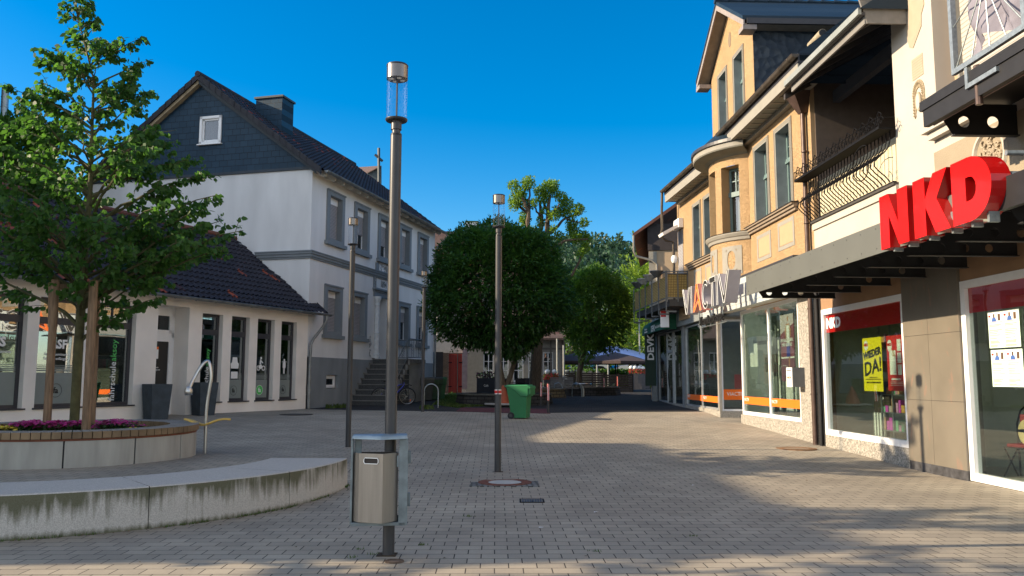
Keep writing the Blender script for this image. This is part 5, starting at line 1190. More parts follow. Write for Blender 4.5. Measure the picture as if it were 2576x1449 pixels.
for sg in (-1, 1):
    ez = rz_ - rs * hw
    mb.use(slate2); mb.hexa([(dc, -.42, rz_ - .02), (dc + sg * hw, -.42, ez - .02), (dc + sg * hw, 6, ez - .02), (dc, 6, rz_ - .02)], [(dc, -.42, rz_ + .1), (dc + sg * hw, -.42, ez + .1), (dc + sg * hw, 6, ez + .1), (dc, 6, rz_ + .1)])
    mb.use(mat('pale_verge_board', (.26, .225, .21), .75, var=.1)); mb.hexa([(dc, -.40, rz_ - .20), (dc + sg * hw, -.40, ez - .20), (dc + sg * hw, -.36, ez - .20), (dc, -.36, rz_ - .20)], [(dc, -.40, rz_ - .025), (dc + sg * hw, -.40, ez - .025), (dc + sg * hw, -.36, ez - .025), (dc, -.36, rz_ - .025)])
    mb.use(mat('brown_soffit_boards', (.22, .19, .16), .8, var=.15, scale=5, aniso=(1, 1, .2))); mb.face([(dc, -.36, rz_ - .13), (dc + sg * (hw - .02), -.36, ez - .13), (dc + sg * (hw - .02), .0, ez - .13), (dc, .0, rz_ - .13)])
    xe = dc + sg * hw; mb.face([(xe, -.36, ez - .16), (xe, 5, ez - .16), (dc + sg * dw, 5, ez - .16), (dc + sg * dw, -.36, ez - .16)])
    mb.use(MATS['pale_verge_board']); mb.box(min(xe, dc + sg * dw), max(xe, dc + sg * dw), -.41, -.02, ez - .30, ez - .165)
    mb.use(M_('dark')); mb.box(xe - .03, xe + .03, -.3, 5, ez - .14, ez + .02) if sg > 0 else None
    mb.use(MATS['dark_roof_tiles'] if 'dark_roof_tiles' in MATS else slate2)
    for k in range(14): y0_ = -.45 + k * .42; mb.tube([(dc, y0_, rz_ + .11), (dc, y0_ + .4, rz_ + .08)], .1, 7) if sg > 0 else None
mb.build('dormer_roof', Y)
mb = MB().use(mat('old_vent_pipe', (.30, .25, .17), .8, var=.3, scale=8)); mb.tube([(-.35, .35, 9.7), (.35, .35, 9.72)], .10, 12); mb.use(M_('black')); mb.tube([(.351, .35, 9.72), (.36, .35, 9.72)], .085, 12); mb.build('vent_pipe', Y, smooth=True)
# left part of the upper storey, turned a little
A_L = Vector((6.7163321, 25.9541466, 0)); U_L = Vector((.07320911, -.99731661, 0)); AL = math.atan2(U_L.y, U_L.x)
YL = thing('yellow_house', 'farther ochre part of the yellow house with balcony door, beyond the round bay', 'house', tuple(A_L), AL)
mb = MB().use(ochre); wl = [(-2.93, -1.95), (-1.66, -.62)]
mb.wall(-4.95, .35, 3.8, 8.5, [(a + .12, b - .12, 5.80, 7.72, .3) for a, b in wl]); mb.build('wall', YL)
for a, b in wl: y_window(YL, a + .12, b - .12, 5.80, 7.72, .12, .3)
mb = MB().use(mat('sill_brown', (.24, .19, .14), .7)); sill(mb, -3.45, .1, 5.70, .12); mb.use(MATS['sill_metal']); mb.box(-3.5, .1, -.19, 0, 5.713, 5.73); mb.build('sill', YL)
mb = MB(); panel(mb, -2.9, -2.05, 4.75, 5.46, YL); panel(mb, -1.62, -.7, 4.75, 5.46, YL); mb.build('ornament_panel', YL)
mb = MB(); eave(mb, -4.6, .3, 8.5); mb.use(M_('dark')); mb.box(-4.6, .3, -.56, .1, 8.561, 8.63); mb.box(-4.68, .5, -.565, -.53, 8.58, 8.78); mb.build('eaves', YL)
mb = MB().use(MATS['copper_gutter']); gutter(mb, -4.7, .2, -.64, 8.74, .085, .55)
mb.tube([(-4.7, -.64, 8.7), (-4.8, -.64, 8.0), (-4.95, -.60, 7.3), (-5.1, -.62, 7.1), (-5.1, -.4, 6.9), (-5.1, -.12, 6.85), (-5.1, -.12, 4.6)], .05, 10); mb.build('gutter', YL, smooth=True)
mb = MB().use(slate2); mb.face([(-4.7, -.6, 8.74), (.6, -.6, 8.74), (.6, 5, 13.0), (-4.7, 5, 13.0)]); mb.build('roof', YL)
mb = MB().use(M_('pvc')); mb.box(-4.85, -4.1, -.18, -.02, 7.25, 7.6); mb.hexa([(-4.8, -.75, 6.95), (-4.15, -.75, 6.95), (-4.15, -.12, 7.3), (-4.8, -.12, 7.3)], [(-4.8, -.8, 7.05), (-4.15, -.8, 7.05), (-4.15, -.12, 7.42), (-4.8, -.12, 7.42)]); mb.build('awning_box', YL)
mb = MB().use(shut); mb.box(-4.85, -4.2, -.02, -.004, 5.0, 7.2); mb.build('shutter', YL)
mb = MB().use(M_('pvc')); mb.lathe([(0, -.16), (.08, -.14), (.12, -.05), (.12, .05), (.08, .14), (0, .16)], (-4.9, -.16, 6.15), 14); mb.build('ball_lamp', YL, smooth=True)
# balcony with mesh panels and flower boxes
B = thing('balcony', 'steel balcony with woven yellow screens and flower boxes above the green awning', 'balcony', (6.45, 29.64, 0), 0)
st_ = mat('dark_grey_steel', (.13, .14, .145), .5, .4, var=.15)
def bf(t, o): return (-.8 - .043 * t + o, t)          # front line, t metres away
mesh = brickmat('woven_yellow_screen', (.50, .36, .12), (.44, .31, .10), (.16, .11, .04), .06, .06, .012, rough=.8, off=0, bump=.5, var=.1); mesh2 = brickmat('woven_screen_side', (.50, .36, .12), (.44, .31, .10), (.16, .11, .04), .06, .06, .012, rough=.8, off=0, vertical='side', bump=.5, var=.1)
mb = MB().use(mesh); mb.box(-.74, -.04, 0, .012, 4.58, 5.42); mb.build('end_screen', B)
mb = MB().use(mesh2)
for k in range(5):
    a, b = bf(k * 1.22 + .06, .02), bf(k * 1.22 + 1.18, .02); mb.face([(a[0], a[1], 4.58), (b[0], b[1], 4.58), (b[0], b[1], 5.36), (a[0], a[1], 5.36)])
mb.build('front_screen', B)
mb = MB().use(st_)
for x in (-.78, -.38, -.01): mb.box(x - .02, x + .02, -.03, .0, 4.4, 5.55)
for z in (5.5, 5.42, 4.53): mb.box(-.79, .0, -.035, -.0, z, z + .035)
for k in range(6): a = bf(k * 1.22, 0); mb.box(a[0] - .035, a[0] + .0, a[1] - .035, a[1] + .035, 4.05, 5.5)
for z, r_ in ((5.52, .022), (4.55, .018)): a, b = bf(0, -.02), bf(6.1, -.02); mb.tube([(a[0], a[1], z), (b[0], b[1], z)], r_, 6)
for k in range(6): a = bf(k * 1.22, 0); mb.box(a[0] - .03, a[0] + .35, a[1] - .03, a[1] + .03, 4.02, 4.08)
mb.build('railing', B)
mb = MB().use(mat('balcony_slab', (.06, .055, .05), .8)); a, b = bf(0, .1), bf(6.1, .1); mb.hexa([(a[0], a[1], 4.25), (.1, a[1], 4.25), (.1, b[1], 4.25), (b[0], b[1], 4.25)], [(a[0], a[1], 4.5), (.1, a[1], 4.5), (.1, b[1], 4.5), (b[0], b[1], 4.5)]); mb.build('floor', B)
for k in range(4):
    a = bf(k * 1.22 + .6 + .25, -.16); t = thing('flower_box', ['round dark flower bowl on the balcony rail, nearest the camera', 'pale flower bowl on the balcony rail, second from the near end', 'grey flower bowl on the balcony rail, third from the near end', 'dark flower bowl on the balcony rail, farthest from the camera'][k], 'flower box', (6.45 + a[0], 29.64 + a[1], 5.42), 0, 'flower bowls on the balcony rail')
    mb = MB().use(st_ if k in (0, 3) else mat('grey_bowl', (.32, .32, .30), .6)); mb.lathe([(0, -.02), (.10, 0), (.18, .10), (.27, .2), (.27, .23), (.24, .23), (.20, .16), (0, .15)], n=18); mb.build('bowl', t, smooth=True)
    mb = MB().use(MATS['planter_soil']); mb.lathe([(0, .19), (.22, .19)], n=14); mb.build('soil', t)
# far neighbour house with slate gable head
F_ = thing('far_house', 'beige house with brown tiled eaves and dark slate band beyond the balcony', 'house', (6.46, 38.0, 0), -.19); F_.scale = (1, 1, 1.05)
mb = MB().use(mat('beige_render', (.42, .31, .20), .85, var=.05)); mb.box(0, 7, 0, 10, .2, 7.25); mb.build('wall', F_)
mb = MB().use(mat('brown_slate_band', (.035, .028, .028), .7, var=.2)); mb.box(-.06, 7, -.06, 10, 7.25, 8.45); mb.build('slate_band', F_)
mb = MB().use(tilemat('brown_tiles', (.10, .045, .035), (.13, .06, .045)));  mb.hexa([(-.75, -.3, 7.85), (3.5, -.3, 10.6), (3.5, 10.3, 10.6), (-.75, 10.3, 7.85)], [(-.75, -.3, 8.0), (3.5, -.3, 10.78), (3.5, 10.3, 10.78), (-.75, 10.3, 8.0)]); mb.build('roof', F_)
mb = MB().use(trim); mb.tube([(-.7, -.35, 7.9), (-.7, -.35, 7.2), (-.62, -.2, 7.0), (.1, -.12, 6.8), (.35, -.12, 6.6), (.35, -.12, 4.2)], .05, 8); mb.build('downpipe', F_, smooth=True)
mb = MB().use(trim); mb.box(-.02, .35, -.05, .0, 4.2, 7.2); mb.build('corner_strip', F_)
mb = MB().use(M_('pvc'));  mb.box(-.04, 0, 2, 3, 5.2, 6.8); mb.build('window', F_)
for z, lab in ((6.55, 'terracotta flower pot hung on the far downpipe, upper one'), (5.95, 'terracotta flower pot hung on the far downpipe, lower one with dry plant')):
    t = thing('flower_pot', lab, 'flower pot', (6.46 + .42, 37.7, z - .15), 0, 'pots hung on the far downpipe'); mb = MB().use(mat('terracotta', (.42, .16, .07), .8)); mb.lathe([(0, 0), (.09, 0), (.15, .18), (.17, .18), (.17, .22), (.13, .22), (0, .2)], n=14); mb.build('pot', t, smooth=True)
# ------------------------------------------------------------ insurance office and shop front (far)
granite = mat('speckled_granite', (.29, .27, .235), .75, var=.55, scale=32, detail=2, bump=.05); SHF = thing('far_shopfront', 'far glass shop front with dark green sign panel and awning under the balcony', 'shop front', (6.6, 26.1, 0), -PI / 2)
frm = mat('silver_frame', (.42, .43, .44), .4, .5); ns = M_('interior')
mb = MB().use(granite); mb.box(-10.9, -.23, -.02, .3, .1, .62); mb.build('plinth', SHF)
mb = MB().use(mat('grey_fascia_far', (.24, .26, .26), .5, .2, var=.05)); mb.box(-11.4, 1.0, -.14, .2, 3.62, 4.52); mb.build('fascia', SHF)
mb = MB().use(ns); mb.box(-11, -.2, 3.5, 3.55, .2, 3.6); mb.box(-11, .5, 3.4, .1, 3.56, 3.6); mb.use(MATS['shop_floor']); mb.box(-11, -.2, .3, 3.5, .3, .4); mb.use(mat('office_wall', (.35, .36, .33), .9)); mb.box(-5.5, -5.4, .2, 3.5, .3, 3.6); mb.build('room', SHF)
def shopwin(par, a, b, z0, z1, y=.03, fm=frm, gm=GL, fw=.06, nm='window', **k): return casement(par, a, b, z0, z1, y, fw, fm, gm, nm, **k)
wv = shopwin(SHF, -5.05, -.28, .62, 3.58, mull=[(-2.55, .07)], trans=None)
g = MB().use(M_('orange')); g.box(-4.98, -2.6, .045, .048, .84, 1.04); g.box(-2.5, -.35, .045, .048, .84, 1.04); g.build('film_strip', wv)
for s in (-4.7, -2.15): text('VIACTIV', .15, lw, wv, (s, .040, .96), .8)
shopwin(SHF, -7.45, -5.55, .50, 3.58); dr_ = shopwin(SHF, -8.75, -7.5, .46, 3.58, y=.0, trans=[(2.75, .12)], nm='door'); g = MB().use(M_('black')); g.tube([(-7.75, -.05, 1.15), (-7.75, -.11, 1.35), (-7.78, -.13, 1.7), (-7.75, -.11, 2.05), (-7.75, -.05, 2.2)], .02, 8); g.build('handle', dr_)
shopwin(SHF, -10.85, -8.8, .62, 3.58)
mb = MB().use(mat('grey_pier', (.20, .21, .21), .6)); mb.box(-5.52, -5.08, -.03, .2, .3, 3.62); mb.box(-11.3, -10.9, -.03, .3, .1, 3.62); mb.build('pier', SHF)
text('Medi', .3, lb, SHF, (-6.6, .12, 3.0), .8)
q = Vector((5.93, 36.3, 0)); t = thing('shop_sign', 'tall dark green sign panel with white vertical letters beside the far shop', 'sign', tuple(q), 0)
mb = MB().use(mat('dark_green_sign', (.012, .035, .022), .5)); mb.box(0, .47, 0, .12, 1.3, 3.62); mb.build('board', t)
o = text('DEVK', .40, lw, None, (0, 0, 0), 1.15, bold=.012, align='LEFT'); o.data.transform(Matrix.Translation((.25, -.006, 2.42)) @ Matrix.Rotation(-PI / 2, 4, 'Y')); o.parent = t
mb = MB().use(mat('grey_pier', (.20, .21, .21), .6)); mb.box(.3, .5, 0, .2, .3, 1.298); mb.build('post', t)
t = thing('awning', 'dark green curved awning with white lettering under the balcony', 'awning', (6.6, 26.1, 0), -PI / 2)
mb = MB().use(mat('green_awning', (.012, .10, .055), .75, var=.08)); pr_ = [(-.12, 4.15), (-.35, 4.13), (-.52, 4.02), (-.62, 3.85), (-.65, 3.55)]
vs = [(s, y_, z_) for s in (-11.2, -5.9) for y_, z_ in pr_]; mb.faces(vs, [(k, k + 1, 6 + k, 5 + k) for k in range(4)]); 
for s in (-11.2, -5.9): mb.faces([(s, y_, z_) for y_, z_ in pr_] + [(s, -.12, 3.55)], [(0, 1, 2, 3, 4, 5)])
mb.build('canvas', t)
text('DEVK', .36, lw, t, (-8.2, -.665, 3.70), 1.0, bold=.01, up_rot=Matrix.Rotation(0, 4, 'X')); text('GESAGT. GETAN. GEHOLFEN.', .13, lw, t, (-6.9, -.665, 3.72), .9); text('Versicherungen\nRegionaldirektion', .12, lw, t, (-10, -.665, 3.72), .9)
t = thing('wall_sign', 'small white sign board with red square at the end of the green awning', 'sign', tuple(Vector((6.6, 26.1, 0)) + Vector((-.55, 5.5, 0))), -.3)
mb = MB().use(M_('pvc')); mb.box(-.28, .05, 0, .05, 3.6, 4.28); mb.use(M_('red')); mb.box(-.26, -.06, -.004, 0, 4.0, 4.24); mb.build('board', t)
# angled entrance pane between the two shop fronts
E_ = thing('entrance_glazing', 'recessed entrance pane with orange film between two shop fronts', 'shop window', (6.6, 26.02, 0), 0)
mb = MB().use(granite); mb.box(-.02, .9, -.03, .3, .2, .60); mb.build('plinth', E_)
we = casement(E_, .05, .85, .6, 3.5, .0, .06, M_('pvc'), GL); g = MB().use(M_('orange')); g.box(.11, .8, .02, .023, .95, 1.28); g.use(M_('red')); g.box(.5, .78, .10, .104, 1.3, 1.75); g.build('film_strip', we); text('VIACTIV', .17, lw, we, (.5, .016, 1.13), .9)
mb = MB().use(mat('beige_metal', (.38, .35, .30), .5)); mb.box(-.02, .9, -.02, .3, 3.5, 3.9); mb.box(-.04, .05, -.03, .05, .6, 3.5); mb.build('frame', E_)
# ------------------------------------------------------------ near shop front (sunlit)
S2 = thing('shopfront', 'sunlit white framed shop front with orange film strips and granite plinth', 'shop front', tuple(RO), AR)
mb = MB().use(granite); mb.box(-5.52, .0, -.01, .3, -.1, .575); mb.box(-.9, .0, -.0101, .3, .575, 3.62); mb.use(M_('lblack')); mb.box(-.9, 0, -.0115, -.0102, 1.97, 1.975); mb.box(-.9, 0, -.0115, -.0102, 1.1, 1.105); mb.build('granite_wall', S2)
w2 = casement(S2, -5.45, -.92, .58, 3.6, .02, .10, M_('pvc'), GL, mull=[(-3.1, .10)]); g = MB().use(M_('orange')); g.box(-5.33, -3.17, .035, .038, .89, 1.10); g.box(-3.03, -1.03, .035, .038, .89, 1.10); g.build('film_strip', w2)
for s in (-5.1, -2.8): text('VIACTIV', .13, lw, w2, (s, .030, 1.01), .9)
text('Krankenkasse', .22, lb, w2, (-3.95, .08, 2.62), .9)
g = MB().use(M_('lwhite')); g.box(-4.75, -4.45, .06, .064, 1.95, 2.35); g.box(-4.42, -4.1, .06, .064, 1.95, 2.6); g.use(mat('grey_card', (.12, .13, .13), .7)); g.box(-4.05, -3.75, .25, .26, 1.8, 2.2); g.box(-3.7, -3.35, .25, .26, 1.8, 2.5); g.build('notice', w2)
mb = MB().use(mat('pale_partition', (.78, .80, .78), .7)); mb.box(-5.3, -.95, .9, .95, .4, 3.3); mb.use(mat('partition_post', (.2, .22, .21), .6)); mb.box(-4.7, -4.4, .7, .74, .5, 3.4); mb.box(-3.75, -3.6, .6, .64, .5, 3.4); mb.box(-2.75, -2.5, .6, .64, .5, 3.4); mb.use(MATS['shop_floor']); mb.box(-5.4, -.95, .15, 1.4, .45, .55); mb.use(mat('pale_partition', (.5, .53, .52), .7)); mb.box(-5.45, -.95, .15, 1.5, 3.55, 3.6); mb.box(-5.5, -5.46, .15, 1.5, .5, 3.6); mb.build('room', S2)
t = thing('poster', 'tall pinkish poster of a ball player in the sunlit shop window', 'poster', tuple(RW(-1.95, .12, 1.55)), AR)
mb = MB().use(mat('poster_maroon', (.28, .10, .14), .6, var=.1)); mb.box(-.5, .42, 0, .02, 0, 1.7); mb.use(mat('poster_pale', (.62, .55, .58), .6)); mb.face([(-.5, -.003, 1.2), (.42, -.003, 1.45), (.42, -.003, 1.7), (-.5, -.003, 1.7)]); mb.use(mat('poster_floor', (.25, .12, .17), .6)); mb.box(-.5, .42, -.003, 0, 0, .6); mb.use(lw); mb.box(-.5, .42, -.004, -.003, .58, .62); mb.tube([(-.3 + .3 * math.cos(k * .4), -.004, .3 + .1 * math.sin(k * .4)) for k in range(9)], .006, 4)
mb.build('sheet', t)
mb = MB().use(mat('skin_print', (.50, .28, .19), .6)); 
fl = lambda pts, y, m: (mb.use(m), mb.face([(a, y, b) for a, b in pts]))
fl([(-.0, 1.52), (.07, 1.52), (.08, 1.62), (.035, 1.67), (-.0, 1.62)], -.006, MATS['skin_print']); fl([(-.13, 1.0), (-.17, 1.3), (-.08, 1.46), (.15, 1.46), (.25, 1.3), (.2, 1.0), (.15, 1.3), (.13, 1.1), (-.05, 1.1), (-.07, 1.3)], -.006, MATS['skin_print'])
fl([(-.06, .95), (.14, .95), (.15, 1.42), (-.08, 1.42)], -.007, lw); fl([(-.08, .62), (.02, .62), (.04, .95), (-.06, .97)], -.0075, mat('blue_print', (.06, .08, .4), .6)); fl([(.04, .62), (.14, .62), (.15, .95), (.04, .95)], -.0078, MATS['blue_print']); fl([(.04, .2), (.1, .2), (.13, .62), (.05, .62)], -.008, MATS['skin_print']); mb.build('figure_print', t)
text('AM BALL BLEIBEN.\nUND GESUND.', .115, lw, t, (-.04, -.01, .98), .95, bold=.003)
# light metal fascia over the shop
t = thing('fascia', 'pale grey metal fascia band above the sunlit shop windows', 'fascia', tuple(RO), AR)
mb = MB().use(mat('pale_metal_fascia', (.50, .55, .56), .45, .2, var=.04, scale=1)); mb.box(-8.0, .05, -.42, -.30, 3.72, 4.42); mb.use(mat('soffit_pale', (.55, .52, .46), .7)); mb.box(-8.0, .05, -.30, .0, 3.62, 3.72); mb.use(M_('dark')); mb.box(-8.0, .05, -.44, .0, 4.421, 4.47); mb.build('metal_band', t)
mb = MB().use(mat('pale_metal_fascia', (.5, .55, .56), .45)); mb.box(-8.0, .05, -.41, -.301, 3.60, 3.719); mb.build('lower_band', t)
# sign letters
def letters(name, label, cat, polys, y0, y1, mface, mside, loc, rz, outline=None, ow_=.014):
    t = thing(name, label, cat, loc, rz)
    for item in polys:
        poly, mf, msd = item[:3]; hole = item[3] if len(item) > 3 else None
        mb = MB().use(msd or mside); n = len(poly)
        def sidewall(pl, rev):
            m = len(pl); mb.faces([(u, y0 + .001, v) for u, v in pl] + [(u, y1, v) for u, v in pl], [(k, (k + 1) % m, m + (k + 1) % m, m + k) for k in range(m)])
        sidewall(poly, False); mb.faces([(u, y1, v) for u, v in poly], [tuple(range(n))]) if not hole else None
        if hole: sidewall(hole, True)
        mb.use(mf or mface)
        if hole:
            # bridge outline and hole with a triangulated cap
            from mathutils.geometry import tessellate_polygon
            allp = [Vector((u, v, 0)) for u, v in poly] + [Vector((u, v, 0)) for u, v in hole]
            tri = tessellate_polygon([[Vector((u, v, 0)) for u, v in poly], [Vector((u, v, 0)) for u, v in hole]])
            for yy_ in (y0, y1): mb.faces([(p.x, yy_, p.y) for p in allp], [tuple(q) for q in tri])
        else: mb.faces([(u, y0, v) for u, v in poly], [tuple(range(n))])
        o = mb.build('letter', t)
        if outline:
            for k_, pl in enumerate([poly] + ([hole] if hole else [])):
                m2 = MB().use(outline if not isinstance(outline, dict) else outline[mf]); m = len(pl)
                m2.tube([(u, y0 - .004, v) for u, v in pl + pl[:2]], ow_, 5, caps=False); m2.build('letter_edge', o)
    return t
redf = mat('glossy_red_sign', (.72, .008, .006), .18, var=.02, coat=.6, spec=.6); redS = mat('dark_red_side', (.42, .006, .006), .2, var=.05, coat=.5)
z0, z1 = 3.48, 4.26; FQ = .9524
def fq(pl): return [(18.757 - (18.757 - u) * FQ, 1.6 + (v - 1.6) * FQ) for u, v in pl]
Np = [(6.92, z0), (6.92, z1), (7.18, z1), (7.44, 3.80), (7.44, z1), (7.71, z1), (7.71, z0), (7.44, z0), (7.18, 3.94), (7.18, z0)]
Kp = [(7.86, z0), (7.86, z1), (8.15, z1), (8.15, 3.96), (8.36, z1), (8.68, z1), (8.42, 3.92), (8.71, z0), (8.37, z0), (8.15, 3.86), (8.15, z0)]
Dp = [(8.77, z0), (8.77, z1)] + [(9.12 + .44 * math.sin(k * PI / 14), 3.87 + .39 * math.cos(k * PI / 14)) for k in range(15)]
Dh = [(9.06, 3.73), (9.06, 4.02)] + [(9.14 + .13 * math.sin(k * PI / 8), 3.875 + .145 * math.cos(k * PI / 8)) for k in range(9)]
letters('shop_letters', 'three big glossy red shop letters standing on the grey canopy edge', 'sign', [(fq(Np), None, None), (fq(Kp), None, None), (fq(Dp), None, None, fq(Dh))], -2.05, -1.82, redf, redS, tuple(RO), AR)
# brackets behind the letters
t = thing('sign_bracket', 'thin steel brackets and flood lamp tubes behind the red letters', 'bracket', tuple(RO), AR)
mb = MB().use(M_('galv'))
for s in (7.7, 8.1, 8.6, 9.1, 9.5, 9.8): mb.box(s - .02, s + .02, -1.98, -1.86, 3.34, 3.6)
for s, z in ((9.9, 4.1), (9.95, 3.85), (10.0, 3.62)): mb.tube([(s, -1.8, z), (s + .02, -1.4, z)], .03, 10)
mb.build('bracket', t, smooth=True)
# long thin letters
gs = mat('letter_side_grey', (.33, .31, .35), .5, var=.05); pinks = mat('letter_side_pink', (.55, .22, .20), .5); za, zb = 3.62, 4.44
def bar(a, b, w_): return None
lt = []
th = .13
def Vp(x, w_): return [(x, zb), (x + th, zb), (x + w_ / 2, za + .2), (x + w_ - th, zb), (x + w_, zb), (x + w_ / 2 + .05, za), (x + w_ / 2 - .05, za)]
def Ip(x): return [(x, za), (x, zb), (x + th, zb), (x + th, za)]
x = -7.35; lt.append((Vp(x, .92), None, None)); x += 1.02; lt.append((Ip(x), None, None)); x += .27
Ap = [(x, za), (x + .38, zb), (x + .54, zb), (x + .92, za), (x + .78, za), (x + .60, za + .28), (x + .14, za)]
Ah = [(x + .17, za + .13), (x + .62, za + .37), (x + .46, zb - .16)]
lt.append((Ap, M_('orange'), pinks, Ah)); x += 1.0
cc = (x + .40, (za + zb) / 2); Cp = [(cc[0] + .36 * math.cos(a), cc[1] + .41 * math.sin(a)) for a in [math.radians(48 + 264 * k / 18) for k in range(19)]] + [(cc[0] + .25 * math.cos(a), cc[1] + .29 * math.sin(a)) for a in [math.radians(312 - 264 * k / 18) for k in range(19)]]
lt.append((Cp, None, None)); x += .84
Tp = [(x, zb), (x + .58, zb), (x + .58, zb - .15), (x + .36, zb - .15), (x + .36, za), (x + .22, za), (x + .22, zb - .15), (x, zb - .15)]; lt.append((Tp, None, None)); x += .68
lt.append((Ip(x), None, None)); x += .22; lt.append((Vp(x, .95), None, None))
VS = letters('insurer_letters', 'long row of black and orange outlined letters projecting above the shop', 'sign', lt, -1.22, -.88, M_('lblack'), gs, tuple(RO), AR, {None: lw, M_('orange'): mat('salmon_edge', (.9, .45, .3), .5)}, .009)
t = thing('insurer_subtitle', 'small thin black word hanging below the long letter sign', 'sign', tuple(RO), AR); text('Krankenkasse', .36, lb, t, (-4.2, -1.2, 3.28), 1.18, ext=.03); mb = MB().use(M_('galv'))
for s in (-5.6, -4.4, -3.2): mb.box(s - .01, s + .01, -1.17, -1.15, 3.1, 3.65); mb.tube([(s, -1.16, 3.6), (s, -.42, 3.9)], .015, 6)
mb.tube([(-5.6, -1.15, 3.12), (-2.9, -1.15, 3.12)], .01, 6); mb.build('holder', t)
# ------------------------------------------------------------ downpipes at the joint, letterbox
t = thing('downpipe', 'dark brown rainwater pipe with hopper head between the two right hand houses', 'downpipe', tuple(RO), AR)
bp2 = mat('brown_pipe', (.085, .055, .045), .4, .3, var=.2); mb = MB().use(bp2); mb.tube([(.06, -.09, 4.0), (.06, -.09, 8.0)], .055, 12); mb.hexa([(-.03, -.16, 7.85), (.15, -.16, 7.85), (.15, 0, 7.85), (-.03, 0, 7.85)], [(-.16, -.4, 8.3), (.35, -.4, 8.3), (.35, 0, 8.3), (-.16, 0, 8.3)]); mb.box(-.16, .35, -.4, 0, 8.301, 8.5)
mb.tube([(.1, -.09, 3.75), (.1, -.09, .1)], .062, 14); mb.tube([(.06, -.09, 4.0), (.1, -.09, 3.7)], .058, 12)
for z in (1.25, 2.3, 3.2, 5.2, 6.9): mb.tube([(.09, -.09, z), (.09, -.09, z + .03)], .075, 12)
mb.build('pipe', t, smooth=True); mb = MB().use(M_('black')); mb.tube([(.33, -.05, 3.6), (.33, -.05, .12)], .045, 10); mb.box(.2, .46, -.01, .02, .1, 3.6); mb.build('recess', t)
t = thing('letterbox', 'white and grey letterbox on the granite pier beside the brown pipe', 'letterbox', tuple(RW(-.95, -.01, 1.42)), AR)
mb = MB().use(M_('pvc')); mb.box(-.02, .34, -.30, 0, 0, .46); mb.use(mat('letterbox_grey', (.12, .13, .14), .5)); mb.box(.341, .36, -.29, 0, .0, .46); mb.build('case', t); mb = MB().use(M_('dark')); mb.box(.02, .30, -.304, -.30, .38, .40); mb.build('slot', t); text('VIACTIV', .075, M_('orange'), t, (.16, -.306, .22), .9)

# ============================================================ RIGHT: white house with canopy
nk_w = mat('cream_white_render', (.45, .41, .355), .85, var=.05, scale=1.3, bump=.15, bscale=70); taupe = mat('taupe_render', (.29, .24, .17), .9, var=.08, scale=2, bump=.3, bscale=50); tau2 = mat('taupe_smooth', (.36, .30, .22), .85, var=.06); brownw = mat('brown_wall_panel', (.30, .18, .10), .85, var=.12, scale=2, bump=.2)
W = thing('corner_house', 'cream white house with recessed loggia, stucco ornaments and shop below', 'house', tuple(RO), AR)
mb = MB().use(nk_w); mb.wall(4.14, 12.5, 3.6, 12, [(5.5, 8.6, 5.98, 9.2, .34)]); mb.box(.29, 4.14, -.02, .2, 3.6, 5.0); mb.box(.29, 4.14, -.06, .2, 5.0, 5.15); mb.box(4.12, 4.18, .001, .25, 5.1, 8.0); mb.build('wall', W)
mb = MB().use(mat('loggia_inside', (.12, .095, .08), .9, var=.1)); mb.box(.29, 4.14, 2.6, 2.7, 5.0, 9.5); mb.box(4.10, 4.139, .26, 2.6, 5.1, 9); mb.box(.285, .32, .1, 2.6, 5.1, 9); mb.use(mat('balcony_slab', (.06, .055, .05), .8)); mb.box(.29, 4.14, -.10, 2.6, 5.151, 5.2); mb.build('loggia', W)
mb = MB().use(brickmat('cream_boards', (.62, .55, .38), (.58, .51, .35), (.30, .26, .17), .28, 9, .006, rough=.8, off=0, bump=.3, var=.08)); mb.box(.42, 4.08, .10, .13, 5.22, 6.12); mb.build('parapet_boards', W)
mb = MB().use(smooth_o); mb.box(.281, .30, -.006, 2.6, 5.2, 8.5); mb.build('pillar', W)
# loggia roof
mb = MB(); dkw = mat('dark_beam_wood', (.045, .04, .038), .8, var=.2); pal = mat('pale_fascia_boards', (.20, .19, .175), .7, var=.12, scale=3, aniso=(.4, 3, 3), bump=.1)
mb.use(pal); mb.box(1.2, 4.72, -.78, -.74, 7.95, 8.13); mb.use(M_('dark')); mb.box(1.15, 4.76, -.86, -.781, 8.09, 8.15); mb.use(mat('pale_edge', (.24, .26, .25), .6)); mb.box(1.12, 4.78, -.92, -.86, 8.10, 8.22)
mb.use(pal); mb.hexa([(4.70, -.74, 7.95), (4.74, -.74, 7.95), (4.74, -.02, 7.95), (4.70, -.02, 7.95)], [(4.70, -.9, 8.5), (4.74, -.9, 8.5), (4.74, -.02, 8.6), (4.70, -.02, 8.6)])
mb.use(MATS['pale_verge_board']); mb.box(4.66, 4.80, -.98, -.02, 8.45, 8.62)
mb.use(dkw); mb.face([(.3, -.74, 8.12), (4.7, -.74, 8.12), (4.7, 2.7, 10.0), (.3, 2.7, 10.0)])
x = .6
while x < 4.7: mb.hexa([(x, -.73, 7.97), (x + .09, -.73, 7.97), (x + .09, 2.6, 9.80), (x, 2.6, 9.80)], [(x, -.73, 8.10), (x + .09, -.73, 8.10), (x + .09, 2.6, 9.93), (x, 2.6, 9.93)]); x += .75
mb.use(mat('bluish_beam', (.07, .08, .10), .7)); mb.box(.4, 4.1, .5, .66, 8.0, 8.28)
mb.use(slate2); mb.face([(1.1, -.9, 8.2), (4.8, -.9, 8.2), (4.8, 3.5, 10.9), (1.1, 3.5, 10.9)]); mb.face([(4.8, -.9, 8.2), (4.8, 0, 8.2), (4.8, 0, 8.8)]); mb.face([(1.1, -.9, 8.2), (1.1, 3.5, 10.9), (1.1, 3.5, 8.2)])
mb.build('loggia_roof', W)
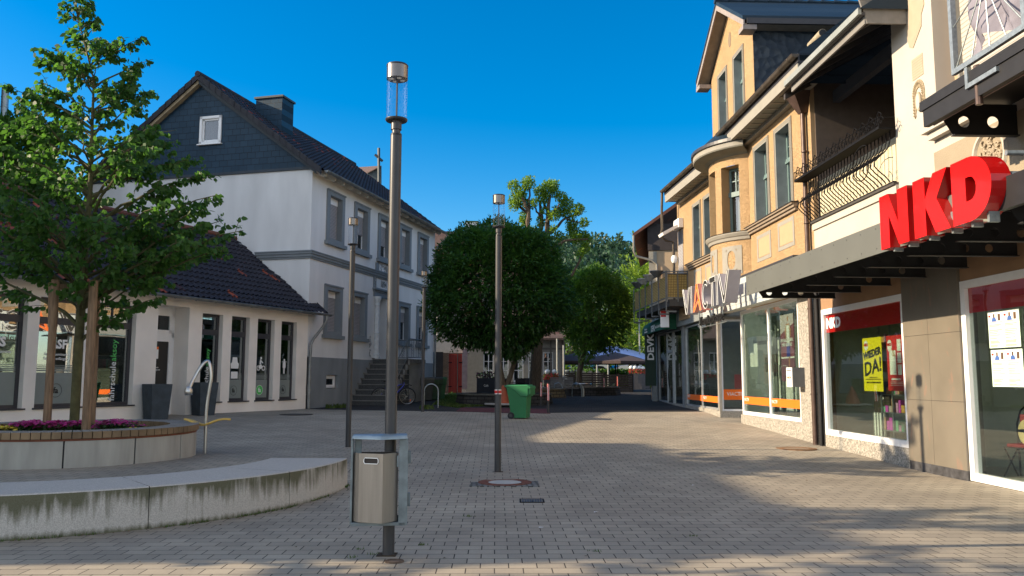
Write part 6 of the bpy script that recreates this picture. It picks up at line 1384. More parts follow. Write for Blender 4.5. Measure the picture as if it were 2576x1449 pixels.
# ornaments on the pier
fnw = lambda u, v, d: (u, d, v)
mb = MB().use(tau2); mb.extr([(4.68, 12), (5.30, 12), (5.30, 8.05), (5.20, 7.92), (5.18, 7.72), (4.88, 7.44), (4.76, 7.50), (4.68, 7.75)], fnw, -.012, 0); mb.build('recess_panel', W)
mb = MB().use(tau2); mb.box(4.80, 5.16, -.008, 0, 6.86, 7.24); mb.use(mat('taupe_groove', (.22, .17, .11), .9))
for k in range(1, 8): mb.box(4.80, 5.16, -.0085, -.008, 6.86 + k * .0475, 6.865 + k * .0475)
mb.build('grooved_panel', W)
mb = MB().use(mat('ornament_taupe', (.27, .215, .14), .9, var=.3, scale=30)); orr = random.Random(3)
def leafy(cx_, cz_, s=.035):
    a = orr.uniform(0, 6.3); mb.faces([(cx_, -.05, cz_)] + [(cx_ + s * math.cos(a + k * PI / 3), -.012 + .008 * (k % 2), cz_ + s * 1.3 * math.sin(a + k * PI / 3)) for k in range(6)], [(0, k + 1, (k + 1) % 6 + 1) for k in range(6)])
mb.extr([(4.98 + .19 * math.cos(k * PI / 12), 6.58 + .24 * math.sin(k * PI / 12)) for k in range(13)] + [(4.79, 6.3), (4.83, 6.16), (4.88, 6.3), (4.88, 6.5)] + [(4.98 - .10 * math.cos(k * PI / 12), 6.55 + .13 * math.sin(k * PI / 12)) for k in range(13)] + [(5.08, 6.3), (5.12, 6.16), (5.17, 6.3)], fnw, -.014, 0)
for k in range(15): a = k * PI / 14; leafy(4.98 + .145 * math.cos(a), 6.58 + .185 * math.sin(a))
for k in range(7): leafy(4.835, 6.54 - k * .055, .03); leafy(5.125, 6.54 - k * .055, .03)
mb.build('wreath_ornament', W); mb = MB().use(tau2); mb.extr([(4.98 + .085 * math.cos(k * PI / 10), 6.43 + .17 * math.sin(k * PI / 10)) for k in range(20)], fnw, -.03, 0); mb.use(nk_w); mb.extr([(4.98 + .06 * math.cos(k * PI / 10), 6.43 + .14 * math.sin(k * PI / 10)) for k in range(20)], fnw, -.036, -.031); mb.build('medallion', W)
mb = MB().use(taupe); mb.extr([(5.35, 4.2), (5.35, 5.40), (5.5, 5.40), (12, 5.40), (12, 4.2)], fnw, -.01, 0); mb.build('render_field', W)
mb = MB().use(nk_w); mb.lathe([(.42, 0), (.40, .04), (.36, .04), (.34, .0)], n=28); mb.X = Matrix.Identity(4)
v2 = [(6.85 + x_, -.012 - z_, 4.95 + y_) for x_, y_, z_ in mb.v]; mb.v = v2; mb.use(tau2)
for k in range(26): a = orr.uniform(0, 6.3); r_ = orr.uniform(0, .26); cx_, cz_ = 6.85 + r_ * math.cos(a), 4.95 + r_ * math.sin(a); mb.tube([(cx_ + .06 * math.cos(a + j * .9), -.03, cz_ + .06 * math.sin(a + j * .9)) for j in range(5)], .018, 5)
mb.build('rosette', W)
mb = MB().use(nk_w); mb.box(5.3, 8.8, -.2, 0, 5.72, 5.80); mb.box(5.38, 8.7, -.12, 0, 5.60, 5.719); mb.build('sill', W)
shc = brickmat('cream_shutter', (.42, .39, .345), (.41, .38, .335), (.28, .24, .20), 9, .075, .008, rough=.6, bump=1, var=.04)
mb = MB().use(shc); mb.box(5.84, 8.3, .27, .29, 5.98, 8.95); mb.use(trim); mb.box(5.81, 5.86, .2, .3, 5.98, 9.0); mb.use(tau2); mb.box(5.5, 8.6, -.0, .33, 8.95, 9.2); mb.use(mat('jamb_beige', (.38, .29, .19), .85)); mb.box(5.5, 5.81, .335, .36, 5.98, 9.2); mb.build('window', W)
# street level
stone = mat('veined_stone', (.165, .145, .115), .4, var=.10, scale=1.5, spec=.5)
nt_ = stone.node_tree; b_ = nt_.nodes['Principled BSDF']; wv_ = nt_.nodes.new('ShaderNodeTexNoise'); wv_.inputs['Scale'].default_value = 2.2; wv_.inputs['Detail'].default_value = 8; wv_.inputs['Distortion'].default_value = 1.6
tc_ = nt_.nodes.new('ShaderNodeTexCoord'); mp_ = nt_.nodes.new('ShaderNodeMapping'); mp_.inputs['Rotation'].default_value = (0, .6, 0); mp_.inputs['Scale'].default_value = (2.2, 1, .7); nt_.links.new(tc_.outputs['Object'], mp_.inputs[0]); nt_.links.new(mp_.outputs[0], wv_.inputs['Vector'])
rr_ = nt_.nodes.new('ShaderNodeMapRange'); rr_.inputs[1].default_value = .60; rr_.inputs[2].default_value = .68; rr_.inputs[3].default_value = 0; rr_.inputs[4].default_value = .5; nt_.links.new(wv_.outputs[0], rr_.inputs[0])
old = b_.inputs['Base Color'].links[0].from_socket; c_ = rgb_mix(nt_, rr_.outputs[0], old, (.27, .15, .11)); nt_.links.new(c_, b_.inputs['Base Color'])
mb = MB().use(granite); mb.box(.48, 4.11, -.02, .25, -.1, .39); mb.use(M_('lblack'))
for s in (1.4, 2.15, 3.05): mb.box(s, s + .004, -.0212, -.02, 0, .39)
mb.build('granite_plinth', W)
mb = MB().use(brownw); mb.box(.28, 4.11, .0, .25, 3.15, 3.95); mb.box(.28, .48, .0, .25, .0, 3.15); mb.box(5.87, 12, .0, .25, 3.15, 3.95); mb.build('lintel_panel', W)
mb = MB().use(stone)
for s0, s1 in ((4.115, 4.93), (4.936, 5.86)):
    for z0_, z1_ in ((.19, 1.25), (1.256, 2.36), (2.366, 3.6)): mb.box(s0, s1, -.05, .25, z0_, z1_)
mb.use(M_('black')); mb.box(4.12, 5.85, -.044, .25, .2, 3.6); mb.build('stone_pier', W)
mb = MB().use(mat('black_plinth', (.05, .05, .055), .6, var=.5, scale=9)); mb.box(4.115, 5.86, -.045, .25, -.1, .188); mb.build('black_plinth', W)
def shopw(a, b, z0, z1, nm):
    f = casement(W, a, b, z0, z1, -.015, .12, M_('pvc'), GL, nm, dp=.12, pane_off=.05); return f
n1 = shopw(.48, 4.11, .39, 3.15, 'shop_window'); n2 = shopw(5.87, 11.8, .05, 3.15, 'shop_window')
for f, a, b, zb_ in ((n1, .60, 3.99, 2.63), (n2, 5.99, 11.6, 2.64)):
    g = MB().use(M_('red')); g.box(a, b, .05, .054, zb_, 3.03); g.build('red_film', f)
text('NKD', .30, lw, n1, (.98, .04, 2.82), 1.1, bold=.016)
mb = MB().use(mat('olive_room', (.50, .50, .42), .9, var=.2, scale=1)); mb.box(.3, 11.8, 3.6, 3.7, 0, 3.5); mb.box(4.3, 4.4, .3, 3.6, 0, 3.5); mb.box(.3, .4, .2, 3.6, 0, 3.5); mb.box(.3, 11.8, .2, 3.6, 3.4, 3.5); mb.use(mat('grey_lino', (.45, .45, .42), .4)); mb.box(.3, 11.8, .2, 3.6, .0, .1); mb.build('room', W)
def sheet(nm, lab, cat, s, y, z0, w_, h_, m):
    t = thing(nm, lab, cat, tuple(RW(s, y, z0)), AR); mb = MB().use(m); mb.box(0, w_, 0, .004, 0, h_); mb.build('sheet', t); return t
t = sheet('poster', 'yellow poster with bold slanted black words in the shop window', 'poster', 2.10, .14, 1.37, .80, 1.06, M_('yellow'))
sk = Matrix.Identity(4); 
for body, sz, loc, xs in (('WIEDER', .20, (.40, 0, .74), 1.0), ('DA!', .38, (.42, 0, .47), 1.15)):
    o = text(body, sz, lb, None, (0, 0, 0), xs, bold=.008); sh_ = Matrix.Identity(4); sh_[2][0] = .16; o.data.transform(Matrix.Translation((loc[0], -.004, loc[2])) @ sh_); o.parent = t
mb = MB().use(lw); mb.extr([(.16 + .09 * math.cos(k * PI / 9), .91 + .10 * math.sin(k * PI / 9)) for k in range(18)], fnw, -.003, 0); mb.build('white_disc', t); text('NKD', .075, M_('red'), t, (.16, -.005, .92), 1.1, bold=.004)
text('UNSCHLAGBAREN PREISEN!', .048, lb, t, (.42, -.003, .17), 1.0); text('VERPASSEN SIE NICHT\nUNSERE AKTUELLEN KOLLEKTIONEN ZU', .036, mat('dull_ink', (.35, .3, .03), .6), t, (.42, -.003, .25), .95)
t = sheet('poster', 'red poster with white price sheets in the shop window', 'poster', 3.10, .14, 1.39, .62, 1.04, mat('poster_red', (.62, .03, .03), .6))
mb = MB().use(lw); mb.extr([(.12 + .09 * math.cos(k * PI / 9), .85 + .115 * math.sin(k * PI / 9)) for k in range(18)], fnw, -.003, 0)
for a, b, c_, d_ in ((.10, .34, .30, .76), (.40, .54, .74, .96), (.40, .54, .52, .71), (.40, .54, .30, .49), (.14, .48, .20, .235)): mb.box(a, b, -.003, 0, c_, d_)
for z in (.10, .13, .16): mb.box(.1, .55, -.003, 0, z, z + .008)
mb.build('price_sheet', t); text('NKD', .07, M_('red'), t, (.12, -.005, .87), 1.1, bold=.004); text('5,', .16, mat('price_gold', (.5, .3, .1), .6), t, (.28, -.005, .70), .9, bold=.006)
for i, (s, z, lab) in enumerate(((6.50, 2.07, 'pair of mint notices stuck high on the right shop window'), (6.52, 1.50, 'pair of mint notices stuck below the upper pair'))):
    t = sheet('notice', lab, 'notice', s, .02, z, .72, .54, mat('mint_paper', (.62, .78, .66), .6)); t['group'] = 'notices on the right shop window'
    for k in (0, 1):
        x = .01 + .36 * k; mb = MB().use(lw); mb.box(x, x + .335, -.003, 0, .385, .53); mb.use(M_('red')); mb.box(x, x + .335, -.003, 0, .38, .385); mb.box(x + .01, x + .06, -.004, -.003, .46, .49)
        mb.use(mat('blue_shirt_print', (.05, .12, .35), .6)); mb.face([(x + .08, -.0045, .39), (x + .2, -.0045, .39), (x + .18, -.0045, .45), (x + .1, -.0045, .45)]); mb.use(mat('hair_print', (.10, .06, .04), .6)); mb.box(x + .12, x + .16, -.0048, -.004, .45, .505); mb.box(x + .23, x + .29, -.0048, -.004, .40, .50)
        mb.use(mat('print_grey', (.2, .22, .2), .6))
        for zz_ in (.34, .32, .26, .235, .21, .185, .14, .10, .085, .07, .035, .02): mb.box(x + .02, x + .02 + orr.uniform(.16, .29), -.0042, -.003, zz_, zz_ + .008)
        mb.build('print', t)
# goods seen in the shop
t = thing('goods_rack', 'rack with small packs and boxes behind the red poster', 'rack', tuple(RW(2.4, .32, .45)), AR); gr_ = random.Random(21)
mb = MB().use(M_('galv')); 
for s in (0, .45, .95): mb.box(s, s + .03, 0, .03, 0, 2.4)
for z in (.15, .5, .85, 1.3, 1.75): mb.box(0, .98, 0, .3, z, z + .015)
mb.build('frame', t); mb = MB()
for z in (.17, .52, .87, 1.32, 1.77):
    x = .02
    while x < .92: w_ = gr_.uniform(.05, .14); mb.use(mat('pack_' + str(gr_.randint(0, 7)), (gr_.uniform(.1, .7), gr_.uniform(.08, .5), gr_.uniform(.08, .5)), .5)); mb.box(x, x + w_, .04, .2, z, z + gr_.uniform(.1, .28)); x += w_ + gr_.uniform(.0, .05)
mb.build('pack', t)
t = thing('folded_rugs', 'striped folded rugs and dark board on a low table in the shop window', 'rugs', tuple(RW(1.75, .4, .45)), AR)
mb = MB().use(mat('dark_board', (.05, .04, .03), .7, var=.4, scale=15)); mb.box(.2, .85, 0, .04, .5, 1.0); mb.use(lw); mb.face([(.5, -.003, .78), (.56, -.003, .84), (.62, -.003, .78), (.56, -.003, .72)]); mb.build('board', t)
mb = MB()
for k in range(9): mb.use(lw if k % 2 else mat('grey_stripe', (.15, .15, .14), .8)); mb.box(.05 + k * .06, .11 + k * .06, .03, .1, .02, .48)
mb.build('striped_cloth', t)
# wrought iron chair with red cushion and table in the right window
ch_ = thing('garden_chair', 'black scrolled metal chair with red cushion behind the right shop window', 'chair', tuple(RW(6.15, .7, .12)), AR + .4)
mb = MB().use(M_('iron')); mb.tube([(-.22, .18, 0), (-.21, .16, .45), (-.24, .2, .8), (-.2, .24, 1.0), (-.08, .26, 1.12), (.08, .26, 1.12), (.2, .24, 1.0), (.24, .2, .8), (.21, .16, .45), (.22, .18, 0)], .014, 8)
for k in range(5): x = -.14 + k * .07; mb.tube([(x, .2, .5), (x * 1.1, .23, .8), (x * .8 + .04, .25, .95)], .006, 6)
for k in range(4): a = k * 1.5; mb.tube([(.07 * math.cos(a) + .05 * math.cos(j * .8), .25, .95 + .05 * math.sin(j * .8)) for j in range(8)], .006, 5)
mb.tube([(-.2, -.2, .45), (.2, -.2, .45), (.21, .16, .45), (-.21, .16, .45), (-.2, -.2, .45)], .012, 6); mb.tube([(-.2, -.2, .45), (-.24, .15, .0)], .012, 6); mb.tube([(.2, -.2, .45), (.24, .15, .0)], .012, 6); mb.tube([(-.21, .16, .45), (-.22, -.22, 0)], .012, 6); mb.tube([(.21, .16, .45), (.22, -.22, 0)], .012, 6); mb.build('frame', ch_, smooth=True)
mb = MB().use(mat('red_cushion', (.30, .02, .025), .5)); mb.box(-.16, .16, .14, .2, .5, .95); mb.box(-.18, .18, -.18, .14, .455, .51); mb.build('cushion', ch_, bevel=.02)
tb_ = thing('bistro_table', 'small round metal table with pale round dish behind the right shop window', 'table', tuple(RW(6.75, .6, .12)), AR)
mb = MB().use(M_('iron')); mb.lathe([(0, .72), (.33, .72), (.34, .735), (.33, .75), (0, .75)], n=28); 
for k in range(3): a = k * 2.1; mb.tube([(.25 * math.cos(a), .25 * math.sin(a), .72), (-.05 * math.cos(a), -.05 * math.sin(a), .4), (.25 * math.cos(a + .4), .25 * math.sin(a + .4), 0)], .012, 6)
mb.build('table_frame', tb_, smooth=True)
t = thing('round_dish', 'pale yellow round dish leaning by the small table in the window', 'dish', tuple(RW(6.48, .5, .82)), AR); mb = MB().use(mat('pale_yellow', (.65, .48, .25), .5)); mb.extr([(.2 * math.cos(k * PI / 12), .2 * math.sin(k * PI / 12)) for k in range(24)], fnw, 0, .08); mb.build('dish_body', t, bevel=.03)
# ------------------------------------------------------------ canopy
Cn = thing('canopy', 'grey metal canopy with black perforated brackets over the shop windows', 'canopy', tuple(RO), AR)
cg = mat('grey_canopy_sheet', (.125, .13, .118), .55, .1, var=.05, scale=1.5)
mb = MB().use(cg); mb.box(1.15, 9.3, -1.91, -1.89, 3.40, 3.83); mb.box(1.15, 1.17, -1.889, -1.1, 3.47, 3.83); mb.use(M_('dark'))
for k in range(16): 
    for z in (3.47, 3.76): mb.box(1.3 + k * .48, 1.315 + k * .48, -1.915, -1.91, z, z + .014)
mb.build('fascia', Cn); mb = MB().use(M_('black')); mb.box(1.18, 12, -1.88, .0, 3.76, 3.81); mb.box(1.18, 12, -1.88, -1.80, 3.46, 3.76); mb.build('deck', Cn)
ib = mat('black_beam', (.022, .022, .024), .6, .2)
for k in range(9):
    s = 1.45 + 1.2 * k; z0_, z1_ = 3.33, 3.70; hz = 3.435; r_ = .06; hs_ = [-1.52, -1.18, -.84, -.5]
    poly = [(-1.80, z1_), (-1.80, 3.52), (-1.66, z0_), (-.1, z0_), (-.1, z1_)]
    from mathutils.geometry import tessellate_polygon
    loops = [[Vector((u, v, 0)) for u, v in poly]] + [[Vector((h + r_ * math.cos(j * PI / 7), hz + r_ * math.sin(j * PI / 7), 0)) for j in range(14)] for h in hs_]
    allp = [p for l in loops for p in l]; tri = tessellate_polygon(loops); mb = MB().use(ib)
    for xx in (s - .006, s + .006): mb.faces([(xx, p.x, p.y) for p in allp], [tuple(q) for q in tri])
    for h in hs_: mb.faces([(xx, h + r_ * math.cos(j * PI / 7), hz + r_ * math.sin(j * PI / 7)) for xx in (s - .006, s + .006) for j in range(14)], [(j, (j + 1) % 14, 14 + (j + 1) % 14, 14 + j) for j in range(14)])
    mb.box(s - .05, s + .05, -1.66, -.1, z0_ - .012, z0_); mb.box(s - .05, s + .05, -1.80, 0, z1_, z1_ + .012); mb.build('bracket', Cn)
mb = MB().use(M_('pvc')); mb.lathe([(0, 3.60), (.10, 3.60), (.12, 3.64), (.12, 3.755)], (3.2, -1.0, 0), 18); mb.lathe([(0, 3.60), (.10, 3.60), (.12, 3.64), (.12, 3.755)], (8.2, -1.0, 0), 18); mb.build('spot_lamp', Cn, smooth=True)
# ------------------------------------------------------------ wrought iron loggia railing
Rl = thing('iron_railing', 'bulging black wrought iron railing with scrolls on the loggia', 'railing', tuple(RO), AR)
mb = MB().use(M_('iron')); xs_ = [.36 + .148 * k for k in range(26)]; zt, zb2 = 6.18, 5.22
def prof(u):    # 0 bottom .. 1 top: outward bulge
    return -.06 - .30 * math.sin(PI * min(1, u * 1.25)) ** 1.3 * (1 if u < .8 else 0) if u < .8 else -.06 - .0
for i, x in enumerate(xs_):
    P = []
    for k in range(11):
        u = k / 10; P.append((x, -.08 - .33 * math.exp(-((u - .34) / .24) ** 2), zb2 + (zt - zb2) * u))
    mb.tube(P, .0125, 5)
    if i % 2 == 0:
        for dz in (0, .12):
            for sg in (-1, 1): mb.tube([(x + sg * (.03 + .022 * math.cos(j * .9)), -.41, zb2 + .33 + dz + .022 * math.sin(j * .9)) for j in range(8)], .005, 4)
mb.build('baluster', Rl)
mb = MB().use(M_('iron'))
mb.box(.30, 4.14, -.10, -.04, zb2 - .03, zb2); mb.box(.1, 4.2, -.34, -.06, zt, zt + .03); mb.box(.1, 4.2, -.36, -.33, zt + .0, zt + .05); mb.tube([(.1, -.36, zt + .22), (4.2, -.36, zt + .22)], .008, 5)
for i in range(13):       # scroll pairs standing above the rail
    x = .15 + .325 * i
    for sg, r_ in ((1, .085), (-1, .06)): mb.tube([(x + .16 + sg * (.08 + r_ * (1 - j / 14) * math.cos(j * .55)), -.35, zt + .12 + r_ * (1 - j / 16) * math.sin(j * .55)) for j in range(13)], .0085, 5)
    mb.tube([(x, -.36, zt + .03), (x + .08, -.36, zt + .2), (x + .2, -.37, zt + .3), (x + .28, -.36, zt + .24), (x + .24, -.36, zt + .18)], .009, 5)
    for k in range(3): mb.faces([(x + .1 + .05 * k, -.37, zt + .08 + .03 * k), (x + .15 + .05 * k, -.38, zt + .11 + .03 * k), (x + .12 + .05 * k, -.36, zt + .15 + .03 * k)], [(0, 1, 2)])
for x, yy_ in ((.1, -.36), (4.2, -.36)): mb.tube([(x, -.05, zt), (x, yy_, zt), (x, yy_, zt + .22), (x, -.05, zt + .22)], .012, 5)
sp = [(3.55 + .5 * (1 - k / 26) * math.cos(k * .33 + 1.0), -.42 + .004 * k, 5.62 + .42 * (1 - k / 26) * math.sin(k * .33 + 1.0)) for k in range(20)]; mb.tube(sp, .011, 5)
mb.build('scroll_work', Rl)
# ------------------------------------------------------------ upper steel balcony
Sb = thing('steel_balcony', 'black and galvanised steel balcony with grey cloth at the top right corner', 'balcony', tuple(RO), AR)
mb = MB().use(ib)
mb.box(7.3, 12, -1.3, -1.18, 5.44, 5.54); mb.box(7.35, 12, -1.28, -1.2, 5.20, 5.44); mb.box(7.3, 12, -1.3, 0, 5.541, 5.58)
pl = [(-1.22, 5.50), (-.95, 5.05), (.0, 5.05), (.0, 5.50)]; hs_ = [-.78, -.36]; loops = [[Vector((u, v, 0)) for u, v in pl]] + [[Vector((h + .085 * math.cos(j * PI / 8), 5.24 + .085 * math.sin(j * PI / 8), 0)) for j in range(16)] for h in hs_]
allp = [p for l in loops for p in l]; tri = tessellate_polygon(loops)
for s in (7.5, 9.3, 11.0):
    for xx in (s - .007, s + .007): mb.faces([(xx, p.x, p.y) for p in allp], [tuple(q) for q in tri])
    mb.box(s - .05, s + .05, -.95, 0, 5.035, 5.05)
mb.build('beam', Sb)
mb = MB().use(mat('aubergine_steel', (.16, .10, .11), .5, .3)); mb.box(7.4, 12, -1.17, -1.15, 5.21, 5.44); mb.build('web_plate', Sb)
mb = MB().use(M_('galv')); zr0, zr1 = 5.72, 6.95
mb.box(8.18, 8.25, -1.33, -1.26, zr0, zr1 + .3); mb.box(9.62, 9.69, -1.33, -1.26, zr0, zr1 + .3); mb.box(8.18, 12, -1.33, -1.27, zr0 - .07, zr0); mb.box(8.45, 8.51, -1.32, -1.26, 5.42, zr0 - .07); mb.box(8.45, 9.1, -1.32, -1.26, 5.36, 5.42); mb.box(11.0, 11.07, -1.33, -1.26, zr0, zr1 + .3); mb.box(8.18, 12, -1.33, -1.27, zr1 + .25, zr1 + .3)
mb.use(MATS['brown_pipe']); mb.tube([(8.62, -1.25, 5.62), (8.62, -1.25, 5.10)], .045, 10); mb.build('rail_frame', Sb)
mb = MB().use(M_('galv')); c0 = (8.95, -1.30, 6.62)
for tx, tz in ((8.25, zr0), (8.6, zr0), (8.98, zr0), (9.3, zr0), (9.62, zr0 + .05), (8.25, 6.3), (9.62, 6.35), (8.25, 7.1), (9.62, 7.1)): mb.tube([c0, (tx, -1.30, tz)], .010, 6)
mb.build('spoke', Sb)
cl = mat('grey_violet_cloth', (.20, .19, .23), .8, var=.1, scale=2); mb = MB().use(cl); vs = []; nx_, nz_ = 36, 20
for j in range(nz_ + 1):
    for i in range(nx_ + 1):
        u, v = i / nx_, j / nz_; x = 8.32 + 1.9 * u; z = 5.85 + .25 * u * 0 + (1.35) * v + .12 * math.sin(u * 7) * (1 - v); vs.append((x, -1.15 + .09 * math.sin(u * 19 + 2.5 * v + math.sin(v * 5) * 1.4) + .03 * math.sin(u * 43 + v * 3), z))
mb.faces(vs, [(j * (nx_ + 1) + i, j * (nx_ + 1) + i + 1, (j + 1) * (nx_ + 1) + i + 1, (j + 1) * (nx_ + 1) + i) for j in range(nz_) for i in range(nx_)])
t = thing('cloth_screen', 'crumpled grey violet cloth tied behind the steel balcony rail', 'cloth', tuple(RO), AR); mb.build('cloth', t, smooth=True)
mb = MB().use(mat('yellow_plank', (.55, .43, .20), .7)); mb.box(8.6, 12, -.9, -.5, 5.6, 5.68); mb.build('plank', Sb)
# ============================================================ STREET LAMPS
def lamp(loc, label, rz=0):
    t = thing('street_lamp', label, 'street lamp', loc, rz, 'cylindrical glass street lamps'); P_ = M_('pole')
    mb = MB().use(P_); mb.tube([(0, 0, -.1), (0, 0, 3.915)], .054, 28); mb.lathe([(.054, 3.90), (.054, 3.915), (.050, 3.925), (.04, 3.927)], n=28); mb.tube([(0, 0, 3.91), (0, 0, 3.97)], .040, 24); mb.lathe([(.040, 3.96), (.051, 3.962), (.051, 4.045), (.03, 4.047)], n=28)
    mb.box(-.012, .012, -.0555, -.05, .55, .78); mb.build('pole', t, smooth=True)
    mb = MB().use(mat('lamp_dark_disc', (.03, .03, .033), .4, .2)); mb.lathe([(0, 4.043), (.098, 4.046), (.106, 4.056), (.106, 4.068), (.09, 4.072), (0, 4.073)], n=36); mb.build('base_disc', t, smooth=True); mb = MB().use(MATS['lamp_dark_disc'])
    mb.lathe([(0, 4.612), (.098, 4.610), (.105, 4.602), (.105, 4.592), (.1, 4.588)], n=36); mb.build('lamp_cap', t, smooth=True)
    mb = MB().use(mat('brushed_nickel', (.22, .195, .175), .25, 1, var=.06, scale=30, aniso=(1, 1, .02))); mb.lathe([(.1025, 4.59), (.1025, 4.465), (.098, 4.462), (.0, 4.462)], n=36); mb.build('lamp_head', t, smooth=True)
    mb = MB().use(lw)
    for k in range(4): a = k * PI / 2 + .5; mb.lathe([(0, 4.458), (.022, 4.458), (.022, 4.463)], (.055 * math.cos(a), .055 * math.sin(a), 0), 10)
    mb.build('led', t)
    mb = MB().use(GLC); mb.lathe([(.1005, 4.073), (.1005, 4.462)], n=36); mb.build('glass_tube', t, smooth=True)
    mb = MB().use(P_); mb.tube([(0, 0, 4.07), (0, 0, 4.465)], .0085, 8); mb.build('rod', t, smooth=True)
    return t
L1 = lamp((-1.116, 7.617, .0108), 'nearest tall lamp post, with the grey litter bin fixed to it')
L2 = dup(L1, (-.2262, 13.566, .0856), 0, 'middle lamp post with small red and white bands, by the round cover')
L3 = dup(L1, (-3.2866, 16.62, .2859), 0, 'lamp post left of the nearest one, standing before the grey stairs')
L4 = dup(L1, (-2.97, 27.384, .6004), 0, 'farthest lamp post, beside the bicycle hoop and clipped tree')
for r_ in (L2,):
    mb = MB().use(lw); mb.lathe([(.0555, 1.26), (.0565, 1.262), (.0565, 1.332), (.0555, 1.334)], n=28); mb.use(M_('red')); mb.lathe([(.0568, 1.272), (.0572, 1.273), (.0572, 1.321), (.0568, 1.322)], n=28); mb.use(P_ := M_('pole')); mb.box(-.008, .008, -.060, -.05, 1.255, 1.34); mb.build('reflective_band', r_)
mb = MB().use(MATS['planter_soil']); p = (-.2262, 13.566); z = .0856; mb.box(p[0] - .085, p[0] + .085, p[1] - .085, p[1] + .085, z - .05, z + .006); mb.build('footing', None); o = bpy.data.objects['footing']; o.parent = L2; o.location = (0.2262, -13.566, -.0856)
o = MB().use(MATS['planter_soil']); o.box(-.10, .075, -.075, .075, -.05, .004); o.build('footing', L1)
# ------------------------------------------------------------ litter bin on the first lamp
Bn = thing('litter_bin', 'hexagonal brushed metal litter bin with blue grey hood on the nearest lamp', 'litter bin', (-1.116, 7.617, .0108), math.radians(7))
gv = mat('weathered_galvanised', (.20, .235, .245), .6, .45, var=.25, scale=9); bs = mat('brushed_bin_steel', (.27, .245, .215), .42, .6, var=.10, scale=5, aniso=(6, 6, .4), bump=.05, bscale=40)
zb_, zt_ = .325, .925
# hexagon basket, local origin at the pole; the basket hangs in front-left
hx = [(-.322, -.12), (-.268, -.205), (-.055, -.30), (.075, -.165), (.075, -.08), (-.322, -.06)]
def rim(sh): cx_ = sum(x for x, y in hx) / 6; cy_ = sum(y for x, y in hx) / 6; return [(cx_ + (x - cx_) * sh, cy_ + (y - cy_) * sh) for x, y in hx]
mb = MB().use(bs); A_, B_ = rim(1), rim(.965); n = 6
slot = (.15, .43, .845, .885)     # along the second face
for k in range(6):
    a, b = A_[k], A_[(k + 1) % 6]
    if k == 1:
        f = lambda u, z: (a[0] + (b[0] - a[0]) * u, a[1] + (b[1] - a[1]) * u, z)
        u0, u1, s0_, s1_ = .2, .8, .835, .885; mb.faces([f(0, zb_), f(1, zb_), f(1, s0_), f(0, s0_)], [(0, 1, 2, 3)]); mb.faces([f(0, s1_), f(1, s1_), f(1, zt_), f(0, zt_)], [(0, 1, 2, 3)]); mb.faces([f(0, s0_), f(u0, s0_), f(u0, s1_), f(0, s1_)], [(0, 1, 2, 3)]); mb.faces([f(u1, s0_), f(1, s0_), f(1, s1_), f(u1, s1_)], [(0, 1, 2, 3)])
    else: mb.faces([(*a, zb_), (*b, zb_), (*b, zt_), (*a, zt_)], [(0, 1, 2, 3)])
    c_, d_ = B_[k], B_[(k + 1) % 6]; mb.faces([(*a, zt_), (*b, zt_), (*d_, zt_), (*c_, zt_)], [(0, 1, 2, 3)])
mb.faces([(*p_, zb_) for p_ in A_], [tuple(range(6))]); mb.build('basket', Bn)
mb = MB().use(mat('bin_inside', (.035, .028, .025), .7))
for k in range(6): c_, d_ = B_[k], B_[(k + 1) % 6]; mb.faces([(*c_, zb_ + .01), (*d_, zb_ + .01), (*d_, zt_ - .001), (*c_, zt_ - .001)], [(0, 1, 2, 3)])
mb.build('liner', Bn)
f = lambda u, z, o=.003: (A_[1][0] + (A_[2][0] - A_[1][0]) * u + .0, A_[1][1] + (A_[2][1] - A_[1][1]) * u - o, z)
mb = MB().use(lw); q = [f(.2, .85, .004), f(.24, .836, .004), f(.76, .836, .004), f(.8, .85, .004), f(.8, .872, .004), f(.76, .886, .004), f(.24, .886, .004), f(.2, .872, .004), f(.2, .85, .004)]; mb.tube(q, .0035, 6); mb.build('slot_rim', Bn)
mb = MB().use(gv)
# side plates and hood as one bent band
for x0, x1, yf in ((-.345, -.325, -.15), (.085, .165, -.20)):
    mb.hexa([(x0, yf, .29), (x1, yf, .29), (x1, -.052, .29), (x0, -.052, .29)], [(x0, yf, 1.045), (x1, yf, 1.045), (x1, -.052, 1.045), (x0, -.052, 1.045)])
mb.hexa([(-.345, -.06, .30), (.165, -.06, .30), (.165, -.052, .30), (-.345, -.052, .30)], [(-.345, -.06, .36), (.165, -.06, .36), (.165, -.052, .36), (-.345, -.052, .36)])
mb.box(-.33, .15, -.2, -.055, .288, .318); mb.box(.165, .19, -.10, -.06, .44, .56); mb.box(.165, .19, -.10, -.06, .82, .93); mb.box(-.315, -.255, -.09, -.07, .9, 1.05)
mb.build('frame', Bn, bevel=.006)
mb = MB().use(mat('blue_grey_hood', (.24, .30, .34), .45, .5, var=.25, scale=7))
mb.hexa([(-.345, -.17, 1.046), (-.07, -.315, 1.046), (.165, -.21, 1.046), (.165, -.05, 1.046)], [(-.33, -.15, 1.085), (-.07, -.29, 1.085), (.155, -.195, 1.085), (.155, -.06, 1.085)])
mb.hexa([(-.345, -.17, 1.046), (.165, -.05, 1.046), (.165, .0, 1.046), (-.345, -.05, 1.046)], [(-.33, -.15, 1.085), (.155, -.06, 1.085), (.155, -.01, 1.085), (-.33, -.06, 1.085)])
mb.build('hood', Bn, bevel=.012)
mb = MB().use(gv); mb.box(.065, .08, -.19, -.17, .80, .90); mb.build('lock', Bn)

